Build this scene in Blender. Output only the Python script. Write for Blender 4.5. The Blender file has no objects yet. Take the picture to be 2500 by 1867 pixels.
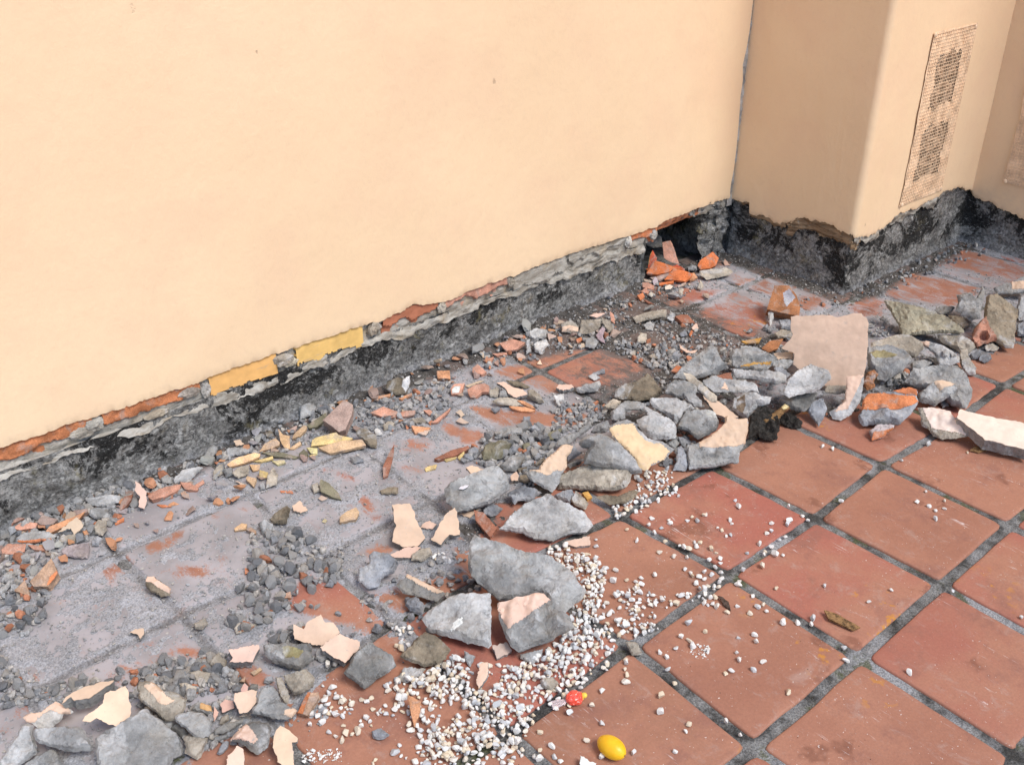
import bpy, bmesh, math, random
import numpy as np
from mathutils import Vector, Matrix, noise as mnoise
from mathutils.geometry import delaunay_2d_cdt

# ------------------------------------------------------------------ camera, sky, sun, exposure
SC = bpy.context.scene
COL = SC.collection
CAM_POS=[-1.16449, -0.67177, 1.43359]
CAM_R=[0.75481, -0.65594, 0.00241]
CAM_U=[0.31705, 0.36806, 0.87408]
CAM_F=[0.57423, 0.659, -0.48578]
FOCAL=35.706
cam = bpy.data.objects.new('camera', bpy.data.cameras.new('camera'))
COL.objects.link(cam)
cam.data.sensor_width = 36.0
cam.data.lens = FOCAL
cam.data.clip_start = 0.05
cam.data.clip_end = 200
m = Matrix((CAM_R, CAM_U, [-a for a in CAM_F])).transposed().to_4x4()
m.translation = CAM_POS
cam.matrix_world = m
SC.camera = cam

SUN_EL, SUN_AZ = 54.0, 178.0     # azimuth clockwise from +Y; the wall faces -Y
w = bpy.data.worlds.new('World')
SC.world = w
w.use_nodes = True
sk = w.node_tree.nodes.new('ShaderNodeTexSky')
sk.sky_type = 'NISHITA'
sk.sun_disc = False
sk.sun_elevation = math.radians(SUN_EL)
sk.sun_rotation = math.radians(SUN_AZ)
sk.air_density = 1.0
sk.dust_density = 1.0
bg = w.node_tree.nodes['Background']
bg.inputs['Strength'].default_value = 0.10
w.node_tree.links.new(sk.outputs[0], bg.inputs['Color'])
sun = bpy.data.objects.new('sun', bpy.data.lights.new('sun', 'SUN'))
COL.objects.link(sun)
sun.data.energy = 1.5
sun.data.angle = math.radians(22)
sun.data.color = (1.0, 0.96, 0.90)
az, el = math.radians(SUN_AZ), math.radians(SUN_EL)
sdir = Vector((math.sin(az)*math.cos(el), math.cos(az)*math.cos(el), math.sin(el)))
sun.rotation_euler = sdir.to_track_quat('Z', 'Y').to_euler()
SC.view_settings.view_transform = 'Standard'
SC.view_settings.look = 'None'
SC.view_settings.gamma = 1
SC.view_settings.use_curve_mapping = False
SC.view_settings.exposure = 1.1
SC.cycles.max_bounces = 8

PIECES=[
["R",[-0.8295,0.684,0.0221],[-0.001,-0.381,0.925],[281,551,407,202,522,-228,475,-480,412,-545,270,-524,-8,-789,-914,-239,-670,486,-462,530,-299,499,-15,536],0.05,"grey","largest flat grey mortar slab in the bottom left corner, broad face up",[],"paint",[],None],
["S",[-0.8541,0.7483,0.0764],[-0.078,-0.687,0.722],[326,236,345,138,315,28,312,-135,271,-239,202,-330,-23,-355,-274,-85,-382,-109,-495,-38,-426,24,-269,47,-100,105,-31,238,77,258,153,217],0.01,"paint","pointed cream painted plaster flake leaning behind the largest grey slab","all","paint",[],None],
["S",[-0.8712,0.8262,0.0606],[-0.051,-0.285,0.957],[495,31,401,-31,196,-82,16,-142,-221,-79,-250,13,-415,-52,-330,50,-182,93,-13,111,302,88],0.032,"paint","long cream painted plaster slab with dark broken underside, left heap","all","paint",[],None],
["R",[-0.9342,0.8435,0.0335],[-0.129,-0.473,0.872],[125,213,231,107,326,4,388,-73,334,-96,217,-55,164,-147,-10,-237,-220,-177,-298,-54,-386,4,-432,102,-342,139,-129,93,32,176],0.02,"white","winged plaster flake, cream above and whitish grey below, left heap",[[125,213,231,107,326,4,334,-96,217,-55,179,-56,40,75,-98,55,-262,-53,-386,4,-432,102,-342,139,-129,93,32,176]],"paint",[],None],
["R",[-0.9964,0.8086,0.0299],[-0.17,-0.501,0.849],[125,364,248,288,222,101,258,-52,229,-210,82,-267,-139,-364,-364,-295,-350,-148,-224,-47,-103,108,-23,200,38,324],0.045,"pale","upright pale grey mortar chunk in the bottom left corner of the frame",[],"paint",[],None],
["R",[-0.9356,0.7654,0.0359],[-0.109,-0.489,0.865],[-415,367,-43,249,273,133,345,17,405,-263,363,-340,157,-285,-40,-194,-201,-50,-398,94,-446,272],0.048,"pale","oval grey mortar lump with whitish top left of the largest slab",[],"paint",[],None],
["R",[-0.9744,0.7616,0.0196],[-0.082,-0.427,0.901],[-317,61,-113,131,131,155,200,90,237,-117,200,-277,-338,-42],0.03,"grey","grey mortar chunk cut by the bottom frame edge below the oval lump",[],"paint",[],None],
["R",[-0.7709,0.7377,0.0442],[-0.25,-0.412,0.876],[-402,370,-221,347,-120,293,31,135,112,125,259,79,448,-68,399,-266,231,-413,74,-413,-116,-200,-292,-56,-402,67],0.038,"tan","mortar block with a ragged cream painted stripe along its ridge",[[-221,347,-120,293,31,135,115,1,250,-84,119,-149,-1,-120,-125,59,-304,247,-252,261,-158,249]],"paint",[],None],
["R",[-0.7491,0.6529,0.0365],[-0.247,-0.337,0.909],[-298,200,-75,220,114,188,244,85,302,-39,296,-172,263,-236,54,-236,-59,-163,-149,-64,-335,67,-358,149],0.026,"grey","smooth rounded grey mortar lump at the right tip of the largest slab",[],"paint",[],None],
["R",[-0.7661,0.6245,0.0171],[-0.01,-0.512,0.859],[-49,246,93,127,255,34,209,-45,119,-84,13,-217,-64,-231,-135,-116,-201,-18,-124,86,-118,218],0.022,"tan","jagged grey flake just under the smooth rounded lump",[],"paint",[],None],
["R",[-0.6839,0.5695,0.0269],[-0.149,-0.506,0.85],[-27,262,152,230,320,147,357,25,272,-151,218,-255,16,-321,-91,-218,-155,-103,-241,-20,-381,53,-299,121,-141,231],0.042,"dark","rounded dark mortar lump whose left half is cream painted",[[-53,236,13,98,56,2,71,-98,-5,-140,-143,-53,-244,21,-391,64,-286,123,-147,206]],"paint",[],None],
["S",[-0.6509,0.5086,0.0367],[-0.245,-0.357,0.902],[-102,329,-9,275,111,173,203,86,191,35,101,30,117,-100,176,-485,-41,-466,-137,-218,-220,-32,-212,123,-178,250],0.009,"paint","tall cream plaster flake at the bottom edge, left of the white pebbles","all","paint",[],None],
["S",[-0.725,0.5499,0.0234],[-0.19,-0.473,0.861],[42,200,132,118,134,-38,73,-266,-195,-196,-137,71,-48,112],0.012,"paint","cream plaster flake cut by the bottom frame edge under the dark painted lump","all","paint",[],None],
["R",[-0.6975,0.628,0.0139],[-0.035,-0.503,0.864],[-283,70,-164,83,108,47,310,10,302,-39,156,-39,29,-64,-154,-58,-304,-9],0.014,"dark","long dark mortar splinter above the dark painted lump",[],"paint",[],None],
["R",[-0.7273,0.5979,0.0077],[-0.02,-0.427,0.904],[-72,22,30,88,103,93,137,42,68,-42,-22,-83,-109,-86,-134,-34],0.016,"slate","smooth slate grey oval stone on bare red tile near the bottom edge",[],"paint",[],None],
["R",[-0.7198,0.6228,0.0056],[-0.033,-0.417,0.908],[-93,63,26,45,130,-11,97,-55,-29,-49,-132,6],0.014,"grey","flat grey chip above the slate oval stone",[],"paint",[],None],
["R",[-0.7679,0.6794,0.0101],[-0.132,-0.334,0.933],[-159,98,-60,172,93,15,135,-83,22,-151,-32,-51],0.018,"dark","small dark grey mortar chip in the lower left part of the heap",[],"paint",[],"unnamed mortar chips in the lower left part of the heap"],
["S",[-0.6561,0.6372,0.0398],[-0.188,-0.478,0.858],[-179,178,-13,157,110,167,210,114,168,26,193,-64,70,-157,-6,-207,-152,-204,-183,-65,-218,55],0.009,"paint","flat cream plaster plate leaning on the ragged grey slab, lower left","all","paint",[],None],
["R",[-0.6249,0.6007,0.0369],[-0.115,-0.412,0.904],[-200,268,-92,365,97,344,157,204,160,10,255,-97,385,-231,284,-341,162,-335,-55,-222,-195,-130,-371,-24,-351,56,-235,133],0.034,"grey","ragged grey mortar slab with a small pink painted right tip",[[179,-173,354,-191,381,-244,255,-346,144,-248]],"paint",[],None],
["R",[-0.5889,0.6283,0.0246],[-0.314,-0.386,0.867],[-158,256,-29,232,24,105,140,-105,125,-255,53,-227,-42,-87,-113,80],0.016,"tan","narrow grey mortar strip leaning left of the grooved block",[],"paint",[],None],
["R",[-0.5551,0.6256,0.023],[-0.16,-0.383,0.91],[-272,213,-103,210,169,227,280,48,236,-121,102,-162,-31,-204,-154,-188,-225,-23],0.036,"tan","brown grey mortar block with parallel grooves, lower left heap",[],"paint",[],None],
["B",[-0.5656,0.5763,0.0245],[-0.251,-0.357,0.9],[-27,176,168,161,184,84,-17,-247,-196,-189,-112,15],0.016,"tanbrick","tan brick shard with bright orange left edge beside the first pebbles",[[-27,176,27,172,-107,-211,-196,-189,-112,15]],"brick",[],None],
["S",[-0.6017,0.7551,0.0343],[-0.04,-0.419,0.907],[-212,201,41,128,338,43,315,-42,113,-201,101,-229,-289,-36,-197,21,-210,114],0.024,"paint","four cornered cream painted block with sawtooth left edge","all","paint",[],None],
["R",[-0.5338,0.7029,0.0215],[-0.295,-0.317,0.901],[-455,-11,-524,201,49,250,405,243,480,-52,287,-251,31,-242,-273,-137],0.042,"dark","dark grey mortar block with yellowish lichen patch, lower left of centre",[[-122,113,-2,165,304,58,230,-91,-27,-81]],"lichen",[],None],
["S",[-0.4623,0.726,0.0331],[-0.216,-0.542,0.812],[182,266,229,87,386,50,474,-172,79,-345,-250,-201,-408,-97,-371,193,-203,53,-116,167],0.009,"paint","cream plaster flake with a mountain shaped peak on a red tile","all","paint",[],None],
["S",[-0.4497,0.641,0.0413],[-0.122,-0.462,0.878],[27,270,97,177,336,-9,274,-144,-65,-319,-256,-100,-414,125],0.024,"paint","fan shaped pale plaster block touching the peaked flake","all","paint",[],None],
["R",[-0.4758,0.6782,0.0099],[-0.239,-0.272,0.932],[-120,81,93,186,150,-20,7,-157,-130,-90],0.016,"pale","small pale grey mortar chip on the dust covered tiles",[],"paint",[],"unnamed mortar chips on the dust covered tiles"],
["R",[-0.4317,0.5762,0.0329],[-0.128,-0.461,0.878],[94,411,451,-15,448,-217,-245,-432,-533,-21,-214,274],0.05,"dark","squarish dark grey mortar block with coarse face above the pebbles",[],"paint",[],None],
["R",[-0.3294,0.5393,0.0269],[-0.183,-0.468,0.865],[91,365,347,132,484,-104,230,-306,-99,-305,-432,-73,-509,12,-114,280],0.048,"brown","rough brown grey mortar lump ringed by white pebbles",[],"paint",[],None],
["R",[-0.3776,0.522,0.0096],[-0.281,-0.13,0.951],[-185,92,220,215,191,59,-11,-174,-216,-192],0.016,"tan","low flat chip in front of the rough brown grey lump",[],"paint",[],None],
["R",[-0.0677,0.5405,0.0662],[-0.224,-0.348,0.91],[-972,1044,-672,897,84,512,493,433,740,217,978,-34,1182,-464,1049,-634,626,-914,454,-717,229,-403,-257,-463,-630,-461,-1023,-55,-1177,258,-1104,784],0.064,"grey","biggest grey mortar slab of the middle heap, spilling onto white pebbles",[],"paint",[],None],
["R",[-0.2379,0.558,0.0431],[-0.406,-0.28,0.87],[-254,397,157,558,575,615,832,-399,783,-474,25,-414,-466,-369,-660,-165,-606,18,-385,233],0.048,"pale","square pale grey mortar block with a white smear in its centre",[[15,-110,138,15,187,-113,106,-264,9,-349]],"chalk",[],None],
["R",[-0.1354,0.4386,0.0521],[-0.303,-0.329,0.894],[-758,377,126,624,358,438,652,169,781,-99,297,-377,-307,-606,-470,-495,-678,-32],0.06,"grey","mortar block with a dusty cream painted triangle on its upper face",[[-757,343,126,607,325,437,-511,-196,-647,3]],"paint",[],None],
["R",[-0.2288,0.6903,0.0243],[-0.269,-0.356,0.895],[-269,372,145,129,521,-91,345,-265,107,-199,-338,-69,-510,123],0.026,"dark","wedge of dark mortar topped by a thin cream strip",[[-269,372,145,166,521,-72,348,-94,6,80,-321,299]],"paint",[],None],
["R",[-0.2596,0.668,0.0148],[-0.323,-0.308,0.895],[-13,201,202,16,192,-164,5,-176,-208,-12,-177,135],0.03,"slate","small round slate grey stone below the cream topped wedge",[],"paint",[],None],
["R",[-0.2626,0.8019,0.0282],[-0.277,-0.345,0.897],[-60,392,262,345,481,146,382,-81,173,-152,43,-412,-164,-444,-383,-251,-397,15,-155,124,-181,317],0.034,"slate","crumbly blue grey mortar lump left of the wedge",[],"paint",[],None],
["S",[-0.1294,0.8736,0.0347],[-0.128,-0.372,0.919],[-177,648,219,588,265,347,254,-12,297,-379,75,-537,-250,-469,-439,-265,-244,78],0.014,"paint","boot shaped cream plaster flake with torn surface on the dust","all","paint",[],None],
["S",[-0.0646,0.812,0.0339],[-0.349,-0.376,0.858],[147,512,261,172,297,-146,55,-152,-115,-392,-346,-279,-216,1,-84,284],0.012,"paint","fin shaped cream plaster flake right of the boot shaped one","all","paint",[],None],
["S",[-0.0708,0.8752,0.0079],[-0.256,-0.155,0.954],[-142,-5,-24,119,178,71,133,-83,-146,-102],0.006,"paint","small cream flake wedged between the boot and fin shaped flakes","all","paint",[],None],
["S",[-0.1739,0.8229,0.0114],[-0.107,-0.283,0.953],[-340,54,103,162,380,64,115,-137,-7,-104,-252,-38],0.008,"paint","low cream flake just below the boot shaped flake","all","paint",[],None],
["R",[-0.1509,0.7943,0.0109],[-0.224,-0.294,0.929],[-206,5,-6,142,195,175,248,-15,-7,-168,-224,-138],0.018,"tan","tan grey chip on the end of the low cream flake",[],"paint",[],None],
["R",[0.0698,0.8626,0.0477],[-0.229,-0.435,0.871],[-631,262,-254,362,386,539,545,516,751,218,701,-129,519,-234,244,-411,-4,-461,-607,-521,-832,-231,-818,91],0.066,"grey","long grey mortar block with a thin white flake lying on top",[],"paint",[],None],
["S",[0.0325,0.8729,0.0673],[-0.358,-0.326,0.875],[-114,-43,-73,14,125,83,86,4,-24,-58],0.003,"whitepaint","thin white paint flake lying on the long grey mortar block","all","whitepaint",[],None],
["S",[0.1146,0.926,0.0538],[-0.277,-0.25,0.928],[-275,51,-124,138,135,37,310,101,154,-107,-19,-182,-181,-38],0.008,"paint","cream flake tucked behind the long grey mortar block","all","paint",[],None],
["R",[0.1262,0.6809,0.0309],[-0.18,-0.333,0.925],[125,754,375,465,872,74,985,-254,791,-400,406,-384,-11,-514,-442,-383,-665,-176,-1166,-12,-837,289,-434,542],0.044,"pale","broad kite shaped pale grey mortar slab at the edge of clean tiles",[],"paint",[],None],
["R",[0.1559,0.8069,0.024],[-0.296,-0.335,0.894],[-308,75,-11,258,288,192,486,59,168,-166,-108,-168,-167,-257,-347,8],0.034,"slate","blue grey mortar chunk with a pale sawn left edge above the kite slab",[],"paint",[],None],
["R",[0.0697,0.8164,0.0092],[-0.235,-0.287,0.928],[-198,34,-1,214,272,72,132,-90,-25,-151,-180,-80],0.014,"slate","blue grey chip with pale tip between long block and kite slab",[],"paint",[],None],
["B",[0.0158,0.7793,0.0292],[-0.346,-0.291,0.892],[-277,293,-39,255,323,-106,207,-347,-15,-143,-199,47],0.016,"brownbrick","brown splinter of mortar left of the kite slab",[],"paint",[],None],
["S",[0.029,0.8462,0.0091],[-0.3,-0.115,0.947],[-220,-104,165,218,54,-114],0.006,"paint","thin cream edge peeping under the long grey block","all","paint",[],None],
["R",[0.2606,0.8098,0.0578],[-0.278,-0.476,0.834],[-603,-34,-368,-39,-205,185,98,374,294,532,423,552,578,479,484,310,361,212,323,-50,160,-207,53,-457,-145,-650,-331,-542,-489,-395,-632,-271],0.03,"grey","cream plaster piece with bitten top and hollow grey base, centre",[[-603,-34,-360,4,-205,185,98,374,294,532,423,552,578,479,484,310,361,212,323,-50,192,-145,-15,-144,-155,-237,-346,-151]],"paint",[],None],
["R",[0.3299,0.7401,0.0219],[-0.42,-0.216,0.882],[-803,-76,-419,284,-272,368,668,503,868,386,885,178,830,0,564,-160,-155,-293,-551,-393,-770,-448,-845,-348],0.058,"tan","long horizontal grey mortar bar in front of the pyramid block",[],"paint",[],None],
["R",[0.3738,0.7545,0.0752],[-0.386,-0.489,0.782],[-64,519,136,438,449,213,750,-138,923,-503,674,-560,320,-403,-284,-303,-504,-255,-473,-85,-336,147,-538,195,-613,305,-441,430],0.07,"grey","pyramid shaped grey mortar block in the middle of the heap",[],"paint",[],None],
["R",[0.4671,0.7196,0.0794],[-0.483,-0.363,0.797],[-843,381,-651,517,-395,639,-199,572,-52,387,178,192,552,149,875,-9,749,-157,645,-323,341,-513,259,-676,93,-653,-61,-390,-290,-198,-496,-47,-705,128],0.016,"pale","brightest yellow cream plaster slab with jagged grey rim, centre of heap",[[-641,439,-213,514,-108,336,125,119,358,59,519,79,742,-92,643,-301,339,-492,256,-654,91,-632,-64,-368,-293,-177,-498,-25,-688,153,-793,319]],"brightpaint",[],None],
["R",[0.5859,0.7649,0.0575],[-0.236,-0.379,0.895],[-511,283,-134,376,331,254,471,87,473,-92,387,-362,-165,-358,-375,-213,-478,25],0.046,"pale","pale grey lump just above the brightest yellow cream slab",[],"paint",[],None],
["R",[0.695,0.716,0.0496],[-0.434,-0.286,0.854],[-417,310,176,431,331,406,474,153,464,-97,278,-300,23,-465,-265,-266,-573,-242,-490,71],0.056,"grey","rounded grey lump with a chalky white corner",[[84,315,217,450,331,406,467,202,323,153,168,178]],"chalk",[],None],
["R",[0.6769,0.8025,0.0589],[-0.243,-0.372,0.896],[-458,404,238,335,666,-6,379,-168,221,-366,66,-457,-196,-96,-410,80,-507,274],0.034,"pale","grey slab with smooth whitish top behind the chalky cornered lump",[],"paint",[],None],
["S",[0.8107,0.7381,0.0399],[-0.289,-0.228,0.93],[-498,413,-181,335,164,87,483,-189,288,-270,134,-260,-112,-177,-278,61],0.009,"paint","long narrow cream strip under the pale splinter","all","paint",[],None],
["R",[0.8243,0.8176,0.0662],[-0.416,-0.211,0.884],[-625,401,-319,355,-15,167,219,-34,470,-172,503,-359,373,-389,70,-181,-215,35,-462,178],0.018,"cream","pale splinter of mortar like a stick pointing down right",[],"paint",[],None],
["R",[0.7668,0.8294,0.0611],[-0.352,-0.366,0.861],[-492,278,-259,444,103,402,346,250,288,-14,458,-216,450,-372,249,-378,31,-230,-50,-24,-234,-121,-344,-33,-546,13],0.03,"grey","arched grey mortar flake left of the pale splinter",[],"paint",[],None],
["R",[0.7247,0.9617,0.0312],[-0.324,-0.352,0.878],[-621,10,-358,208,-27,297,289,582,446,417,661,61,602,-186,320,-273,40,-333,-189,-283,-514,-289,-650,-210],0.046,"brown","brownish rough mortar lump at the left end of the back row",[],"paint",[],None],
["R",[0.9395,0.9101,0.0571],[-0.419,-0.382,0.823],[239,698,408,503,576,132,742,-46,461,-199,-31,-418,-453,-499,-831,-470,-695,-247,-371,126,-43,419],0.06,"grey","tall triangular grey mortar rock at the back of the heap",[],"paint",[],None],
["R",[1.0773,0.8368,0.0595],[-0.435,-0.279,0.856],[-693,150,-289,359,44,382,342,283,690,136,558,-142,440,-332,17,-342,-475,-393,-634,-102],0.06,"grey","faceted grey block left of the upright panel, ochre underside",[[-337,-356,108,-128,523,-48,515,-177,204,-141,-102,-333]],"ochre",[],None],
["R",[1.0153,0.7616,0.054],[-0.406,-0.163,0.899],[-895,47,-405,110,178,246,654,230,702,61,503,-147,153,-158,-209,-141,-681,-247],0.03,"pale","flat pale grey bar under the faceted block",[],"paint",[],None],
["R",[0.9074,0.7764,0.0605],[-0.334,-0.287,0.898],[-820,105,-481,306,-273,210,545,169,658,66,724,-180,545,-113,319,-216,-493,-261,-724,-85],0.03,"pale","grey slab with a tiny cream triangle on its front",[[-215,87,-114,-177,-314,-167]],"paint",[],None],
["R",[0.87,0.6822,0.0561],[-0.552,-0.236,0.8],[-524,18,-321,275,20,359,271,268,454,340,442,133,166,-12,77,-262,10,-430,-130,-416,-465,-273],0.046,"pale","pale crumbly mortar piece with a brown recessed face",[[-382,3,-224,170,-123,-111,-139,-380,-331,-265]],"brownface",[],None],
["R",[0.6722,0.6236,0.0513],[-0.32,-0.3,0.899],[100,747,373,663,650,707,660,427,632,224,580,-53,425,-310,394,-628,-206,-790,-825,-905,-885,-595,-925,-229,-590,-107,-336,59,-122,274,73,515],0.046,"grey","cream plaster corner piece on a thick mortar block, at the tile edge",[[100,747,373,663,650,707,660,427,632,224,580,-53,430,-162,283,-221,-571,-328,-590,-107,-336,59,-122,274,73,515]],"paint",[],None],
["R",[1.0184,0.6223,0.0999],[-0.413,-0.292,0.863],[106,563,582,407,667,156,369,-232,-391,-597,-595,-497,-500,-93,-238,294],0.04,"pale","pale grey oval slab propped against the front of the upright panel",[],"paint",[],None],
["S",[1.2015,0.6824,0.132],[-0.838,-0.371,0.4],[-1132,555,-745,648,-160,777,142,774,550,967,729,1001,898,897,982,758,1074,233,1149,-297,1156,-686,740,-1010,724,-1112,213,-1202,-401,-1014,-799,-777,-825,-462,-1213,-379,-1016,-100,-973,68,-1092,364],0.024,"paint","largest cream plaster panel, standing upright on the heap","all","paint",[],None],
["R",[1.1026,0.5359,0.0472],[-0.61,-0.29,0.737],[-173,662,271,796,314,399,322,-2,185,-392,-54,-625,-273,-614,-399,-442,-91,-92,-101,310],0.024,"pale","curved cream plaster tail with grey broken rim below the upright panel",[[-173,662,271,796,222,501,136,119,51,-262,-274,-434,-91,-92,-101,310]],"paint",[],None],
["R",[1.1391,0.5954,0.0355],[-0.323,-0.281,0.904],[-245,134,296,180,280,-79,-19,-151,-312,-83],0.016,"tan","small tan mortar chip on dark soil at the far wall foot",[],"paint",[],"unnamed mortar chips on dark soil at the far wall foot"],
["R",[1.0131,0.5721,0.0313],[-0.508,-0.189,0.84],[-211,209,61,420,255,124,201,-457,-82,-237,-225,-60],0.028,"slate","pointed blue grey shard on the tile in front of the upright panel",[],"paint",[],None],
["R",[0.9941,0.6229,0.0403],[-0.464,-0.241,0.852],[-424,148,474,432,375,-27,232,-232,-167,-234,-489,-86],0.034,"dark","smooth dark grey slab beneath the propped oval slab",[],"paint",[],None],
["D",[0.845,0.6169,0.0264],[-0.306,-0.307,0.901],[-374,331,50,701,390,452,385,-23,281,-410,-38,-425,-238,-265,-457,-360],0.034,"soil","black clod of damp soil around the stick",[],"paint",[],None],
["D",[0.9417,0.6009,0.0118],[-0.346,-0.165,0.924],[-372,147,-71,277,296,88,309,-147,71,-212,-233,-152],0.024,"soil","black soil clod beside the stick, at the head of the dark joint",[],"paint",[],None],
["W",[0.8948,0.6175,0.0454],[-0.329,-0.284,0.9],[-394,-174,38,172,220,365,360,245,141,6,-41,-272,-325,-341],0.018,"wood","short rotten brown stick with a pale yellow broken end",[[93,265,239,375,361,267,162,117]],"wood",[],None],
["R",[0.5659,0.6636,0.0194],[-0.328,-0.298,0.897],[-115,337,-11,419,159,112,182,-154,122,-303,-208,-329,-129,-81],0.024,"slate","pair like grey shard between yellow slab and corner piece",[],"paint",[],None],
["R",[0.6054,0.7254,0.0206],[-0.18,-0.327,0.928],[-167,76,118,118,173,3,-12,-158,-111,-38],0.018,"grey","small grey mortar chip in the middle of the rubble heap",[],"paint",[],"unnamed mortar chips in the middle of the rubble heap"],
["R",[0.6529,0.7285,0.0096],[-0.17,-0.334,0.927],[-119,155,-17,112,216,-89,57,-145,-137,-33],0.016,"slate","small blue grey mortar chip in the middle of the rubble heap",[],"paint",[],"unnamed mortar chips in the middle of the rubble heap"],
["R",[0.6084,0.8873,0.0507],[-0.335,-0.386,0.86],[-397,-292,-382,11,-102,241,234,242,519,140,330,-13,-95,-39,-109,-291],0.024,"grey","grey hollow looking flake above the yellow cream slab",[],"paint",[],None],
["R",[0.628,0.8161,0.0605],[-0.208,-0.305,0.929],[-251,246,-84,178,182,-65,336,-186,-11,-133,-172,-39],0.014,"pale","small pale grey mortar chip in the middle of the rubble heap",[],"paint",[],"unnamed mortar chips in the middle of the rubble heap"],
["S",[1.1519,0.7804,0.0683],[-0.454,-0.161,0.876],[-339,12,161,221,241,-34,98,-46,-161,-153],0.008,"paint","cream flake touching the left side of the upright panel","all","paint",[],None],
["R",[1.1145,0.7611,0.0611],[-0.329,-0.285,0.9],[-268,91,157,187,320,141,149,-141,-63,-219,-294,-60],0.026,"grey","small grey mortar chip around the upright panel at the back of the heap",[],"paint",[],"unnamed mortar chips around the upright panel at the back of the heap"],
["R",[1.0725,0.7328,0.0615],[-0.228,-0.275,0.934],[-200,170,14,168,244,-115,107,-206,-164,-17],0.016,"slate","small blue grey mortar chip around the upright panel at the back of the heap",[],"paint",[],"unnamed mortar chips around the upright panel at the back of the heap"],
["R",[1.0071,1.0609,0.0094],[-0.314,-0.209,0.926],[-131,100,12,158,164,-20,56,-139,-101,-98],0.016,"slate","small blue grey mortar chip around the upright panel at the back of the heap",[],"paint",[],"unnamed mortar chips around the upright panel at the back of the heap"],
["S",[1.0535,1.0589,0.0142],[-0.28,-0.24,0.93],[-257,206,-113,48,67,-55,304,18,219,-126,-7,-129,-213,39],0.004,"paint","thin curled cream sliver among dark crumbs behind the heap","all","paint",[],None],
["B",[0.9319,0.9944,0.0173],[-0.296,-0.226,0.928],[-167,-102,-19,143,156,101,30,-141],0.008,"brick","orange tan chip beside the tall triangular rock",[],"paint",[],None],
["B",[0.9434,0.8336,0.0528],[-0.187,-0.317,0.93],[-222,63,248,135,210,-139,-235,-59],0.02,"brownbrick","small dark red brown brick shard on dark soil at the far wall foot",[],"paint",[],"unnamed brick shards on dark soil at the far wall foot"],
["R",[0.3276,1.0526,0.0137],[-0.289,-0.24,0.927],[-406,-118,-238,93,-48,168,306,193,375,21,296,-42,-7,-102,-279,-213],0.022,"grey","longest flat grey chip at the head of the dark chip pile",[],"paint",[],None],
["R",[0.3185,1.0173,0.0123],[-0.319,-0.315,0.894],[-170,114,24,174,171,-73,110,-152,-135,-63],0.022,"grey","small grey mortar chip in the dark chip pile left of the pyramid block",[],"paint",[],"unnamed mortar chips in the dark chip pile left of the pyramid block"],
["R",[0.3672,1.0017,0.0116],[-0.417,-0.221,0.882],[-139,-132,-24,157,109,109,119,6,-66,-141],0.02,"grey","small grey mortar chip in the dark chip pile left of the pyramid block",[],"paint",[],"unnamed mortar chips in the dark chip pile left of the pyramid block"],
["R",[0.4112,0.9706,0.0123],[-0.329,-0.306,0.894],[-200,-23,-33,92,245,215,168,54,8,-162,-188,-176],0.02,"olive","wedge shaped olive grey chip in the dark chip pile",[],"paint",[],None],
["R",[0.2361,0.9998,0.0175],[-0.255,-0.37,0.893],[-358,-35,-232,204,145,328,435,208,325,-33,158,-218,-142,-246,-330,-208],0.026,"olive","largest olive brown oval stone in the dark chip pile",[],"paint",[],None],
["R",[0.2323,0.9282,0.018],[-0.187,-0.425,0.886],[-364,-23,-67,189,300,242,378,129,222,-37,12,-239,-188,-177,-293,-84],0.028,"grey","oblong grey stone right below the olive brown oval",[],"paint",[],None],
["R",[0.2019,1.0471,0.01],[-0.123,-0.379,0.917],[-111,86,108,122,143,-36,15,-136,-155,-37],0.018,"slate","small blue grey mortar chip in the dark chip pile left of the pyramid block",[],"paint",[],"unnamed mortar chips in the dark chip pile left of the pyramid block"],
["R",[0.1775,1.0363,0.0075],[-0.273,-0.254,0.928],[-146,49,15,139,151,-7,86,-89,-106,-91],0.016,"slate","small blue grey mortar chip in the dark chip pile left of the pyramid block",[],"paint",[],"unnamed mortar chips in the dark chip pile left of the pyramid block"],
["R",[0.1968,0.977,0.0084],[-0.111,-0.388,0.915],[-108,95,34,106,160,-36,39,-106,-125,-58],0.016,"slate","small blue grey mortar chip in the dark chip pile left of the pyramid block",[],"paint",[],"unnamed mortar chips in the dark chip pile left of the pyramid block"],
["R",[0.2822,0.9837,0.01],[-0.321,-0.21,0.923],[-129,-104,-76,119,137,159,98,-35,-30,-138],0.018,"slate","small blue grey mortar chip in the dark chip pile left of the pyramid block",[],"paint",[],"unnamed mortar chips in the dark chip pile left of the pyramid block"],
["R",[0.323,0.9787,0.0086],[-0.166,-0.345,0.924],[-112,66,102,110,104,-52,-94,-124],0.015,"olive","small olive mortar chip in the dark chip pile left of the pyramid block",[],"paint",[],"unnamed mortar chips in the dark chip pile left of the pyramid block"],
["R",[0.3388,0.958,0.0127],[-0.384,-0.254,0.888],[-135,40,-23,136,128,9,29,-185],0.017,"grey","small grey mortar chip in the dark chip pile left of the pyramid block",[],"paint",[],"unnamed mortar chips in the dark chip pile left of the pyramid block"],
["R",[0.304,0.945,0.0091],[-0.273,-0.254,0.928],[-146,46,103,143,159,-9,-2,-125,-115,-56],0.017,"slate","small blue grey mortar chip in the dark chip pile left of the pyramid block",[],"paint",[],"unnamed mortar chips in the dark chip pile left of the pyramid block"],
["R",[0.2658,0.9104,0.0095],[-0.353,-0.18,0.918],[-151,-81,-17,110,156,129,96,-17,-84,-142],0.015,"slate","small blue grey mortar chip in the dark chip pile left of the pyramid block",[],"paint",[],"unnamed mortar chips in the dark chip pile left of the pyramid block"],
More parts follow.
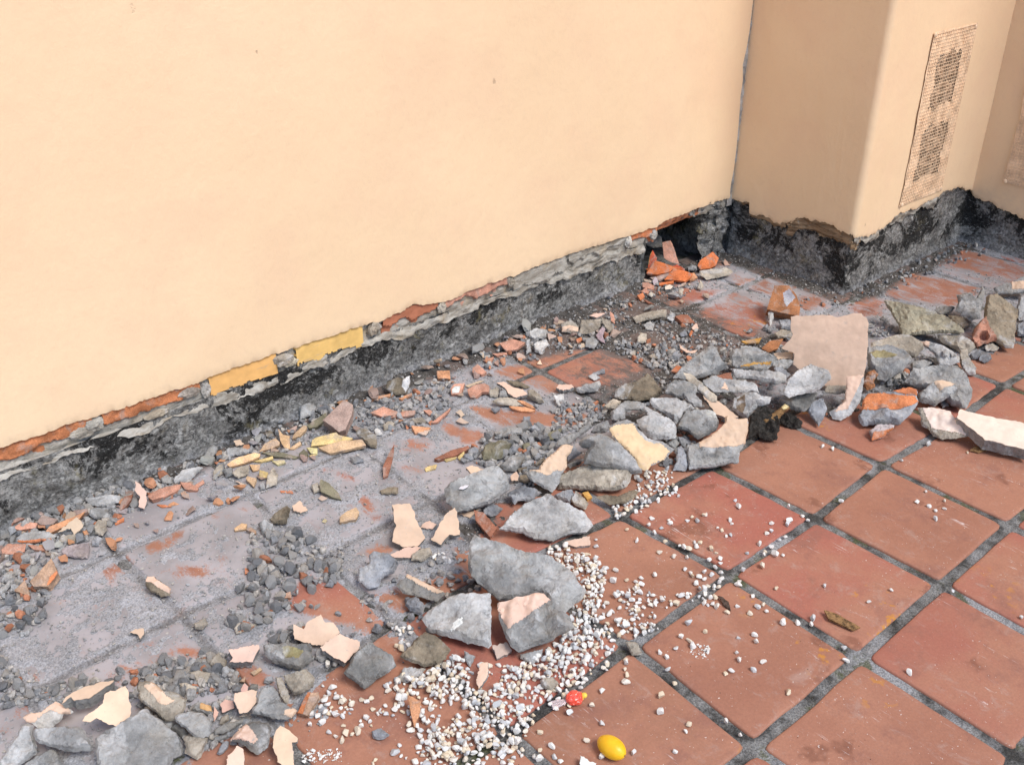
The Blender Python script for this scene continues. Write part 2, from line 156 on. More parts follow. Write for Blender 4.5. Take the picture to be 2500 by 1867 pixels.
["R",[0.3504,0.9185,0.008],[-0.165,-0.346,0.924],[-142,-28,128,136,114,6,-99,-115],0.014,"grey","small grey mortar chip in the dark chip pile left of the pyramid block",[],"paint",[],"unnamed mortar chips in the dark chip pile left of the pyramid block"],
["R",[0.3555,0.943,0.0079],[-0.171,-0.341,0.924],[-147,37,66,83,132,-9,-51,-112],0.014,"dark","small dark grey mortar chip in the dark chip pile left of the pyramid block",[],"paint",[],"unnamed mortar chips in the dark chip pile left of the pyramid block"],
["R",[0.3837,0.9447,0.0071],[-0.345,-0.187,0.92],[-92,2,16,96,94,-8,-17,-89],0.014,"slate","small blue grey mortar chip in the dark chip pile left of the pyramid block",[],"paint",[],"unnamed mortar chips in the dark chip pile left of the pyramid block"],
["R",[0.3856,0.9875,0.0061],[-0.247,-0.277,0.929],[-117,26,81,55,36,-81],0.012,"slate","small blue grey mortar chip in the dark chip pile left of the pyramid block",[],"paint",[],"unnamed mortar chips in the dark chip pile left of the pyramid block"],
["R",[0.3148,0.9263,0.0085],[-0.312,-0.219,0.925],[-112,-12,14,114,120,26,-22,-128],0.014,"slate","small blue grey mortar chip in the dark chip pile left of the pyramid block",[],"paint",[],"unnamed mortar chips in the dark chip pile left of the pyramid block"],
["R",[0.3966,1.0217,0.0094],[-0.254,-0.271,0.928],[-213,16,-38,131,141,81,78,-141,33,-87],0.016,"slate","small blue grey mortar chip in the mid debris between wall and heap",[],"paint",[],"unnamed mortar chips in the mid debris between wall and heap"],
["R",[0.4226,0.9065,0.0349],[-0.353,-0.374,0.858],[-398,-159,-206,-9,95,96,246,295,441,374,484,253,182,26,-75,-222,-310,-324,-460,-329],0.026,"grey","long thin grey ridge leading up to the pyramid block",[],"paint",[],None],
["R",[0.4874,0.8713,0.0461],[-0.461,-0.268,0.846],[-193,3,124,264,211,132,161,-76,-61,-169,-243,-155],0.03,"grey","small grey mortar chip in the middle of the rubble heap",[],"paint",[],"unnamed mortar chips in the middle of the rubble heap"],
["R",[0.5808,0.899,0.0421],[-0.298,-0.418,0.858],[-207,-170,-200,57,104,295,215,110,164,-90,-76,-202],0.028,"pale","small pale grey mortar chip in the middle of the rubble heap",[],"paint",[],"unnamed mortar chips in the middle of the rubble heap"],
["R",[0.6232,0.9618,0.0265],[-0.328,-0.201,0.923],[-227,-110,6,202,226,157,120,-100,-125,-149],0.018,"cream","cream grey flat stone under the brownish rough lump",[],"paint",[],None],
["R",[0.4094,1.0731,0.01],[-0.262,-0.264,0.928],[-108,122,95,131,84,-95,-70,-158],0.016,"slate","blue grey chip alone on red tile above the dark chip pile",[],"paint",[],None],
["S",[0.197,0.8783,0.0165],[-0.399,-0.24,0.885],[-119,9,-8,150,84,50,102,-88,-60,-121],0.01,"paint","small cream square of plaster right of the long grey block","all","paint",[],None],
["R",[0.2153,0.8644,0.0086],[-0.368,-0.165,0.915],[-152,61,-1,132,174,-19,73,-100,-95,-74],0.018,"brown","small brown mortar chip in the dark chip pile left of the pyramid block",[],"paint",[],"unnamed mortar chips in the dark chip pile left of the pyramid block"],
["R",[0.2403,0.9025,0.0071],[-0.322,-0.209,0.923],[-114,-12,-30,81,115,109,76,-77,-47,-101],0.016,"brown","small brown mortar chip in the dark chip pile left of the pyramid block",[],"paint",[],"unnamed mortar chips in the dark chip pile left of the pyramid block"],
["R",[0.3711,0.8506,0.0285],[-0.355,-0.281,0.892],[-173,-30,-21,260,89,76,217,67,10,-130,-123,-243],0.022,"slate","blue grey shard between bitten cream piece and pyramid block",[],"paint",[],None],
["R",[0.3513,0.8275,0.017],[-0.155,-0.353,0.923],[-194,19,196,122,169,-28,-171,-113],0.018,"grey","small grey mortar chip in the middle of the rubble heap",[],"paint",[],"unnamed mortar chips in the middle of the rubble heap"],
["R",[0.3003,0.8993,0.0112],[-0.154,-0.355,0.922],[-185,-40,156,124,146,22,-116,-106],0.012,"brown","small brown mortar chip in the dark chip pile left of the pyramid block",[],"paint",[],"unnamed mortar chips in the dark chip pile left of the pyramid block"],
["R",[0.2422,0.7451,0.0135],[-0.267,-0.259,0.928],[-288,6,143,198,209,59,119,-181,-183,-82],0.026,"slate","blue grey chunk under the left end of the long bar",[],"paint",[],None],
["R",[0.2526,0.7081,0.0146],[-0.277,-0.249,0.928],[-221,-1,-124,291,68,119,218,-55,151,-224,-92,-129],0.024,"tan","tan crumbly chunk on the corner of the kite slab",[],"paint",[],None],
["Y",[0.2873,0.7175,0.0129],[-0.164,-0.236,0.958],[-115,78,34,118,106,-65,-25,-131],0.01,"ochre","ochre stained chip under the long mortar bar",[],"paint",[],None],
["R",[0.3274,0.6571,0.0181],[-0.187,-0.325,0.927],[-519,76,-284,116,4,30,452,162,561,100,386,-91,72,-191,-251,-171,-422,-31],0.022,"brown","layered brown crust of mortar lying on white pebbles",[],"paint",[],None],
["R",[1.35,0.5691,0.0545],[-0.466,-0.178,0.867],[-644,383,-118,611,409,547,635,321,495,-87,115,-600,-101,-622,-296,-351,-495,-202],0.06,"pale","pale mortar block with an olive yellow stain right of the upright panel",[[-523,164,-180,343,217,287,164,107,-344,-35]],"lichen",[],None],
["R",[1.4919,0.6146,0.0473],[-0.263,-0.228,0.937],[-792,109,-57,459,537,416,752,13,442,-384,260,-263,-285,-126,-856,-224],0.034,"tan","flat grey green slab behind the stained block",[],"paint",[],None],
["R",[1.2702,0.566,0.0349],[-0.53,-0.239,0.814],[-152,216,13,331,162,215,79,7,153,-200,-34,-356,-220,-214],0.036,"rust","rusty brown knobbly stone wedged beside the upright panel",[],"paint",[],None],
["R",[1.1464,0.4471,0.0464],[-0.444,-0.245,0.862],[-516,290,22,493,524,725,702,706,801,324,645,-105,399,-478,-223,-611,-503,-706,-655,-451,-592,-257,-606,69],0.044,"slate","grey mortar piece carrying a bright orange brick face",[[-516,290,-116,409,326,408,672,443,789,304,620,124,237,-83,-592,-257,-606,69],[51,499,524,725,702,706,739,494,408,462]],"brick",[],None],
["R",[1.0727,0.4086,0.0191],[-0.349,-0.247,0.904],[-324,-44,-111,190,322,238,294,123,66,-166,-247,-341],0.018,"lilac","small brick shard with lilac top and orange edge, alone on clean tile",[[-247,-341,-222,-138,36,-44,323,157,266,46,66,-166]],"brick",[],None],
["R",[1.3737,0.4025,0.0465],[-0.474,-0.201,0.858],[-922,271,-512,534,213,720,496,480,715,75,743,-260,682,-578,297,-569,-61,-245,-599,-272,-1051,-157],0.07,"grey","domed grey mortar chunk right of the orange brick face",[],"paint",[],None],
["R",[1.3354,0.3984,0.0392],[-0.434,-0.244,0.868],[-529,-129,-204,241,80,412,443,332,516,157,189,-172,-51,-464,-445,-376],0.05,"pale","knobbly mortar lump with cream patch in front of the domed chunk",[[-168,172,81,393,414,326,26,2]],"paint",[],None],
["R",[1.3508,0.3803,0.01],[-0.295,-0.188,0.937],[-120,61,59,180,119,-61,-59,-179],0.014,"grey","small grey mortar chip in the right end of the rubble heap",[],"paint",[],"unnamed mortar chips in the right end of the rubble heap"],
["R",[1.2044,0.3206,0.0268],[-0.481,-0.05,0.875],[-719,260,-358,430,71,509,306,334,803,-28,563,-225,282,-402,37,-402,-116,-274,-357,-228,-511,26],0.03,"tan","curved pale pink plaster piece with a crack, left of the white slab",[[-603,315,-358,430,71,509,306,334,771,-24,282,-142,-102,-207,-338,27]],"palepaint",[],None],
["S",[1.2343,0.1943,0.0602],[-0.235,-0.13,0.963],[-821,552,-470,491,248,420,898,420,894,-563,736,-524,98,-450,-198,-446,-507,-113,-878,214],0.034,"palepaint","large off white painted plaster slab at the right frame edge","all","palepaint",[],None],
["R",[1.6984,0.6694,0.0561],[-0.552,-0.12,0.825],[-1212,309,-1105,366,-513,347,328,390,821,281,1272,74,1432,-93,494,-451,-199,-773,-430,-446,-889,-4],0.054,"olive2","long sloping yellow grey mortar block in the right back",[],"paint",[],None],
["R",[1.7041,0.5278,0.0201],[-0.484,-0.096,0.87],[-710,82,-122,369,411,121,485,10,395,-209,82,-281,-540,-92],0.04,"tan","tan wedge of mortar below the sloping yellow grey block",[],"paint",[],None],
["R",[1.5591,0.5131,0.0401],[-0.526,-0.144,0.838],[-682,216,-440,293,-42,291,367,126,577,-141,347,-340,70,-389,-198,-56],0.032,"pale","broken mortar piece with white crumbs on top, right heap",[[-667,221,-397,263,-378,99,-572,80]],"paint",[],None],
["R",[1.5531,0.497,0.0533],[-0.472,-0.111,0.874],[-118,20,-43,136,79,68,103,-101,-20,-123],0.014,"white","larger white crumb on the broken mortar piece",[],"paint",[],None],
["R",[1.5633,0.4779,0.0489],[-0.502,-0.076,0.861],[-104,9,17,80,100,1,-13,-89],0.01,"white","smaller white crumb on the broken mortar piece",[],"paint",[],None],
["R",[1.5944,0.4438,0.0286],[-0.623,-0.178,0.762],[-339,338,-141,435,-37,192,272,-103,305,-323,100,-385,-160,-155],0.036,"tan","upright narrow lump at the right end of the heap, over a joint",[],"paint",[],None],
["R",[1.9438,0.621,0.0568],[-0.56,-0.26,0.787],[-499,193,-107,357,101,139,229,640,332,530,321,-161,379,-532,61,-682,-435,-399,-382,-87],0.044,"grey","ragged pale grey lump leaning on the hollow brick",[],"paint",[],None],
["R",[1.8354,0.4883,0.0578],[-0.46,-0.289,0.84],[-305,1011,25,1147,333,889,637,592,584,118,543,-761,317,-797,-14,-602,-494,-885,-668,-663,-620,-236,-339,188],0.07,"brown","mortar covered hollow brick with a round dark hole in its end",[[-617,-320,-338,146,-190,-254,52,-633,-234,-843,-494,-885,-668,-663]],"pinkbrick",[[[-343,-550],133,0.03]],None],
["R",[2.2218,0.5996,0.0429],[-0.45,-0.124,0.884],[-662,-299,-189,117,105,477,450,582,626,-110,163,-255,-493,-514],0.036,"grey","peach topped mortar block at the right frame edge, furthest back",[[-209,57,513,334,613,-61,-96,-229]],"paint",[],None],
["R",[2.0828,0.5036,0.034],[-0.509,-0.146,0.848],[-298,399,164,630,422,-387,-55,-532,-234,-111],0.04,"pale","pale grey block cut by the right frame edge",[],"paint",[],None],
["R",[1.965,0.4404,0.0192],[-0.439,-0.131,0.889],[-332,162,177,422,335,-256,-180,-327],0.03,"slate","dark blue grey block at the right frame edge under the pale one",[],"paint",[],None],
["R",[1.6947,0.4657,0.0103],[-0.302,-0.178,0.936],[-181,1,105,253,140,67,48,-144,-112,-177],0.02,"slate","left one of two small grey stones by the hollow brick",[],"paint",[],None],
["R",[1.6939,0.4372,0.0113],[-0.278,-0.199,0.94],[-139,97,159,190,194,5,-30,-193,-184,-99],0.018,"slate","right one of two small grey stones by the hollow brick",[],"paint",[],None],
["R",[1.7719,0.4571,0.0087],[-0.239,-0.233,0.943],[-216,56,48,167,239,32,119,-119,-190,-136],0.018,"tan","small tan mortar chip in the right end of the rubble heap",[],"paint",[],"unnamed mortar chips in the right end of the rubble heap"],
["R",[1.9077,0.6876,0.0162],[-0.368,-0.122,0.922],[-158,147,287,233,237,-2,-58,-259,-308,-120],0.024,"dark","small dark grey mortar chip in the right end of the rubble heap",[],"paint",[],"unnamed mortar chips in the right end of the rubble heap"],
["R",[1.8595,0.6113,0.0168],[-0.292,-0.192,0.937],[-314,249,67,208,334,-162,126,-300,-213,4],0.024,"brown","small brown mortar chip in the right end of the rubble heap",[],"paint",[],"unnamed mortar chips in the right end of the rubble heap"],
["R",[1.489,0.5339,0.0214],[-0.375,-0.118,0.92],[-283,-42,40,213,272,198,134,-133,-163,-236],0.024,"grey","small grey mortar chip in the right end of the rubble heap",[],"paint",[],"unnamed mortar chips in the right end of the rubble heap"],
["B",[1.4778,1.0171,0.0683],[-0.463,-0.401,0.79],[-326,531,149,563,387,212,507,-188,469,-551,-235,-420,-550,-352,-401,204],0.046,"rust","upright rusty brick chunk behind the upright panel",[[-46,274,150,425,349,119,76,-218,-3,-87]],"slatepatch",[],None],
["R",[1.3563,0.9239,0.0175],[-0.377,-0.138,0.916],[-292,-65,-105,172,245,158,273,-72,-121,-192],0.018,"tan","small tan mortar chip around the upright panel at the back of the heap",[],"paint",[],"unnamed mortar chips around the upright panel at the back of the heap"],
["R",[1.4225,0.9658,0.0158],[-0.29,-0.32,0.902],[-206,171,192,205,177,-213,-163,-163],0.026,"slate","small blue grey mortar chip around the upright panel at the back of the heap",[],"paint",[],"unnamed mortar chips around the upright panel at the back of the heap"],
["R",[1.426,1.0246,0.0232],[-0.429,-0.283,0.858],[-119,144,19,272,96,-41,3,-376],0.016,"white","small whitish mortar chip around the upright panel at the back of the heap",[],"paint",[],"unnamed mortar chips around the upright panel at the back of the heap"],
["B",[1.2471,0.8889,0.0304],[-0.323,-0.292,0.9],[-322,-123,-67,184,346,292,167,-88,-124,-265],0.008,"rust","curled rust brown scrap beside the upright panel",[],"paint",[],None],
["Y",[1.2541,0.9687,0.0121],[-0.229,-0.169,0.959],[-320,-49,292,218,220,-45,-191,-124],0.005,"ochre","flat ochre shard on dark soil behind the heap",[],"paint",[],None],
["B",[0.3625,1.321,0.0202],[-0.317,-0.316,0.894],[-162,1,-81,147,222,218,141,-185,-120,-182],0.014,"pink","pink brick chip with a whitish face, mid debris",[[-112,-25,-50,77,114,99,88,-130,-99,-153]],"chalk",[],None],
["B",[0.4017,1.2725,0.0212],[-0.282,-0.347,0.894],[-298,39,-109,178,175,259,316,171,336,-57,124,-53,-65,-247,-205,-217,-275,-74],0.012,"pink","curved pink brick shell in the mid debris",[],"paint",[],None],
["S",[0.4305,1.3238,0.0095],[-0.293,-0.122,0.948],[-210,-150,98,157,222,179,-110,-187],0.004,"tanpaint","small tan painted plaster flake on dark soil at the far wall foot","all","tanpaint",[],"unnamed plaster flakes on dark soil at the far wall foot"],
["S",[0.4722,1.2079,0.0236],[-0.355,-0.178,0.918],[-515,119,-315,200,41,71,317,78,495,-62,237,-248,-46,-166,-215,7],0.01,"paint","ragged cream plaster flake lying in the mid debris","all","paint",[],None],
["R",[0.4373,1.2421,0.0109],[-0.28,-0.349,0.894],[-178,32,85,197,129,54,76,-143,-112,-139],0.018,"tan","small tan mortar chip in the mid debris between wall and heap",[],"paint",[],"unnamed mortar chips in the mid debris between wall and heap"],
["R",[0.4518,1.2205,0.0081],[-0.247,-0.277,0.928],[-125,74,87,106,136,-74,-98,-106],0.016,"grey","small grey mortar chip in the mid debris between wall and heap",[],"paint",[],"unnamed mortar chips in the mid debris between wall and heap"],
["R",[0.5227,1.2358,0.0096],[-0.103,-0.289,0.952],[-310,245,8,131,302,-182,143,-193,-144,-2],0.014,"brown","small brown mortar chip on dark soil at the far wall foot",[],"paint",[],"unnamed mortar chips on dark soil at the far wall foot"],
["R",[0.5076,1.146,0.0156],[-0.414,-0.225,0.882],[-281,168,-117,203,167,7,309,-133,156,-194,-235,-51],0.026,"tan","wedge shaped tan mortar piece right of the ragged cream flake",[],"paint",[],None],
["R",[0.4264,1.1754,0.0148],[-0.228,-0.294,0.928],[-428,39,-263,122,110,139,360,43,487,-167,50,-123,-316,-53],0.014,"tan","curved tan slab over the orange shard in the mid debris",[],"paint",[],None],
["B",[0.44,1.1265,0.0105],[-0.25,-0.275,0.928],[-369,100,91,79,368,-33,231,-93,-45,-68,-276,15],0.008,"peachbrick","blade shaped orange shard under the curved tan slab",[],"paint",[],None],
["B",[0.4588,1.1263,0.019],[-0.224,-0.297,0.928],[-271,151,-109,145,131,-41,214,-160,35,-95],0.008,"peachbrick","small peach orange brick shard in the mid debris between wall and heap",[],"paint",[],"unnamed brick shards in the mid debris between wall and heap"],
["R",[0.486,1.1191,0.0068],[-0.193,-0.323,0.927],[-102,90,96,9,6,-99],0.012,"slate","small blue grey mortar chip in the mid debris between wall and heap",[],"paint",[],"unnamed mortar chips in the mid debris between wall and heap"],
["S",[0.6019,1.1276,0.0182],[-0.195,-0.211,0.958],[-246,-39,-163,95,193,103,262,-10,-46,-149],0.012,"paint","flat cream flake alone on red tile in mid strip","all","paint",[],None],
["R",[0.6525,1.0858,0.013],[-0.251,-0.272,0.929],[-342,-3,-55,140,278,178,370,58,271,-96,-202,-167,-320,-109],0.026,"pale","long pale blue grey stone on red tile in mid strip",[],"paint",[],None],
["R",[0.7007,1.0915,0.0083],[-0.272,-0.253,0.928],[-122,53,42,127,98,-55,-18,-125],0.014,"pale","small pale grey mortar chip on dark soil at the far wall foot",[],"paint",[],"unnamed mortar chips on dark soil at the far wall foot"],
["R",[0.5425,1.0863,0.0135],[-0.284,-0.345,0.895],[-169,157,139,237,127,14,-15,-40,91,-235,-45,-178,-127,45],0.012,"white","whitish T shaped mortar flake in mid strip",[],"paint",[],None],
["R",[0.6056,1.0772,0.0037],[-0.268,-0.144,0.952],[-78,41,78,14,1,-55],0.006,"white","small whitish mortar chip in the middle of the rubble heap",[],"paint",[],"unnamed mortar chips in the middle of the rubble heap"],
["R",[0.5063,1.067,0.0054],[-0.185,-0.219,0.958],[-154,32,103,124,118,-63,-67,-93],0.01,"grey","small grey mortar chip in the mid debris between wall and heap",[],"paint",[],"unnamed mortar chips in the mid debris between wall and heap"],
["S",[0.295,1.2176,0.0102],[-0.183,-0.331,0.926],[-123,59,4,129,112,-58,7,-131],0.006,"tanpaint","small tan painted plaster flake in the mid debris between wall and heap","all","tanpaint",[],"unnamed plaster flakes in the mid debris between wall and heap"],
["S",[0.2742,1.1824,0.0101],[-0.305,-0.225,0.926],[-184,-34,-82,123,182,-9,83,-80],0.008,"tanpaint","small tan painted plaster flake in the mid debris between wall and heap","all","tanpaint",[],"unnamed plaster flakes in the mid debris between wall and heap"],
["R",[0.3854,1.1739,0.0081],[-0.056,-0.326,0.944],[-136,67,86,83,129,-32,-79,-118],0.016,"slate","small blue grey mortar chip in the mid debris between wall and heap",[],"paint",[],"unnamed mortar chips in the mid debris between wall and heap"],
["B",[0.1557,1.0718,0.0151],[-0.109,-0.283,0.953],[-524,-72,-43,88,454,154,461,57,87,-85,-436,-140],0.012,"brownbrick","long brown brick splinter with yellow shards at its right end",[],"paint",[],None],
["Y",[0.143,1.0652,0.0057],[-0.053,-0.328,0.943],[-172,68,198,18,122,-49,-148,-37],0.005,"yellow","small yellow clay shard in the dark chip pile left of the pyramid block",[],"paint",[],"unnamed clay shards in the dark chip pile left of the pyramid block"],
["Y",[0.1692,1.0544,0.0101],[-0.229,-0.181,0.957],[-92,-79,33,168,61,70,-3,-158],0.006,"yellow","small yellow clay shard in the dark chip pile left of the pyramid block",[],"paint",[],"unnamed clay shards in the dark chip pile left of the pyramid block"],
["Y",[0.0787,1.0653,0.0071],[-0.129,-0.146,0.981],[-149,-30,-19,67,150,117,125,-28,-108,-126],0.005,"yellow","small yellow clay shard in the dark chip pile left of the pyramid block",[],"paint",[],"unnamed clay shards in the dark chip pile left of the pyramid block"],
["B",[0.6559,1.4178,0.0236],[-0.303,-0.227,0.926],[-396,27,-31,235,391,157,170,-163,-134,-256],0.009,"pink","pale pink brick plate with a notched top, at the mid wall foot",[],"paint",[],None],
["R",[0.7735,1.4328,0.0153],[-0.408,-0.23,0.883],[-266,26,-106,212,281,208,319,-68,-22,-210,-206,-169],0.022,"white","whitish mortar piece, upper of a pair at the mid wall foot",[],"paint",[],None],
["R",[0.7216,1.3591,0.0182],[-0.416,-0.222,0.882],[-258,41,78,311,216,139,91,-260,-128,-231],0.024,"white","whitish mortar piece, lower of a pair at the mid wall foot",[],"paint",[],None],
["S",[0.8069,1.3999,0.0117],[-0.318,-0.212,0.924],[-173,117,93,49,146,3,-66,-169],0.006,"tanpaint","small tan painted plaster flake on dark soil at the far wall foot","all","tanpaint",[],"unnamed plaster flakes on dark soil at the far wall foot"],
["R",[0.8852,1.4006,0.0156],[-0.226,-0.393,0.891],[-281,143,90,288,281,-19,211,-246,-301,-166],0.018,"tan","rounded peach faced chip at the far wall foot",[[-270,-14,-5,36,249,-68,217,-220,-299,-156]],"paint",[],None],
["R",[0.9331,1.3555,0.018],[-0.399,-0.237,0.886],[-361,198,240,357,313,55,96,-271,-289,-340],0.022,"tan","square tan mortar chip at the far wall foot",[],"paint",[],None],
["R",[0.9857,1.334,0.0175],[-0.281,-0.345,0.895],[-182,328,97,165,228,-254,17,-303,-161,64],0.016,"tan","small tan mortar chip on dark soil at the far wall foot",[],"paint",[],"unnamed mortar chips on dark soil at the far wall foot"],
["S",[1.0017,1.3948,0.0265],[-0.272,-0.141,0.952],[-248,-101,-41,78,265,153,24,-130],0.005,"paint","small cream painted plaster flake on dark soil at the far wall foot","all","paint",[],"unnamed plaster flakes on dark soil at the far wall foot"],
["B",[1.0302,1.3545,0.0235],[-0.471,-0.257,0.844],[-149,239,13,116,143,-214,-6,-141],0.005,"pink","small pink brick shard on dark soil at the far wall foot",[],"paint",[],"unnamed brick shards on dark soil at the far wall foot"],
["B",[0.9161,1.2907,0.0218],[-0.481,-0.331,0.812],[-165,-37,-35,282,78,227,36,-11,166,-294,-81,-165],0.006,"lilacbrick","lilac crescent shaped brick sliver at the far wall foot",[],"paint",[],None],
["R",[0.861,1.2807,0.016],[-0.279,-0.348,0.895],[-182,93,73,264,236,35,73,-236,-201,-156],0.022,"grey","round grey lump beside the lilac crescent sliver",[],"paint",[],None],
["B",[0.8584,1.3304,0.0094],[-0.204,-0.203,0.958],[-101,9,57,136,101,-10,-57,-136],0.006,"brick","small orange brick shard on dark soil at the far wall foot",[],"paint",[],"unnamed brick shards on dark soil at the far wall foot"],
["S",[0.833,1.2922,0.0104],[-0.192,-0.213,0.958],[-125,5,59,124,94,-20,-28,-109],0.008,"tanpaint","small tan painted plaster flake on dark soil at the far wall foot","all","tanpaint",[],"unnamed plaster flakes on dark soil at the far wall foot"],
["B",[0.9428,1.2945,0.0114],[-0.283,-0.243,0.928],[-93,143,53,101,90,-115,-51,-128],0.008,"brownbrick","small dark red brown brick shard on dark soil at the far wall foot",[],"paint",[],"unnamed brick shards on dark soil at the far wall foot"],
["R",[1.1399,1.2794,0.0236],[-0.338,-0.189,0.922],[-601,-210,-221,90,185,285,380,324,454,5,220,-43,-417,-450],0.024,"tan","long tan mortar bar lying on soil in front of the cavity",[],"paint",[],None],
["R",[1.1943,1.2457,0.013],[-0.35,-0.28,0.894],[-154,-81,-14,192,113,101,56,-213],0.014,"pale","small pale grey mortar chip beside the dark cavity in the wall corner",[],"paint",[],"unnamed mortar chips beside the dark cavity in the wall corner"],
["B",[1.212,1.2068,0.0183],[-0.185,-0.323,0.928],[-279,113,-50,171,154,148,295,-226,-120,-207],0.012,"brownbrick","dark red brick chip right of the long tan bar",[],"paint",[],None],
["R",[1.093,1.2499,0.0106],[-0.409,-0.224,0.885],[-215,14,-17,205,134,82,148,-143,-51,-157],0.016,"white","small whitish mortar chip around the upright panel at the back of the heap",[],"paint",[],"unnamed mortar chips around the upright panel at the back of the heap"],
["R",[1.0054,1.2028,0.0132],[-0.282,-0.342,0.896],[-155,1,-18,219,172,168,136,-195,-134,-192],0.018,"cream","cream grey cube shaped chip below the long tan bar",[],"paint",[],None],
["S",[1.1955,1.1473,0.0098],[-0.354,-0.171,0.92],[-107,-54,-11,189,121,2,-3,-138],0.005,"paint","small cream painted plaster flake around the upright panel at the back of the heap","all","paint",[],"unnamed plaster flakes around the upright panel at the back of the heap"],
["B",[1.1568,1.1312,0.0095],[-0.303,-0.106,0.947],[-38,-88,-48,149,67,68,20,-129],0.006,"brick","small orange brick shard around the upright panel at the back of the heap",[],"paint",[],"unnamed brick shards around the upright panel at the back of the heap"],
["R",[1.1339,1.1434,0.008],[-0.334,-0.19,0.923],[-130,-40,16,205,146,-37,-32,-127],0.012,"slate","small blue grey mortar chip around the upright panel at the back of the heap",[],"paint",[],"unnamed mortar chips around the upright panel at the back of the heap"],
["R",[0.9514,1.1031,0.0073],[-0.321,-0.091,0.943],[-163,-28,-41,105,175,46,30,-123],0.012,"tan","small tan mortar chip around the upright panel at the back of the heap",[],"paint",[],"unnamed mortar chips around the upright panel at the back of the heap"],
["R",[0.9196,1.1602,0.0061],[-0.102,-0.287,0.953],[-78,82,136,85,41,-114,-99,-52],0.01,"tan","small tan mortar chip on dark soil at the far wall foot",[],"paint",[],"unnamed mortar chips on dark soil at the far wall foot"],
["B",[0.3857,1.41,0.0203],[-0.339,-0.386,0.858],[-203,119,174,143,203,-141,-174,-121],0.016,"peachbrick","small cube of brick alone at the wall foot",[],"paint",[],None],
["B",[0.4827,1.3704,0.0179],[-0.314,-0.217,0.924],[-187,50,-72,219,268,-28,141,-148,-149,-94],0.014,"pink","wedge of pink brick right of the brick cube",[],"paint",[],None],
["B",[0.5508,1.4031,0.0126],[-0.358,-0.174,0.917],[-187,-29,94,171,93,-141],0.008,"pink","small pink brick shard on dark soil at the far wall foot",[],"paint",[],"unnamed brick shards on dark soil at the far wall foot"],
["B",[0.5617,1.3788,0.0113],[-0.347,-0.186,0.919],[-90,-20,2,130,88,-109],0.008,"pink","small pink brick shard on dark soil at the far wall foot",[],"paint",[],"unnamed brick shards on dark soil at the far wall foot"],
["S",[0.5646,1.449,0.0088],[-0.351,-0.286,0.892],[-95,112,-12,96,81,-89,26,-119],0.004,"tanpaint","small tan painted plaster flake on dark soil at the far wall foot","all","tanpaint",[],"unnamed plaster flakes on dark soil at the far wall foot"],
["B",[0.6081,1.4151,0.0101],[-0.207,-0.2,0.958],[-253,6,155,87,202,5,-104,-98],0.008,"pink","small pink brick shard on dark soil at the far wall foot",[],"paint",[],"unnamed brick shards on dark soil at the far wall foot"],
["S",[0.6652,1.3017,0.0065],[-0.227,-0.295,0.928],[-81,-48,9,127,72,-79],0.004,"paint","small cream painted plaster flake on dark soil at the far wall foot","all","paint",[],"unnamed plaster flakes on dark soil at the far wall foot"],
["R",[0.7562,1.1422,0.0051],[-0.083,-0.303,0.949],[-203,53,235,90,164,-84,-196,-59],0.012,"slate","small blue grey mortar chip on dark soil at the far wall foot",[],"paint",[],"unnamed mortar chips on dark soil at the far wall foot"],
["R",[0.7233,1.1297,0.0073],[-0.106,-0.285,0.953],[-173,82,58,136,173,-83,-57,-135],0.012,"pale","small pale grey mortar chip on dark soil at the far wall foot",[],"paint",[],"unnamed mortar chips on dark soil at the far wall foot"],
["R",[0.6946,1.3857,0.0176],[-0.361,-0.276,0.891],[-110,222,1,285,125,-196,-16,-311],0.014,"pale","small pale grey mortar chip on dark soil at the far wall foot",[],"paint",[],"unnamed mortar chips on dark soil at the far wall foot"],
["R",[0.2434,1.4355,0.024],[-0.259,-0.449,0.855],[-366,-66,-308,141,-40,241,174,176,372,284,338,-13,195,-295,-99,-306,-266,-161],0.034,"brown","brown mortar lump with white flat side at the wall foot",[[149,114,372,284,338,-13,180,-272,89,-93]],"chalk",[],None],
["B",[0.179,1.4369,0.008],[-0.044,-0.332,0.942],[-461,71,405,18,473,-90,-416,0],0.009,"peachbrick","long thin orange brick stick at the wall foot",[],"paint",[],None],
["B",[0.2385,1.3932,0.011],[-0.264,-0.147,0.953],[-172,-126,101,173,149,107,-79,-154],0.007,"peachbrick","small peach orange brick shard at the wall foot right of the yellow shards",[],"paint",[],"unnamed brick shards at the wall foot right of the yellow shards"],
["R",[-0.0195,1.4912,0.0177],[-0.121,-0.462,0.879],[-192,182,147,221,266,13,57,-190,-278,-226],0.028,"grey","grey mortar box shaped chip left of the largest pink brick chunk",[],"paint",[],None],
["Y",[-0.0322,1.4205,0.0206],[-0.203,-0.305,0.931],[-280,-92,232,306,266,127,-7,-157,-211,-184],0.01,"olive","small olive clay shard at the wall foot right of the yellow shards",[],"paint",[],"unnamed clay shards at the wall foot right of the yellow shards"],
["R",[0.0237,1.4763,0.0107],[-0.107,-0.382,0.918],[-203,22,84,128,193,3,-74,-153],0.018,"slate","small blue grey mortar chip at the wall foot right of the yellow shards",[],"paint",[],"unnamed mortar chips at the wall foot right of the yellow shards"],
["B",[-0.0003,1.3482,0.0538],[-0.299,-0.411,0.861],[-477,-46,73,554,313,384,281,73,116,-344,-51,-412,-255,-210],0.034,"pinkgrey","largest pinkish brick chunk at the wall foot",[],"paint",[],None],
["R",[0.023,1.2644,0.0225],[-0.202,-0.406,0.891],[-260,263,13,281,246,24,188,-364,62,-305,-249,101],0.024,"brown","brown mortar chunk with a white streak beside the yellow shards",[],"paint",[],None],
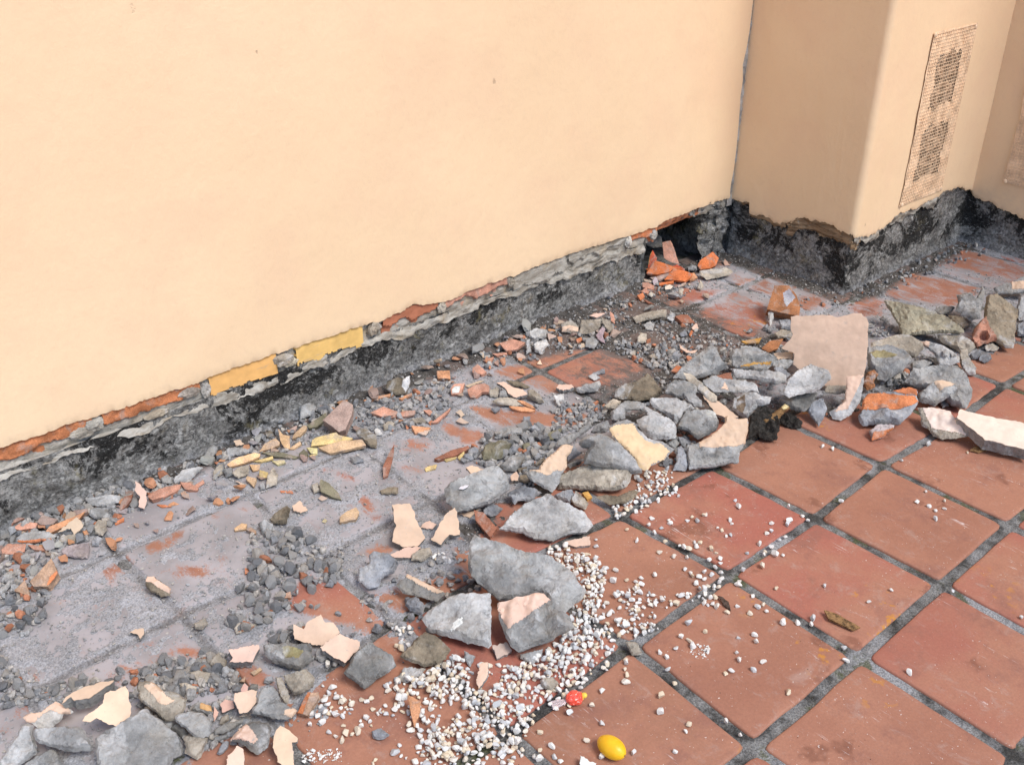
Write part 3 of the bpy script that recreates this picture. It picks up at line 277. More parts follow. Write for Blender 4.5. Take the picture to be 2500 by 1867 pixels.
["B",[0.141,1.3491,0.0157],[-0.2,-0.313,0.928],[-434,36,-73,204,304,12,330,-125,-127,-127],0.009,"pink","oval pink brick shard right of the largest pink chunk",[],"paint",[],None],
["B",[0.1753,1.3114,0.014],[-0.307,-0.22,0.926],[-376,-183,-85,86,258,183,266,27,-63,-113],0.008,"pink","second pink shard right of the oval one",[],"paint",[],None],
["B",[0.1638,1.218,0.0144],[-0.147,-0.358,0.922],[-233,169,257,0,169,-68,-193,-101],0.012,"peachbrick","orange wedge shaped shard in front of the pink ones",[],"paint",[],None],
["R",[0.1121,1.2961,0.0091],[-0.119,-0.378,0.918],[-145,47,27,135,182,50,97,-106,-162,-126],0.016,"cream","small beige mortar chip at the wall foot right of the yellow shards",[],"paint",[],"unnamed mortar chips at the wall foot right of the yellow shards"],
["B",[0.2368,1.2812,0.0101],[-0.221,-0.298,0.929],[-167,81,11,95,149,-69,7,-107],0.007,"pink","small pink brick shard at the wall foot right of the yellow shards",[],"paint",[],"unnamed brick shards at the wall foot right of the yellow shards"],
["B",[0.2458,1.2301,0.0217],[-0.25,-0.274,0.929],[-312,-287,114,160,186,251,152,117,-140,-241],0.008,"pink","slanting pink brick stick in the wall foot debris",[],"paint",[],None],
["S",[0.1639,1.2038,0.0086],[-0.049,-0.33,0.943],[-175,62,199,34,-24,-96],0.006,"tanpaint","small tan painted plaster flake at the wall foot right of the yellow shards","all","tanpaint",[],"unnamed plaster flakes at the wall foot right of the yellow shards"],
["R",[0.2125,1.3497,0.0091],[-0.241,-0.28,0.929],[-174,-12,69,125,164,34,-58,-148],0.014,"pale","small pale grey mortar chip at the wall foot right of the yellow shards",[],"paint",[],"unnamed mortar chips at the wall foot right of the yellow shards"],
["R",[0.1896,1.2651,0.0067],[-0.116,-0.383,0.917],[-218,93,116,93,194,-109,-91,-77],0.014,"tan","small tan mortar chip at the wall foot right of the yellow shards",[],"paint",[],"unnamed mortar chips at the wall foot right of the yellow shards"],
["R",[0.0726,1.29,0.0074],[-0.219,-0.297,0.93],[-103,58,-1,139,137,-82,-33,-116],0.012,"white","small whitish mortar chip at the wall foot right of the yellow shards",[],"paint",[],"unnamed mortar chips at the wall foot right of the yellow shards"],
["Y",[-0.0513,1.3237,0.0206],[-0.281,-0.425,0.86],[-466,21,-382,72,154,183,218,102,583,-2,515,-54,-121,-157,-501,-165],0.01,"yellow","widest yellow clay shard, lying on the tan one",[],"paint",[],None],
["Y",[-0.04,1.278,0.0166],[-0.221,-0.292,0.931],[-657,-14,-69,168,464,187,569,-4,43,-126,-349,-211],0.01,"tanyellow","long tan shard under the widest yellow shard",[],"paint",[],None],
["Y",[-0.1471,1.3925,0.027],[-0.39,-0.53,0.753],[-165,311,-30,129,137,87,142,-262,9,-222,-93,-43],0.008,"peachyellow","upright curled peach shard among yellow shards",[],"paint",[],None],
["Y",[-0.1793,1.403,0.0185],[-0.247,-0.359,0.9],[-305,-178,-167,47,91,207,212,61,198,-17,-29,-119],0.009,"tanyellow","tan fan shaped shard left of the upright curled one",[],"paint",[],None],
["Y",[-0.0931,1.404,0.0224],[-0.272,-0.342,0.899],[-171,-80,75,217,165,154,124,33,1,-124,-195,-199],0.009,"tanyellow","small tan yellow clay shard at the wall foot right of the yellow shards",[],"paint",[],"unnamed clay shards at the wall foot right of the yellow shards"],
["Y",[-0.128,1.3701,0.0106],[-0.279,-0.236,0.931],[-166,-122,69,154,127,76,-30,-108],0.007,"tanyellow","small tan yellow clay shard among the yellow clay shards at the wall foot",[],"paint",[],"unnamed clay shards among the yellow clay shards at the wall foot"],
["Y",[-0.2635,1.3884,0.0172],[-0.169,-0.418,0.893],[-449,-55,-190,84,269,143,404,76,376,3,-27,-106,-382,-146],0.009,"peachyellow","leaf shaped peach yellow shard at the left of the yellow group",[],"paint",[],None],
["Y",[-0.1794,1.3511,0.0127],[-0.177,-0.322,0.93],[-510,165,-27,98,416,-107,315,-155,-194,-1],0.008,"olive","small olive clay shard among the yellow clay shards at the wall foot",[],"paint",[],"unnamed clay shards among the yellow clay shards at the wall foot"],
["Y",[-0.2207,1.3652,0.0084],[-0.244,-0.153,0.958],[-268,-119,152,149,207,73,-92,-103],0.006,"yellow","small yellow clay shard among the yellow clay shards at the wall foot",[],"paint",[],"unnamed clay shards among the yellow clay shards at the wall foot"],
["R",[-0.2539,1.4382,0.0098],[-0.235,-0.267,0.934],[-350,88,47,111,364,11,209,-52,-270,-158],0.016,"pale","pale grey slab behind the leaf shaped shard",[],"paint",[],None],
["Y",[-0.2567,1.3461,0.0115],[-0.08,-0.484,0.872],[-112,130,141,41,60,-88,-89,-83],0.009,"peachyellow","small peach clay shard among the yellow clay shards at the wall foot",[],"paint",[],"unnamed clay shards among the yellow clay shards at the wall foot"],
["Y",[-0.1376,1.3166,0.0128],[-0.264,-0.25,0.932],[-122,16,-25,186,128,33,80,-133,-61,-102],0.009,"olive","small olive clay shard among the yellow clay shards at the wall foot",[],"paint",[],"unnamed clay shards among the yellow clay shards at the wall foot"],
["Y",[-0.1083,1.3172,0.0118],[-0.207,-0.301,0.931],[-171,120,110,79,96,-105,-35,-95],0.009,"paleyellow","small pale yellow clay shard among the yellow clay shards at the wall foot",[],"paint",[],"unnamed clay shards among the yellow clay shards at the wall foot"],
["Y",[-0.1181,1.3001,0.0091],[-0.059,-0.417,0.907],[-94,57,75,36,19,-93],0.006,"yellow","small yellow clay shard among the yellow clay shards at the wall foot",[],"paint",[],"unnamed clay shards among the yellow clay shards at the wall foot"],
["Y",[-0.1975,1.3295,0.0081],[-0.226,-0.171,0.959],[-213,-2,85,87,149,10,-21,-94],0.006,"paleyellow","small pale yellow clay shard among the yellow clay shards at the wall foot",[],"paint",[],"unnamed clay shards among the yellow clay shards at the wall foot"],
["R",[-0.3164,1.4719,0.0127],[-0.187,-0.398,0.898],[-156,-32,88,220,213,179,23,-181,-168,-186],0.018,"grey","small grey mortar chip among the yellow clay shards at the wall foot",[],"paint",[],"unnamed mortar chips among the yellow clay shards at the wall foot"],
["S",[-0.2351,1.4764,0.0104],[-0.07,-0.4,0.914],[-92,94,59,83,119,-92,-85,-85],0.008,"paint","tiny cream wedge behind the yellow shards","all","paint",[],None],
["R",[-0.299,1.4503,0.0061],[-0.234,-0.158,0.959],[-154,14,94,107,120,-21,-61,-100],0.012,"slate","small blue grey mortar chip among the yellow clay shards at the wall foot",[],"paint",[],"unnamed mortar chips among the yellow clay shards at the wall foot"],
["R",[-0.1541,1.4602,0.0092],[-0.269,-0.242,0.932],[-130,21,9,161,135,-42,-14,-140],0.016,"brown","small brown mortar chip among the yellow clay shards at the wall foot",[],"paint",[],"unnamed mortar chips among the yellow clay shards at the wall foot"],
["R",[-0.093,1.4452,0.0076],[-0.058,-0.416,0.908],[-147,44,173,106,75,-40,-101,-109],0.012,"pinkgrey","small dusty pink mortar chip among the yellow clay shards at the wall foot",[],"paint",[],"unnamed mortar chips among the yellow clay shards at the wall foot"],
["R",[-0.2946,1.3492,0.0115],[-0.099,-0.378,0.92],[-224,10,-53,149,220,150,161,-132,-104,-177],0.018,"cream","small beige mortar chip among the yellow clay shards at the wall foot",[],"paint",[],"unnamed mortar chips among the yellow clay shards at the wall foot"],
["Y",[-0.2954,1.2979,0.0145],[-0.211,-0.289,0.934],[-127,47,-101,127,137,32,91,-206],0.008,"tanyellow","small tan yellow clay shard among the yellow clay shards at the wall foot",[],"paint",[],"unnamed clay shards among the yellow clay shards at the wall foot"],
["Y",[-0.2564,1.3059,0.0116],[-0.16,-0.333,0.929],[-89,156,115,36,83,-124,-110,-68],0.008,"yellow","small yellow clay shard among the yellow clay shards at the wall foot",[],"paint",[],"unnamed clay shards among the yellow clay shards at the wall foot"],
["R",[-0.2509,1.272,0.0145],[-0.222,-0.282,0.933],[-139,60,-20,342,140,92,136,-191,-116,-303],0.014,"tan","small tan mortar chip among the yellow clay shards at the wall foot",[],"paint",[],"unnamed mortar chips among the yellow clay shards at the wall foot"],
["R",[-0.3367,1.3889,0.0135],[-0.069,-0.485,0.872],[-124,12,64,149,185,147,76,-103,-202,-205],0.014,"tan","small tan mortar chip among the yellow clay shards at the wall foot",[],"paint",[],"unnamed mortar chips among the yellow clay shards at the wall foot"],
["R",[-0.3168,1.3719,0.0091],[-0.028,-0.429,0.903],[-101,144,126,89,86,-116,-111,-117],0.016,"grey","small grey mortar chip among the yellow clay shards at the wall foot",[],"paint",[],"unnamed mortar chips among the yellow clay shards at the wall foot"],
["S",[-0.3153,1.3104,0.0068],[-0.225,-0.167,0.96],[-189,78,149,2,40,-80],0.005,"tanpaint","small tan painted plaster flake among the yellow clay shards at the wall foot","all","tanpaint",[],"unnamed plaster flakes among the yellow clay shards at the wall foot"],
["R",[-0.283,1.2663,0.0073],[-0.148,-0.343,0.928],[-72,76,48,112,71,-76,-47,-112],0.012,"grey","small grey mortar chip among the yellow clay shards at the wall foot",[],"paint",[],"unnamed mortar chips among the yellow clay shards at the wall foot"],
["Y",[-0.1745,1.1356,0.0188],[-0.259,-0.257,0.931],[-260,165,-249,285,-27,178,254,-83,354,-272,110,-207,-182,-67],0.01,"olive","olive yellow grooved shard lying alone on the dust",[],"paint",[],None],
["R",[-0.1896,1.1706,0.0093],[-0.198,-0.308,0.931],[-113,90,51,154,113,-91,-50,-154],0.014,"tan","small tan mortar chip among the yellow clay shards at the wall foot",[],"paint",[],"unnamed mortar chips among the yellow clay shards at the wall foot"],
["Y",[-0.1913,1.0181,0.0157],[-0.123,-0.371,0.92],[-233,10,-44,111,198,160,239,13,109,-161,-270,-132],0.012,"tanyellow","tan grooved shard lying alone, nearer than the olive one",[],"paint",[],None],
["B",[-0.0017,1.1303,0.0253],[-0.147,-0.357,0.923],[-181,-108,33,226,259,522,167,197,61,-34,-104,-375,-236,-428],0.01,"brownbrick","narrow red brown brick stick lying alone on the dust",[],"paint",[],None],
["R",[-0.0598,1.0473,0.0077],[-0.236,-0.171,0.957],[-240,-45,-40,95,191,134,230,-50,-142,-134],0.014,"brown","flat brown chip on the dust below the brick stick",[],"paint",[],None],
["S",[-0.265,1.1229,0.013],[-0.209,-0.296,0.932],[-158,63,27,204,212,-75,40,-139,-121,-53],0.009,"paint","pink cream arrow shaped chip on the dust","all","paint",[],None],
["R",[-0.314,1.1191,0.0167],[-0.211,-0.389,0.897],[-278,-67,-50,114,145,230,233,145,113,-231,-163,-191],0.026,"brown","tan brown mortar chunk casting shade on dusty tile",[],"paint",[],None],
["Y",[-0.4013,1.1503,0.0106],[-0.173,-0.319,0.932],[-147,-14,25,107,145,52,110,-72,-133,-72],0.009,"peachyellow","small peach clay shard on the dust covered tiles",[],"paint",[],"unnamed clay shards on the dust covered tiles"],
["B",[-0.3886,1.1189,0.0131],[-0.101,-0.377,0.921],[-128,75,1,90,87,-52,40,-112],0.01,"tanbrick","small tan brick shard on the dust covered tiles",[],"paint",[],"unnamed brick shards on the dust covered tiles"],
["R",[-0.3571,1.1119,0.0115],[-0.079,-0.396,0.915],[-150,125,27,175,164,9,105,-163,-146,-146],0.022,"grey","grey stone beside the tan brown chunk",[],"paint",[],None],
["Y",[-0.2395,1.0513,0.0054],[-0.179,-0.216,0.96],[-57,-24,-4,74,50,14,11,-64],0.004,"paleyellow","small pale yellow clay shard on the dust covered tiles",[],"paint",[],"unnamed clay shards on the dust covered tiles"],
["S",[-0.1978,1.1281,0.0078],[-0.151,-0.24,0.959],[-105,11,-7,84,121,-13,-9,-82],0.006,"tanpaint","small tan painted plaster flake on the dust covered tiles","all","tanpaint",[],"unnamed plaster flakes on the dust covered tiles"],
["B",[-0.2469,1.212,0.004],[-0.238,-0.16,0.958],[-181,2,118,61,185,-11,-122,-51],0.004,"brick","small orange brick shard on the dust covered tiles",[],"paint",[],"unnamed brick shards on the dust covered tiles"],
["R",[-0.0436,1.2135,0.0074],[-0.182,-0.217,0.959],[-195,53,41,118,194,-42,-40,-129],0.014,"slate","small blue grey mortar chip among the yellow clay shards at the wall foot",[],"paint",[],"unnamed mortar chips among the yellow clay shards at the wall foot"],
["S",[-0.5353,1.3802,0.0376],[-0.102,-0.691,0.715],[-14,368,69,261,146,45,65,-212,-22,-355,-130,-240,-20,-25,-93,157],0.007,"paint","cream zigzag flake standing up at the left wall foot","all","paint",[],None],
["B",[-0.4807,1.3822,0.0205],[-0.117,-0.353,0.928],[-372,-30,-242,82,82,141,426,121,374,-14,10,-135,-279,-165],0.014,"pink","long pinkish shard right of the cream zigzag flake",[],"paint",[],None],
["B",[-0.4191,1.3716,0.015],[-0.113,-0.36,0.926],[-203,197,16,116,180,-101,139,-164,-132,-49],0.01,"pink","small pink brick shard among the yellow clay shards at the wall foot",[],"paint",[],"unnamed brick shards among the yellow clay shards at the wall foot"],
["R",[-0.4044,1.4157,0.0192],[-0.1,-0.37,0.924],[-335,-32,-85,161,305,157,409,86,45,-189,-339,-184],0.016,"pale","pale grey wedge behind the long pinkish shard",[],"paint",[],None],
["R",[-0.4478,1.4395,0.0092],[-0.102,-0.365,0.925],[-137,84,39,146,148,-42,70,-133,-120,-55],0.016,"grey","small grey mortar chip in the left pile at the wall foot",[],"paint",[],"unnamed mortar chips in the left pile at the wall foot"],
["B",[-0.6844,1.5127,0.0155],[-0.003,-0.42,0.908],[-137,54,-14,109,239,-20,53,-82,-141,-61],0.008,"peachbrick","small orange leaf shaped shard, highest in the left pile",[],"paint",[],None],
["R",[-0.6021,1.443,0.019],[-0.176,-0.386,0.906],[-375,120,41,143,373,62,337,-120,-24,-152,-352,-55],0.018,"pale","pale grey oblong slab in the left pile",[],"paint",[],None],
["B",[-0.5671,1.3989,0.0227],[-0.17,-0.395,0.903],[-149,-89,-23,158,174,186,137,56,-12,-117,-127,-194],0.012,"brownbrick","small dark red brown brick shard in the left pile at the wall foot",[],"paint",[],"unnamed brick shards in the left pile at the wall foot"],
["R",[-0.7061,1.4842,0.0114],[0.02,-0.435,0.9],[-136,133,50,129,156,-86,59,-169,-128,-7],0.016,"grey","small grey mortar chip in the left pile at the wall foot",[],"paint",[],"unnamed mortar chips in the left pile at the wall foot"],
["R",[-0.6529,1.4912,0.0109],[-0.103,-0.435,0.894],[-151,49,64,156,201,5,5,-143,-119,-67],0.018,"grey","small grey mortar chip in the left pile at the wall foot",[],"paint",[],"unnamed mortar chips in the left pile at the wall foot"],
["R",[-0.6326,1.3998,0.018],[0.001,-0.51,0.86],[-128,185,90,151,229,-133,111,-201,-122,-68,-179,66],0.02,"grey","rounded grey chip right in the left pile",[],"paint",[],None],
["B",[-0.6668,1.4332,0.0192],[-0.179,-0.286,0.941],[-251,-59,-93,97,181,119,220,28,-57,-184],0.01,"pinkgrey","small dusty pink brick shard in the left pile at the wall foot",[],"paint",[],"unnamed brick shards in the left pile at the wall foot"],
["B",[-0.7069,1.4143,0.0194],[-0.008,-0.416,0.909],[-402,-19,-285,69,219,74,543,100,348,-29,-66,-80,-357,-115],0.01,"peachbrick","longest leaf shaped orange shard in the left pile",[],"paint",[],None],
["S",[-0.6947,1.385,0.0225],[-0.106,-0.431,0.896],[-343,-49,-61,124,114,202,184,78,191,-92,-20,-222,-65,-41],0.009,"tanpaint","cream tan flake with notched corner in the left pile","all","tanpaint",[],None],
["B",[-0.7751,1.4607,0.0173],[-0.073,-0.36,0.93],[-268,51,-29,140,260,-5,184,-120,-146,-66],0.01,"pink","flat pink shard at the left of the left pile",[],"paint",[],None],
["B",[-0.7342,1.4454,0.0213],[0.022,-0.434,0.901],[-178,69,-5,201,235,-86,87,-156,-138,-29],0.01,"pinkgrey","small dusty pink brick shard in the left pile at the wall foot",[],"paint",[],"unnamed brick shards in the left pile at the wall foot"],
["R",[-0.7739,1.4106,0.0143],[-0.176,-0.369,0.913],[-387,59,-236,191,209,140,473,-39,370,-148,-72,-128,-357,-74],0.02,"pale","grey slab with orange lower edge in the left pile",[[-357,-74,-333,-31,-73,-71,369,-100,370,-148,-72,-128]],"brick",[],None],
["R",[-0.7121,1.3638,0.0052],[-0.077,-0.365,0.928],[-283,39,-54,128,256,82,295,-108,28,-113,-244,-28],0.016,"cream","beige flat chip below the notched flake",[],"paint",[],None],
["R",[-0.7188,1.3028,0.0126],[-0.147,-0.311,0.939],[-354,82,-60,186,252,174,278,-12,228,-229,-55,-172,-288,-28],0.018,"lilac","pale lilac slab, lowest right in the left pile",[],"paint",[],None],
["R",[-0.6476,1.3483,0.0155],[-0.15,-0.404,0.902],[-133,49,-37,222,158,158,121,-80,27,-219,-136,-130],0.024,"tan","tan squarish chip at the right rim of the left pile",[],"paint",[],None],
["B",[-0.6714,1.3599,0.01],[-0.007,-0.421,0.907],[-113,76,110,36,108,-37,-105,-75],0.008,"peachbrick","small peach orange brick shard in the left pile at the wall foot",[],"paint",[],"unnamed brick shards in the left pile at the wall foot"],
["B",[-0.6014,1.3582,0.0078],[-0.104,-0.255,0.961],[-116,-4,107,90,102,-2,-93,-84],0.006,"brick","small orange brick shard in the left pile at the wall foot",[],"paint",[],"unnamed brick shards in the left pile at the wall foot"],
["B",[-0.8248,1.3945,0.0187],[0.011,-0.419,0.908],[-211,103,-42,190,284,7,188,-157,6,-145,-225,3],0.01,"pink","broad pink shard at the lower left of the left pile",[],"paint",[],None],
["B",[-0.7767,1.3708,0.0103],[-0.195,-0.263,0.945],[-300,110,-47,64,248,-49,231,-97,-133,-29],0.008,"pink","small pink brick shard in the left pile at the wall foot",[],"paint",[],"unnamed brick shards in the left pile at the wall foot"],
["B",[-0.7553,1.3668,0.0113],[0.051,-0.454,0.89],[-65,120,107,13,18,-100,-60,-33],0.008,"peachbrick","small peach orange brick shard in the left pile at the wall foot",[],"paint",[],"unnamed brick shards in the left pile at the wall foot"],
["R",[-0.8166,1.4696,0.006],[0.053,-0.448,0.892],[-61,201,168,-18,71,-150,-179,-32],0.018,"grey","small grey mortar chip in the left pile at the wall foot",[],"paint",[],"unnamed mortar chips in the left pile at the wall foot"],
["B",[-0.7373,1.494,0.0112],[-0.026,-0.398,0.917],[-124,11,75,69,125,-31,-75,-49],0.006,"pinkgrey","small dusty pink brick shard in the left pile at the wall foot",[],"paint",[],"unnamed brick shards in the left pile at the wall foot"],
["B",[-0.7867,1.4922,0.0159],[-0.142,-0.304,0.942],[-13,124,176,51,-58,-41,-106,-135],0.006,"brownbrick","small dark red brown brick shard in the left pile at the wall foot",[],"paint",[],"unnamed brick shards in the left pile at the wall foot"],
["R",[-0.656,1.4079,0.0077],[-0.048,-0.391,0.919],[-70,113,53,60,97,-70,-80,-103],0.014,"grey","small grey mortar chip in the left pile at the wall foot",[],"paint",[],"unnamed mortar chips in the left pile at the wall foot"],
["R",[-0.6525,1.3896,0.0066],[-0.17,-0.296,0.94],[-121,-18,7,85,121,17,-7,-85],0.014,"slate","small blue grey mortar chip in the left pile at the wall foot",[],"paint",[],"unnamed mortar chips in the left pile at the wall foot"],
["R",[-0.6717,1.3147,0.0089],[-0.122,-0.335,0.934],[-97,39,18,144,141,43,46,-133,-108,-92],0.016,"slate","small blue grey mortar chip in the left pile at the wall foot",[],"paint",[],"unnamed mortar chips in the left pile at the wall foot"],
["R",[-0.8107,1.3565,0.0087],[-0.184,-0.269,0.945],[-150,44,-37,131,143,20,115,-105,-71,-90],0.02,"grey","small grey mortar chip in the left pile at the wall foot",[],"paint",[],"unnamed mortar chips in the left pile at the wall foot"],
["B",[-0.8061,1.2397,0.0334],[-0.191,-0.357,0.915],[-294,-93,-142,77,103,393,219,98,257,14,76,-268,-220,-220],0.026,"tanbrick","tan brick chunk with orange right edge below the left pile",[[60,-265,98,-78,237,75,264,5,106,-215]],"brick",[],None],
["B",[-0.8513,1.24,0.0192],[-0.159,-0.377,0.913],[-200,11,11,216,87,-54,101,-174],0.014,"tanbrick","small tan wedge left of the tan brick chunk",[],"paint",[],None],
["R",[-0.8765,1.2832,0.0093],[-0.137,-0.302,0.943],[-121,-5,163,179,72,-6,-114,-168],0.014,"pale","small pale grey mortar chip on the dust covered tiles",[],"paint",[],"unnamed mortar chips on the dust covered tiles"],
["B",[-0.4783,1.3447,0.0049],[-0.004,-0.342,0.94],[-74,40,56,54,148,-80,-130,-13],0.005,"peachbrick","small peach orange brick shard in the left pile at the wall foot",[],"paint",[],"unnamed brick shards in the left pile at the wall foot"],
["B",[-0.4424,1.3558,0.0125],[-0.191,-0.296,0.936],[-85,31,11,93,77,-21,-3,-103],0.01,"peachbrick","small peach orange brick shard in the left pile at the wall foot",[],"paint",[],"unnamed brick shards in the left pile at the wall foot"],
["B",[-0.3944,1.3754,0.0052],[-0.048,-0.411,0.91],[-209,-1,136,91,123,-22,-49,-68],0.006,"pink","small pink brick shard among the yellow clay shards at the wall foot",[],"paint",[],"unnamed brick shards among the yellow clay shards at the wall foot"],
["B",[-0.4706,1.3756,0.0063],[-0.222,-0.161,0.962],[-87,-15,29,82,88,-4,-30,-63],0.005,"brick","small orange brick shard in the left pile at the wall foot",[],"paint",[],"unnamed brick shards in the left pile at the wall foot"],
["B",[-0.4976,1.3513,0.0059],[-0.206,-0.174,0.963],[-190,24,26,31,197,-5,-33,-51],0.005,"brick","small orange brick shard in the left pile at the wall foot",[],"paint",[],"unnamed brick shards in the left pile at the wall foot"],
["R",[-0.3162,1.4691,0.0167],[-0.296,-0.395,0.87],[-167,-150,-41,164,78,231,181,119,78,-125,-128,-240],0.02,"grey","grey upright chip left of the yellow shards",[],"paint",[],None],
["R",[-0.3387,1.3827,0.0115],[-0.06,-0.492,0.869],[-192,-68,195,198,131,33,-135,-164],0.014,"grey","small grey mortar chip among the yellow clay shards at the wall foot",[],"paint",[],"unnamed mortar chips among the yellow clay shards at the wall foot"],
["R",[-0.5573,1.4982,0.0059],[-0.02,-0.418,0.908],[-126,64,93,81,116,-89,-83,-56],0.014,"grey","small grey mortar chip in the left pile at the wall foot",[],"paint",[],"unnamed mortar chips in the left pile at the wall foot"],
["R",[-0.5373,1.4827,0.0068],[-0.229,-0.253,0.94],[-97,21,15,115,99,-31,-17,-106],0.012,"grey","small grey mortar chip in the left pile at the wall foot",[],"paint",[],"unnamed mortar chips in the left pile at the wall foot"],
["R",[-0.5821,1.3911,0.0068],[0.033,-0.364,0.931],[-101,112,147,-2,53,-114,-99,4],0.01,"lilac","small lilac grey mortar chip in the left pile at the wall foot",[],"paint",[],"unnamed mortar chips in the left pile at the wall foot"],
["R",[-0.6804,1.4869,0.0065],[-0.167,-0.384,0.908],[-115,41,106,115,46,-61,-37,-95],0.01,"pale","small pale grey mortar chip in the left pile at the wall foot",[],"paint",[],"unnamed mortar chips in the left pile at the wall foot"],
["R",[-0.6358,1.0698,0.0162],[-0.189,-0.382,0.904],[-238,100,-201,267,-67,243,127,34,272,-108,249,-256,67,-260,-208,-20],0.02,"brown","knobbly cream topped piece alone on the dustiest tile",[[-201,267,-67,243,28,90,272,-108,234,-215,23,-62,-106,76,-221,116]],"paint",[],None],
["R",[-0.6169,0.9091,0.01],[-0.125,-0.438,0.89],[-133,65,108,117,142,-24,8,-109,-125,-48],0.02,"tan","tan rounded chip in the dust covered joint",[],"paint",[],None],
["S",[-0.7232,0.9639,0.0149],[-0.191,-0.375,0.907],[-162,42,-51,100,106,65,104,-41,25,-149,-21,-18],0.01,"paint","small cream chip at the joint of the dustiest tile","all","paint",[],None],
["R",[-0.5561,0.8471,0.0064],[-0.018,-0.435,0.9],[-162,81,-43,140,256,-58,122,-110,-174,-54],0.016,"tan","tan chip with a thin orange edge right of the dust covered joint",[[-183,-36,135,-84,253,-65,154,-118]],"brick",[],None],
["B",[-0.4431,0.8753,0.0113],[-0.191,-0.308,0.932],[-123,19,99,90,114,-66,-89,-43],0.01,"peachbrick","orange chip on slate chips left of the crumbly lump",[],"paint",[],None],
["B",[-0.4631,0.9999,0.0099],[-0.155,-0.426,0.891],[-55,84,76,30,58,-65,-79,-49],0.009,"brick","orange cube chip among grey chips on the dust",[],"paint",[],None],
["R",[-0.6799,0.7763,0.0107],[-0.124,-0.438,0.891],[-212,149,-30,138,185,-2,120,-148,-62,-137],0.018,"cream","upper one of two beige chips in dark crumbs, lower left",[],"paint",[],None],
["R",[-0.7126,0.7656,0.0114],[-0.189,-0.384,0.904],[-149,116,-45,111,158,-9,119,-161,-83,-57],0.018,"cream","lower one of two beige chips in dark crumbs, lower left",[],"paint",[],None],
["R",[-0.6661,0.7917,0.0116],[-0.06,-0.397,0.916],[-113,117,48,118,142,-72,42,-173,-118,10],0.018,"grey","small grey mortar chip in the lower left part of the heap",[],"paint",[],"unnamed mortar chips in the lower left part of the heap"],
["R",[-0.638,0.7897,0.0112],[-0.002,-0.442,0.897],[-160,94,85,169,84,44,141,-61,67,-143,-53,-128,-164,25],0.022,"tan","small tan mortar chip in the lower left part of the heap",[],"paint",[],"unnamed mortar chips in the lower left part of the heap"],
["S",[-0.6794,0.6721,0.0143],[-0.128,-0.438,0.89],[-119,70,-9,129,111,52,107,-79,25,-81,-115,-92],0.012,"pinkpaint","pink plaster chip left of the flat cream plate","all","pinkpaint",[],None],
["R",[-0.7157,0.6973,0.0135],[-0.244,-0.342,0.907],[-44,117,140,48,191,-82,100,-117,-28,-52,-210,3,-149,82],0.018,"grey","grey chip with an ochre painted end, lower left heap",[[-44,117,140,48,177,-67,95,-61,-39,-2]],"ochrepaint",[],None],
["S",[-0.704,0.6757,0.0104],[-0.092,-0.537,0.838],[37,140,76,6,-49,-117,-60,-68,-4,39],0.005,"pinkpaint","small pink painted plaster flake in the lower left part of the heap","all","pinkpaint",[],"unnamed plaster flakes in the lower left part of the heap"],
["S",[-0.6329,0.6977,0.0089],[-0.12,-0.448,0.886],[-79,14,30,105,79,19,24,-83,-54,-56],0.006,"pinkpaint","small pink flake pointing up above the flat cream plate","all","pinkpaint",[],None],
["B",[-0.6227,0.7229,0.0064],[-0.137,-0.344,0.929],[-72,-12,52,65,20,-52],0.005,"tanbrick","small tan brick shard in the lower left part of the heap",[],"paint",[],"unnamed brick shards in the lower left part of the heap"],
["Y",[-0.593,0.7245,0.0083],[-0.068,-0.299,0.952],[-109,18,79,54,104,-8,-75,-64],0.007,"tanyellow","small tan bar chip on red tile below the sawtooth block",[],"paint",[],None],
["R",[-0.5879,0.6872,0.0065],[-0.206,-0.291,0.934],[-94,-37,-71,52,69,72,103,-21,-7,-66],0.016,"slate","small blue grey mortar chip in the lower left part of the heap",[],"paint",[],"unnamed mortar chips in the lower left part of the heap"],
["R",[-0.617,0.6908,0.0065],[-0.189,-0.303,0.934],[-103,-9,-35,73,78,45,79,-46,-19,-64],0.016,"dark","small dark grey mortar chip in the lower left part of the heap",[],"paint",[],"unnamed mortar chips in the lower left part of the heap"],
["R",[-0.6967,0.653,0.0068],[-0.145,-0.425,0.894],[-98,-50,-37,60,75,83,83,-19,-22,-73],0.018,"tan","small tan mortar chip in the lower left part of the heap",[],"paint",[],"unnamed mortar chips in the lower left part of the heap"],
["S",[-0.2847,0.4219,0.0256],[-0.339,-0.193,0.921],[-53,-163,-126,189,33,264,112,-18,34,-272],0.008,"paint","cream flake lying on the white pebbles","all","paint",[],None],
["B",[-0.4314,0.4347,0.0252],[-0.183,-0.328,0.927],[-86,309,134,148,70,-105,-46,-300,-73,-51],0.009,"peachbrick","peach leaf shaped shard on the white pebbles",[],"paint",[],None],
["R",[-0.1961,0.331,0.0135],[-0.336,-0.196,0.921],[-184,19,40,144,181,46,81,-112,-118,-97],0.02,"tan","grey chip on the white pebbles left of the candy",[],"paint",[],None],
["R",[-0.5029,0.4431,0.0076],[-0.252,-0.266,0.93],[-157,48,13,113,189,1,68,-92,-112,-69],0.016,"slate","grey chip near the bottom edge among scattered pebbles",[],"paint",[],None],
["R",[-0.2682,0.4827,0.0104],[-0.125,-0.377,0.918],[-29,186,143,-8,-17,-171,-96,-6],0.014,"pale","small pale grey mortar chip in the dark chip pile left of the pyramid block",[],"paint",[],"unnamed mortar chips in the dark chip pile left of the pyramid block"],
["S",[0.1445,0.6032,0.0097],[-0.183,-0.22,0.958],[-292,45,277,172,279,-54,-41,-116,-223,-47],0.007,"paint","cream flake on clean tile just below the kite slab","all","paint",[],None],
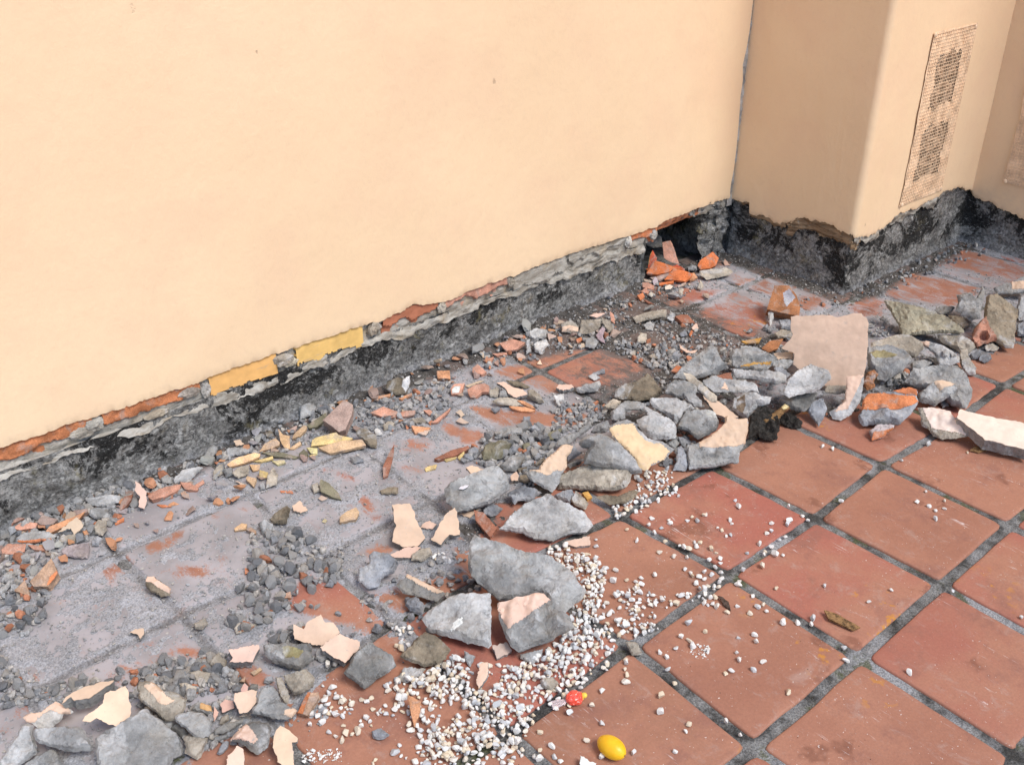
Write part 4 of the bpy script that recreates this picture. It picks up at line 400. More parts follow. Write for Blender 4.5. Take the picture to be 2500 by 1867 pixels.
["R",[-0.1716,0.4069,0.0098],[-0.315,-0.216,0.924],[-232,-1,186,203,191,30,67,-149,-212,-84],0.016,"pale","thin pale slab under the block with the cream triangle",[],"paint",[],None],
["S",[-0.2059,0.4557,0.0156],[-0.19,-0.326,0.926],[-180,103,121,130,188,-53,-128,-180],0.01,"tanpaint","small tan painted plaster flake in the dark chip pile left of the pyramid block","all","tanpaint",[],"unnamed plaster flakes in the dark chip pile left of the pyramid block"],
["R",[-0.0047,0.2936,0.0091],[-0.16,-0.345,0.925],[-123,159,72,117,136,-144,-85,-132],0.016,"tan","grey chip in the joint at the edge of the pebbles",[],"paint",[],None],
["S",[-0.27,0.1526,0.0109],[-0.172,-0.338,0.925],[-92,165,143,-10,102,-102,-152,-53],0.008,"whitepaint","white plaster chip at the bottom edge left of the yellow fruit","all","whitepaint",[],None],
["R",[1.1327,0.3057,0.006],[-0.269,-0.213,0.939],[-71,22,48,111,66,-35,-43,-98],0.01,"pale","pale chip in the joint left of the off white slab",[],"paint",[],None],
["L",[0.2406,0.2637,0.0068],[-0.083,-0.055,0.995],[-163,160,-57,138,75,3,144,-192,1,-110],0.002,"darkleaf","dark dried leaf curled beside the pebbles",[],"paint",[],None],
["L",[0.3735,0.0731,0.0066],[-0.09,-0.043,0.995],[-361,159,-163,163,81,65,389,-52,276,-175,8,-106,-229,-55],0.002,"leaf","long dry brown leaf on a clean tile",[],"paint",[],None],
["L",[1.2028,0.2036,0.0074],[-0.184,-0.068,0.981],[-209,-129,-130,68,133,154,192,38,12,-130],0.002,"leaf","small brown leaf under the off white slab",[],"paint",[],None],
["B",[1.4518,1.4306,0.0281],[-0.44,-0.19,0.878],[-498,-293,-351,262,15,266,381,194,359,8,224,-203,-130,-234],0.01,"vivid","vivid orange brick plate lowest in front of the cavity",[],"paint",[],None],
["B",[1.4336,1.4954,0.0383],[-0.297,-0.328,0.897],[-603,-167,-256,384,33,283,376,105,722,6,329,1,222,-130,-237,-265,-586,-218],0.01,"vivid","vivid orange curved brick shell at the left of the cavity",[],"paint",[],None],
["B",[1.6002,1.4309,0.0377],[-0.529,-0.409,0.744],[-352,-129,-272,78,131,446,367,221,275,-97,89,-223,-239,-296],0.014,"vivid","vivid orange brick slab at the right of the cavity",[],"paint",[],None],
["B",[1.4992,1.5249,0.0655],[-0.672,-0.559,0.486],[-308,350,-18,428,121,177,365,-406,44,-347,-204,-203],0.008,"pink","pink brick plate standing upright inside the cavity",[],"paint",[],None],
["B",[1.445,1.5614,0.0486],[-0.636,-0.598,0.488],[-60,214,12,356,184,84,101,-239,-132,-328,-104,-87],0.01,"redbrick","red brick end with yellow crust at the cavity mouth",[[-205,148,-68,373,12,356,-75,113,-94,-107,-144,-289,-179,-170]],"lichenyellow",[],None],
["B",[1.408,1.4869,0.0172],[-0.384,-0.143,0.912],[-335,-109,239,303,259,139,18,-153,-181,-180],0.008,"pinkgrey","small dusty pink brick shard beside the dark cavity in the wall corner",[],"paint",[],"unnamed brick shards beside the dark cavity in the wall corner"],
["B",[1.3916,1.4422,0.014],[-0.293,-0.117,0.949],[-250,-74,209,185,231,68,-190,-180],0.007,"vivid","small vivid orange brick shard beside the dark cavity in the wall corner",[],"paint",[],"unnamed brick shards beside the dark cavity in the wall corner"],
["R",[1.5747,1.3741,0.0168],[-0.24,-0.372,0.897],[-539,193,468,281,678,56,458,-85,-103,-201,-395,-232,-567,-13],0.026,"cream","beige mortar bar lying in front of the cavity",[],"paint",[],None],
["B",[1.3184,1.4614,0.0192],[-0.33,-0.197,0.923],[-234,105,-26,142,214,22,215,-168,-169,-102],0.01,"pink","small pink brick shard beside the dark cavity in the wall corner",[],"paint",[],"unnamed brick shards beside the dark cavity in the wall corner"],
["S",[1.3724,1.4756,0.0127],[-0.446,-0.28,0.85],[-108,8,-37,212,93,37,81,-109,-29,-149],0.006,"lilacpaint","small lilac plaster flake beside the dark cavity in the wall corner","all","lilacpaint",[],"unnamed plaster flakes beside the dark cavity in the wall corner"],
["S",[1.3555,1.4961,0.0134],[-0.383,-0.146,0.912],[-193,53,120,54,140,-53,-67,-53],0.006,"tanpaint","small tan painted plaster flake beside the dark cavity in the wall corner","all","tanpaint",[],"unnamed plaster flakes beside the dark cavity in the wall corner"],
["R",[1.4589,1.4304,0.0091],[-0.523,-0.353,0.775],[-93,-7,-22,180,96,38,96,-95,-77,-116],0.014,"grey","grey oval pebble leaning on the vivid orange plate",[],"paint",[],None],
["S",[1.425,1.4,0.0092],[-0.209,-0.193,0.959],[-140,-59,151,173,110,19,-121,-132],0.006,"tanpaint","small tan painted plaster flake beside the dark cavity in the wall corner","all","tanpaint",[],"unnamed plaster flakes beside the dark cavity in the wall corner"],
["S",[1.3701,1.412,0.0117],[-0.395,-0.132,0.909],[-134,-18,-27,124,133,89,92,-61,-64,-135],0.007,"palepaint","small pale painted plaster flake beside the dark cavity in the wall corner","all","palepaint",[],"unnamed plaster flakes beside the dark cavity in the wall corner"],
["R",[1.4589,1.3447,0.0135],[-0.535,-0.339,0.774],[-116,-114,-39,247,111,26,44,-158],0.016,"cream","beige pointed stone standing before the cavity",[],"paint",[],None],
["R",[1.3762,1.363,0.0113],[-0.454,-0.27,0.849],[-73,-106,-90,127,83,131,80,-152],0.014,"cream","small beige mortar chip beside the dark cavity in the wall corner",[],"paint",[],"unnamed mortar chips beside the dark cavity in the wall corner"],
["B",[1.2912,1.4469,0.0113],[-0.364,-0.165,0.917],[-170,-62,-42,160,127,10,85,-108],0.008,"pink","small pink brick shard beside the dark cavity in the wall corner",[],"paint",[],"unnamed brick shards beside the dark cavity in the wall corner"],
["B",[1.2421,1.4214,0.0151],[-0.207,-0.308,0.929],[-145,49,91,165,112,-21,-57,-193],0.009,"brick","small orange brick shard beside the dark cavity in the wall corner",[],"paint",[],"unnamed brick shards beside the dark cavity in the wall corner"],
["B",[1.2336,1.3802,0.0101],[-0.165,-0.342,0.925],[-129,150,-2,52,156,-127,-25,-74],0.006,"brownbrick","small dark red brown brick shard beside the dark cavity in the wall corner",[],"paint",[],"unnamed brick shards beside the dark cavity in the wall corner"],
["R",[1.287,1.4171,0.0075],[-0.178,-0.331,0.927],[-129,3,6,119,149,-5,-25,-116],0.012,"cream","small beige mortar chip beside the dark cavity in the wall corner",[],"paint",[],"unnamed mortar chips beside the dark cavity in the wall corner"],
["S",[1.7031,1.4279,0.009],[-0.475,-0.327,0.817],[-98,25,-56,176,176,-89,-22,-112],0.005,"pinkpaint","small pink painted plaster flake beside the dark cavity in the wall corner","all","pinkpaint",[],"unnamed plaster flakes beside the dark cavity in the wall corner"],
["R",[1.5567,1.4655,0.0157],[-0.448,-0.181,0.876],[-191,-40,-58,125,132,117,208,-52,-92,-150],0.018,"grey","small grey mortar chip beside the dark cavity in the wall corner",[],"paint",[],"unnamed mortar chips beside the dark cavity in the wall corner"],
["R",[1.4952,1.6082,0.0915],[-0.663,-0.531,0.528],[-590,-18,142,317,292,205,386,-175,51,-229,-281,-99],0.014,"dark","dark flat mortar slab lodged inside the mouth of the cavity",[],"paint",[],None],
["B",[1.4737,1.466,0.0351],[-0.394,-0.329,0.858],[-390,-17,-12,210,271,36,240,-113,-110,-116],0.009,"redbrick","small redbrick brick shard beside the dark cavity in the wall corner",[],"paint",[],"unnamed brick shards beside the dark cavity in the wall corner"],
["B",[1.4212,1.5354,0.0223],[-0.418,-0.309,0.855],[-229,49,14,174,219,-50,-4,-172],0.009,"vivid","small vivid orange brick shard beside the dark cavity in the wall corner",[],"paint",[],"unnamed brick shards beside the dark cavity in the wall corner"],
["B",[1.4905,1.4128,0.0202],[-0.297,-0.326,0.898],[-266,34,99,195,217,-36,-49,-193],0.009,"peachbrick","small peach orange brick shard beside the dark cavity in the wall corner",[],"paint",[],"unnamed brick shards beside the dark cavity in the wall corner"]
]
PEB=[5516,4792,5340,4555,6233,3802,6189,3365,6167,3189,5781,3422,5647,3395,5416,3653,5013,3507,5161,3501,5055,3173,5241,3148,4568,3372,4443,3128,4662,3133,4357,3087,4089,3372,4654,2792,4499,2888,3973,2853,3550,3033,4776,4390,4709,4264,4449,4910,4518,4893,4207,5033,4186,4841,4020,5025,3699,5303,3626,5198,3339,5214,3440,5611,3215,5511,3099,5216,3041,4824,2576,5266,2706,5703,1897,5900,2653,4651,2757,4354,2977,4126,3159,4509,3184,4409,3232,4329,3605,4282,3520,4356,3409,4215,3602,3947,3586,3807,3274,3771,3471,3639,3391,3542,1445,4852,1967,4182,1677,4325,1413,4482,1496,4303,1509,4185,1132,4639,2612,3896,2626,3744,2858,3558,2910,3404,2664,3544,2569,3626,2695,3410,3120,3310,2978,3165,2839,3121,3161,3517,2419,3399,2547,3197,2674,3143,2377,3259,3196,2869,3061,2808,3031,2403,2403,2857,2311,2936,2158,2966,2111,2838,2189,2771,2184,2688,2529,2409,2218,2413,2551,2112,2815,2115,2972,2073,2854,1909,2823,1468,3047,1306,3202,1076,3406,1157,3616,2224,4470,1605,4724,680,1339,2719,1425,2359,1794,1809,2112,1653,1967,1518,955,2572,986,2397,628,2445,314,2555,295,2393,79,2155,-91,1839,1429,1573,1292,1413,1326,1094,1626,1054,960,1336,842,1358,3143,240,2880,58,-105,602,-644,992,-825,947,-1292,775,-843,1523,-515,1795,-1249,2593,-1666,2470,-2109,2581,-1815,2045,-2330,1953,-1889,1234,-2354,1518,-326,2871,-419,2805,-535,2703,-607,2583,-775,2459,-146,245,-2794,2651,-2866,2247,-2970,2051,-2978,1917,-3080,2337,-3243,2287,-3201,2204,936,2227,1070,1961,4337,4377,4325,4223,4236,4056,4346,4001,9295,1983,8750,1912,8802,1629,9290,1499,8761,1428,8977,1328,8453,1266,7381,3093,5409,591,6364,-270,6666,-1628,3496,-926,1318,274,11731,2199,9150,4792,9241,4585,10082,3102,-4787,6565,-5084,5829,-5124,5568,-5149,6131,-1540,3092,1759,6075,1717,5716,1327,5743]
CL=[[[4288,6851,4629,7029,5329,6745,5085,6397,4662,5768,3979,5989,3263,6031,2827,6057,2839,6468,3069,6556,3797,6440],100,"in the upper gravel patch by the pyramid block"],[[856,6538,1151,6362,1215,5839,1441,5339,996,4699,640,4448,148,4202,-342,4236,-257,4421,450,4751,687,5398,700,5829],120,"right of the biggest middle slab"],[[852,6076,1026,5623,1293,5020,953,4736,620,4604,766,4898,1045,5383,750,5861],45,"on the tile between kite slab and long joint"],[[1040,4380,1345,4186,1600,3619,1548,3527,1134,3615,1064,3279,737,2985,399,3215,129,3324,255,3720,571,3836,761,4208],75,"around the dark leaf and joint crossing"],[[1600,3619,2316,3277,2831,3114,2227,2670,2058,2883,1397,3122,1219,3145],22,"in the joint right of the dark leaf"],[[-257,4421,122,4225,117,3839,-472,3354,-1246,3034,-1555,3077,-2286,3113,-2697,3575,-2670,3987,-2355,4163,-1971,4119,-1372,4013,-924,4110],230,"in the dense gravel right of the painted triangle block"],[[-63,4650,425,4362,520,3881,129,3324,-518,3155,-1096,3303,-1506,3428,-2023,3427,-2108,3612,-1245,4083,-676,4207],90,"in the gravel below the kite slab joint"],[[-4323,5416,-4037,5391,-3580,5165,-3107,5159,-2754,5089,-2780,4645,-3253,4109,-3774,4189,-3956,4452,-3929,4694,-4185,4916,-4371,5239],150,"in front of the rough brown grey lump"],[[-5936,5646,-5214,5968,-4980,5765,-4790,5385,-4394,5097,-4280,4731,-4464,4475,-4872,4725,-5487,4758,-5734,5021,-5950,5507],65,"at the left end of the gravel by the bottom heap"],[[-5009,3619,-4639,3734,-4194,3887,-3463,3609,-3046,3403,-2452,3203,-2440,3035,-2934,2847,-3536,2344],190,"in the gravel at the bottom frame edge"],[[-3252,6560,-2923,6276,-2964,5997,-3431,5912,-3579,6040],16,"beside the squarish dark block"],[[-3367,4262,-2677,3883,-2637,3363,-3120,3363,-3553,3738],60,"around the cream flake on the gravel"],[[-1439,7752,-1109,7885,-1053,7419,-1277,7426],14,"below the boot shaped cream flake"],[[-4162,4895,-3980,4420,-3799,4158,-4238,4076,-4418,4333],22,"below the peach leaf shaped shard"],[[-5528,4068,-5079,4115,-4305,4235,-3454,3860,-2802,3453,-2923,3039,-3709,2494],80,"at the bottom frame edge left of the fruit"],[[-3824,5151,-2871,4838,-2117,4244,-1482,3989,-724,3937,-1148,3406,-2238,3394,-3162,3977,-3952,4714],80,"in the middle of the gravel spill"],[[-2354,3065,-1605,3232,-679,3177,-660,2927,-1514,2877,-2228,2799],25,"beside the wrapped candy"]]
GZ=[[[2712,10881,3935,10602,4699,9943,3714,9218,2916,9139,2348,9133,1795,10105,1523,10441],202,8,22,"in the dark chip pile left of the pyramid block"],[[-3937,11317,-3166,10570,-2604,9369,-3249,8367,-4162,8736,-4039,7953,-4786,8335,-5872,8388,-5465,9318,-4696,9903],256,8,22,"on the dusty tiles left of the cream flakes"],[[-8446,14338,-7968,13618,-8188,11672,-8569,11347,-9108,11185,-9504,10925],148,7,18,"at the left frame edge below the left pile"],[[-9504,10925,-9299,9665,-8356,9183,-7141,8647,-6495,8562,-6015,7908,-6339,7160,-7757,8005,-9194,9089,-9965,9440],310,6,18,"in the dark crumbs behind the bottom left heap"],[[9494,12656,10706,11307,10644,10251,9296,10011,8970,10773,8905,11391,8919,12101],229,6,15,"in the dark crumbs behind the back row of the heap"],[[5310,10755,6184,10488,6363,9848,5293,9430,4466,9697,4444,10162],202,6,14,"on dark soil left of the brownish rough lump"],[[-3164,14459,-1877,14810,-147,15079,854,14679,1879,14271,1006,13011,276,13467,-1737,13704,-3087,13912],324,5,16,"along the wall foot below the yellow bricks"],[[1658,14269,3010,14277,4097,14158,2769,12382,1795,12330,931,12902],229,5,16,"along the wall foot around the pink shards"],[[-8344,14667,-7045,15227,-5529,15273,-3832,14744,-3097,14863,-4309,13735,-5811,13838,-6946,13166,-7952,13403,-8692,13544],445,5,18,"in and around the left pile at the wall foot"],[[5666,14694,8037,14657,10315,14613,12205,14633,11308,13495,8827,12545,7316,13274,5024,13611],310,4,14,"along the far wall foot before the cavity"],[[11483,13058,12338,12952,12142,11516,12290,9658,11467,9492,10702,10803,10634,11761],175,5,13,"on dark soil in front of the cavity"],[[13171,15102,14480,14297,14552,13599,13861,13265,12966,13732,12059,13918],81,4,10,"at the cavity mouth"],[[16639,11662,17352,10633,19410,9990,21638,9856,25092,9794,27546,8549,26938,7872,24032,8736,20111,8959,17259,9110,15532,10855],256,3,12,"along the foot of the stepped pier"],[[14124,5883,14767,5517,14051,5212,13381,5254,13007,5576],67,8,16,"under the stained block right of the upright panel"],[[16353,8251,17378,8049,16703,7073,15889,7345],81,5,12,"beside the right edge of the upright panel"],[[-7487,8874,-6691,8239,-6182,7665,-6296,7294,-6425,7050,-6871,7238,-7449,7936,-7570,8682],229,5,16,"in the lower left heap among plaster flakes"],[[-5328,8041,-4376,7723,-4677,7354,-5265,7498],40,8,18,"beside the squarish dark block"],[[6460,7599,6801,7035,5613,6418,5041,6911],40,8,20,"between yellow cream slab and corner piece"],[[2396,9092,2764,8971,2454,8321,2073,8509],40,6,16,"right of the long grey mortar block"]]
FZ=[[[7275,10515,8778,10298,13769,9578,12544,8187,9883,6743,8727,7254,6274,7100,5171,8485],220,9,24],[[-7692,8400,-7018,7563,-6550,6666,-6471,6239,-6870,5782,-7657,6241,-8293,7012],110,9,22],[[13799,6635,15429,5712,17193,5187,14623,3661,13461,4236,13625,5399],80,9,22],[[-5296,8201,-4161,7537,-2308,7840,126,7406,-827,6274,-2807,5986,-3668,6482,-4538,6338,-5615,6982],110,8,20],[[10863,11319,14599,9916,13462,8589,10841,7442,9692,9511],60,8,20],[[-3249,15008,697,15098,2135,13388,-67,13250,-1614,13920,-3327,14135],150,6,15],[[-8196,15144,-6168,15203,-3954,14485,-3849,13683,-6164,13699,-7414,13395,-8487,14207],170,6,16]]
FRUIT_AT=[-0.2188,0.1469,0.0195]
CANDY_AT=[-0.184,0.2747,0.0132]
DL=[-7341,5640,-4165,6074,-2107,6133,3,7338,3088,7874,6434,7469,10551,5860,12467,4502,15143,4366,18491,3886]
EXP=[[[-6000,12459,-4973,12457,-5191,12077,-5979,11977],1],[[-7031,12138,-6269,12457,-6300,12026,-6955,11783],1],[[-5663,11401,-5304,11016,-5103,10400,-5554,10501,-5828,10882],0.6],[[-6987,8987,-6586,8883,-6442,8456,-6597,8352,-6904,8795],1],[[-7937,9105,-7328,8984,-7201,8815,-7811,8938],0.6],[[-8215,10230,-8028,10375,-8052,9968,-8251,9960],0.5],[[-9258,10247,-8963,10107,-9007,9802,-9241,9836],0.5],[[-4306,12640,-3135,12241,-3328,11968,-4424,12233],0.7],[[-2404,9042,-1804,9072,-1659,8631,-2205,8489],1],[[-3820,9146,-3129,8264,-3252,6560,-3641,6521,-3957,7361,-4544,8523],1],[[-2941,7543,-2166,7431,-946,7029,-1229,6621,-2860,6476],1.1],[[-647,7757,-552,7520,-946,7029,-1088,7374],1],[[3519,12421,4092,11632,4900,10839,5703,10049,5220,9613,3892,10666,3391,11097],1.1],[[5129,13770,8649,12848,9100,11148,8902,10746,7499,10742,5568,11564,5593,12171],0.75],[[2363,11983,2997,11253,2817,10866,2144,11005],1],[[347,11370,681,10836,535,10640,297,11006],0.7],[[-1224,12399,-979,12027,-902,11407,-1011,11424],0.8],[[-1116,10904,-1286,10243,-1401,9847,-1444,10237],0.7],[[1122,12150,1504,11645,1187,11399,889,11827],0.6],[[2345,12092,3046,11210,2628,10763,2158,11613],0.9],[[13213,12200,15316,12517,15391,11368,14092,10200,12996,9959,12612,10638],1.1],[[12646,13333,14258,13844,15223,12875,13779,12887,13305,13029],1],[[16012,13339,16731,13461,16772,12833,15722,12727],0.9],[[15964,12378,16959,12380,16121,11550],0.9],[[19108,9123,21598,9586,21944,8101,22091,7258,20033,6985,19252,8454],1],[[23171,9003,24850,9166,26079,7458,24111,6531,23379,7456],0.8],[[16754,10873,17263,10572,16863,9711,15916,10136],0.9],[[17657,9557,18426,8896,17526,8115,16749,8783],0.6],[[16129,4916,16739,4584,19094,4168,17169,3261,16047,4227],2],[[-4896,6360,-4319,6324,-4606,5551,-5186,5782],1.5],[[1071,8461,1538,8058,916,7974,797,8076],1.5],[[-7378,6221,-6931,5946,-7172,5492,-7968,6182,-7724,6103],1.5],[[-6153,7720,-5819,7432,-5805,6870,-6316,7107],1.4]]
CR=[[-6223,5105,-5696,4648,-5852,4404,-6350,4836],[945,2341,1225,2068,923,1820,684,2057],[14517,10529,14913,10603,14330,10147,13979,10049]]
NODES={"0,0":[-133,-70],"1,0":[3194,-57],"2,0":[6434,3],"3,0":[9585,49],"0,1":[28,3097],"1,1":[3241,3190],"2,1":[6380,3150],"3,1":[9619,3341],"5,1":[16035,3306],"-1,1":[-3209,2981],"1,2":[3018,6221],"2,2":[6264,6137],"0,2":[-232,6500],"-1,2":[-3075,6727],"-2,3":[-6282,9758],"-1,3":[-3171,9485],"-3,3":[-9394,9620],"-2,4":[-6534,12541]}
# ------------------------------------------------------------------ noise helpers
def _h(ix, iy, iz, s):
    n = (ix.astype(np.int64)*374761393 + iy.astype(np.int64)*668265263 + iz.astype(np.int64)*1274126177 + s*987643) & 0xffffffff
    n = ((n ^ (n >> 13))*1274126177) & 0xffffffff
    n = ((n ^ (n >> 16))*2246822519) & 0xffffffff
    return ((n ^ (n >> 15)) & 0xffff)/65535.0
def vnoise(x, y, z=None, s=0):
    x = np.asarray(x, float); y = np.asarray(y, float)
    z = np.zeros_like(x) if z is None else np.asarray(z, float)
    ix, iy, iz = np.floor(x), np.floor(y), np.floor(z)
    fx, fy, fz = x-ix, y-iy, z-iz
    fx, fy, fz = [f*f*(3-2*f) for f in (fx, fy, fz)]
    r = 0
    for a in (0, 1):
        for b in (0, 1):
            for c in (0, 1):
                r = r + _h(ix+a, iy+b, iz+c, s)*(fx if a else 1-fx)*(fy if b else 1-fy)*(fz if c else 1-fz)
    return r*2-1
def fbm(x, y, z=None, s=0, o=4, g=.5):
    r, a, k = 0, 1.0, 1.0
    for i in range(o):
        r = r + a*vnoise(np.asarray(x)*k, np.asarray(y)*k, None if z is None else np.asarray(z)*k, s+i*17)
        a *= g; k *= 2.03
    return r
def sstep(a, b, x):
    t = np.clip((np.asarray(x, float)-a)/(b-a), 0, 1)
    return t*t*(3-2*t)
def pairs(flat):
    return np.array(flat, float).reshape(-1, 2)/1e4
def inpoly(P, Q):
    x, y = P[:, 0], P[:, 1]
    r = np.zeros(len(P), bool)
    n = len(Q)
    for i in range(n):
        x1, y1 = Q[i]; x2, y2 = Q[(i+1) % n]
        if y1 == y2: continue
        c = (y1 > y) != (y2 > y)
        r ^= c & (x < (x2-x1)*(y-y1)/(y2-y1)+x1)
    return r
def polydist(P, Q):
    d = np.full(len(P), 1e9)
    n = len(Q)
    for i in range(n):
        a, b = Q[i], Q[(i+1) % n]
        ab = b-a; L = ab@ab+1e-12
        t = np.clip(((P-a)@ab)/L, 0, 1)
        d = np.minimum(d, np.hypot(*(P-a-t[:, None]*ab).T))
    return d

# ------------------------------------------------------------------ mesh helpers
def mesh_np(name, V, F, mat=None, smooth=None, attr=None):
    me = bpy.data.meshes.new(name)
    V = np.asarray(V, np.float32); 
    if isinstance(F, np.ndarray):
        k = F.shape[1]
        me.vertices.add(len(V)); me.vertices.foreach_set('co', V.ravel())
        me.loops.add(F.size); me.loops.foreach_set('vertex_index', F.astype(np.int32).ravel())
        me.polygons.add(len(F)); me.polygons.foreach_set('loop_start', np.arange(0, F.size, k, dtype=np.int32))
        me.update(calc_edges=True)
    else:
        me.from_pydata(V.tolist(), [], F)
    if attr:
        for k, v in attr.items():
            a = me.attributes.new(k, 'FLOAT', 'POINT'); a.data.foreach_set('value', np.asarray(v, np.float32))
    me.validate()
    if smooth is not None:
        me.polygons.foreach_set('use_smooth', [True]*len(me.polygons))
        if smooth < 179: me.set_sharp_from_angle(angle=math.radians(smooth))
    if mat: me.materials.append(mat)
    return me
def link(name, me, parent=None, col=None):
    o = bpy.data.objects.new(name, me)
    COL.objects.link(o)
    if parent: o.parent = parent
    if col: o.color = (*col, 1)
    return o
def tag(o, label=None, cat=None, group=None, kind=None):
    if label: o['label'] = label
    if cat: o['category'] = cat
    if group: o['group'] = group
    if kind: o['kind'] = kind
    return o
def empty(name, loc=(0, 0, 0)):
    o = bpy.data.objects.new(name, None); COL.objects.link(o); o.location = loc
    o.empty_display_size = .05
    return o
def grid_faces(nu, nv, keep=None):
    i = np.arange(nu-1)[:, None]*nv+np.arange(nv-1)[None, :]
    f = np.stack([i, i+nv, i+nv+1, i+1], -1).reshape(-1, 4)
    return f if keep is None else f[keep.ravel()]
def box(name, lo, hi, mat, parent=None):
    V = [(x, y, z) for x in (lo[0], hi[0]) for y in (lo[1], hi[1]) for z in (lo[2], hi[2])]
    F = [(0, 1, 3, 2), (4, 6, 7, 5), (0, 4, 5, 1), (2, 3, 7, 6), (0, 2, 6, 4), (1, 5, 7, 3)]
    return link(name, mesh_np(name, V, F, mat), parent)

# ------------------------------------------------------------------ materials
class NT:
    def __init__(s, name, rough=.9):
        s.m = bpy.data.materials.new(name); s.m.use_nodes = True
        s.t = s.m.node_tree; s.b = s.t.nodes['Principled BSDF']
        s.b.inputs['Roughness'].default_value = rough
        s.b.inputs['Specular IOR Level'].default_value = .25
    def n(s, ty, **k):
        q = s.t.nodes.new(ty)
        for a, v in k.items(): setattr(q, a, v)
        return q
    def l(s, a, b): s.t.links.new(a, b)
    def set(s, sock, v):
        if hasattr(v, 'links'): s.l(v, sock)
        else: sock.default_value = v
    def coord(s, kind='Object', rand=True):
        c = s.n('ShaderNodeTexCoord').outputs[kind]
        if not rand: return c
        oi = s.n('ShaderNodeObjectInfo'); mu = s.n('ShaderNodeVectorMath', operation='SCALE')
        cx = s.n('ShaderNodeCombineXYZ'); cx.inputs[0].default_value = 7.3; cx.inputs[1].default_value = 3.1; cx.inputs[2].default_value = 5.7
        s.l(cx.outputs[0], mu.inputs[0]); s.l(oi.outputs['Random'], mu.inputs['Scale'])
        ad = s.n('ShaderNodeVectorMath', operation='ADD'); s.l(c, ad.inputs[0]); s.l(mu.outputs[0], ad.inputs[1])
        return ad.outputs[0]
    def mapv(s, v, scale=(1, 1, 1), rot=(0, 0, 0)):
        q = s.n('ShaderNodeMapping'); s.l(v, q.inputs[0]); q.inputs['Scale'].default_value = scale; q.inputs['Rotation'].default_value = rot
        return q.outputs[0]
    def noise(s, v, scale, detail=4, rough=.55, dist=0):
        q = s.n('ShaderNodeTexNoise'); s.l(v, q.inputs['Vector'])
        q.inputs['Scale'].default_value = scale; q.inputs['Detail'].default_value = detail
        q.inputs['Roughness'].default_value = rough; q.inputs['Distortion'].default_value = dist
        return q.outputs[0]
    def voro(s, v, scale, feature='F1'):
        q = s.n('ShaderNodeTexVoronoi', feature=feature); s.l(v, q.inputs['Vector']); q.inputs['Scale'].default_value = scale
        return q.outputs['Distance']
    def ramp(s, v, a, b, x=0., y=1.):
        q = s.n('ShaderNodeMapRange', interpolation_type='SMOOTHSTEP'); s.l(v, q.inputs[0])
        q.inputs[1].default_value = a; q.inputs[2].default_value = b; q.inputs[3].default_value = x; q.inputs[4].default_value = y
        return q.outputs[0]
    def math(s, op, a, b=0.):
        q = s.n('ShaderNodeMath', operation=op); s.set(q.inputs[0], a); s.set(q.inputs[1], b)
        return q.outputs[0]
    def mix(s, f, a, b, mode='MIX'):
        q = s.n('ShaderNodeMix', data_type='RGBA', blend_type=mode); s.set(q.inputs['Factor'], f)
        for k, v in ((6, a), (7, b)):
            if isinstance(v, tuple): q.inputs[k].default_value = (*v, 1) if len(v) == 3 else v
            else: s.l(v, q.inputs[k])
        return q.outputs[2]
    def bump(s, h, strength=.4, dist=.002):
        q = s.n('ShaderNodeBump'); s.l(h, q.inputs['Height']); q.inputs['Strength'].default_value = strength; q.inputs['Distance'].default_value = dist
        s.l(q.outputs[0], s.b.inputs['Normal'])
    def base(s, c):
        if isinstance(c, tuple): s.b.inputs['Base Color'].default_value = (*c, 1)
        else: s.l(c, s.b.inputs['Base Color'])
    def objcol(s): return s.n('ShaderNodeObjectInfo').outputs['Color']
    def rnd(s): return s.n('ShaderNodeObjectInfo').outputs['Random']
    def attr(s, a): return s.n('ShaderNodeAttribute', attribute_name=a).outputs['Fac']
    def sepz(s, v):
        q = s.n('ShaderNodeSeparateXYZ'); s.l(v, q.inputs[0]); return q.outputs

def m_mortar():
    t = NT('mortar', .95); v = t.coord(); c = t.objcol()
    big = t.ramp(t.noise(v, 12, 6, .65), .3, .7, .62, 1.42)
    g = t.mix(1., c, big, 'MULTIPLY')
    hue = t.ramp(t.noise(v, 20, 5, .65), .45, .7)
    g = t.mix(t.math('MULTIPLY', hue, .30), g, (.30, .25, .18))
    lime = t.ramp(t.noise(v, 13, 7, .66, .8), .52, .68, 0, .7)
    g = t.mix(lime, g, (.50, .50, .50))
    vo = t.n('ShaderNodeTexVoronoi', feature='F1'); t.l(v, vo.inputs['Vector']); vo.inputs['Scale'].default_value = 210
    sep = t.n('ShaderNodeSeparateColor'); t.l(vo.outputs['Color'], sep.inputs[0])
    g = t.mix(1., g, t.ramp(sep.outputs[0], 0, 1, .93, 1.07), 'MULTIPLY')
    crk = t.ramp(t.noise(v, 38, 8, .72, .8), .34, .46, .62, 1.)
    g = t.mix(1., g, crk, 'MULTIPLY')
    pits = t.ramp(t.voro(v, 110), .03, .13, .5, 1.)
    pits = t.math('MAXIMUM', pits, t.math('SUBTRACT', 1., t.ramp(t.noise(v, 30, 2), .5, .6)))
    g = t.mix(1., g, pits, 'MULTIPLY')
    t.base(g)
    hh = t.math('ADD', t.noise(v, 50, 8, .68), t.math('MULTIPLY', t.noise(v, 260, 3, .65), .12))
    hh = t.math('ADD', hh, t.math('MULTIPLY', vo.outputs['Distance'], .10))
    t.bump(hh, .85, .008)
    return t.m
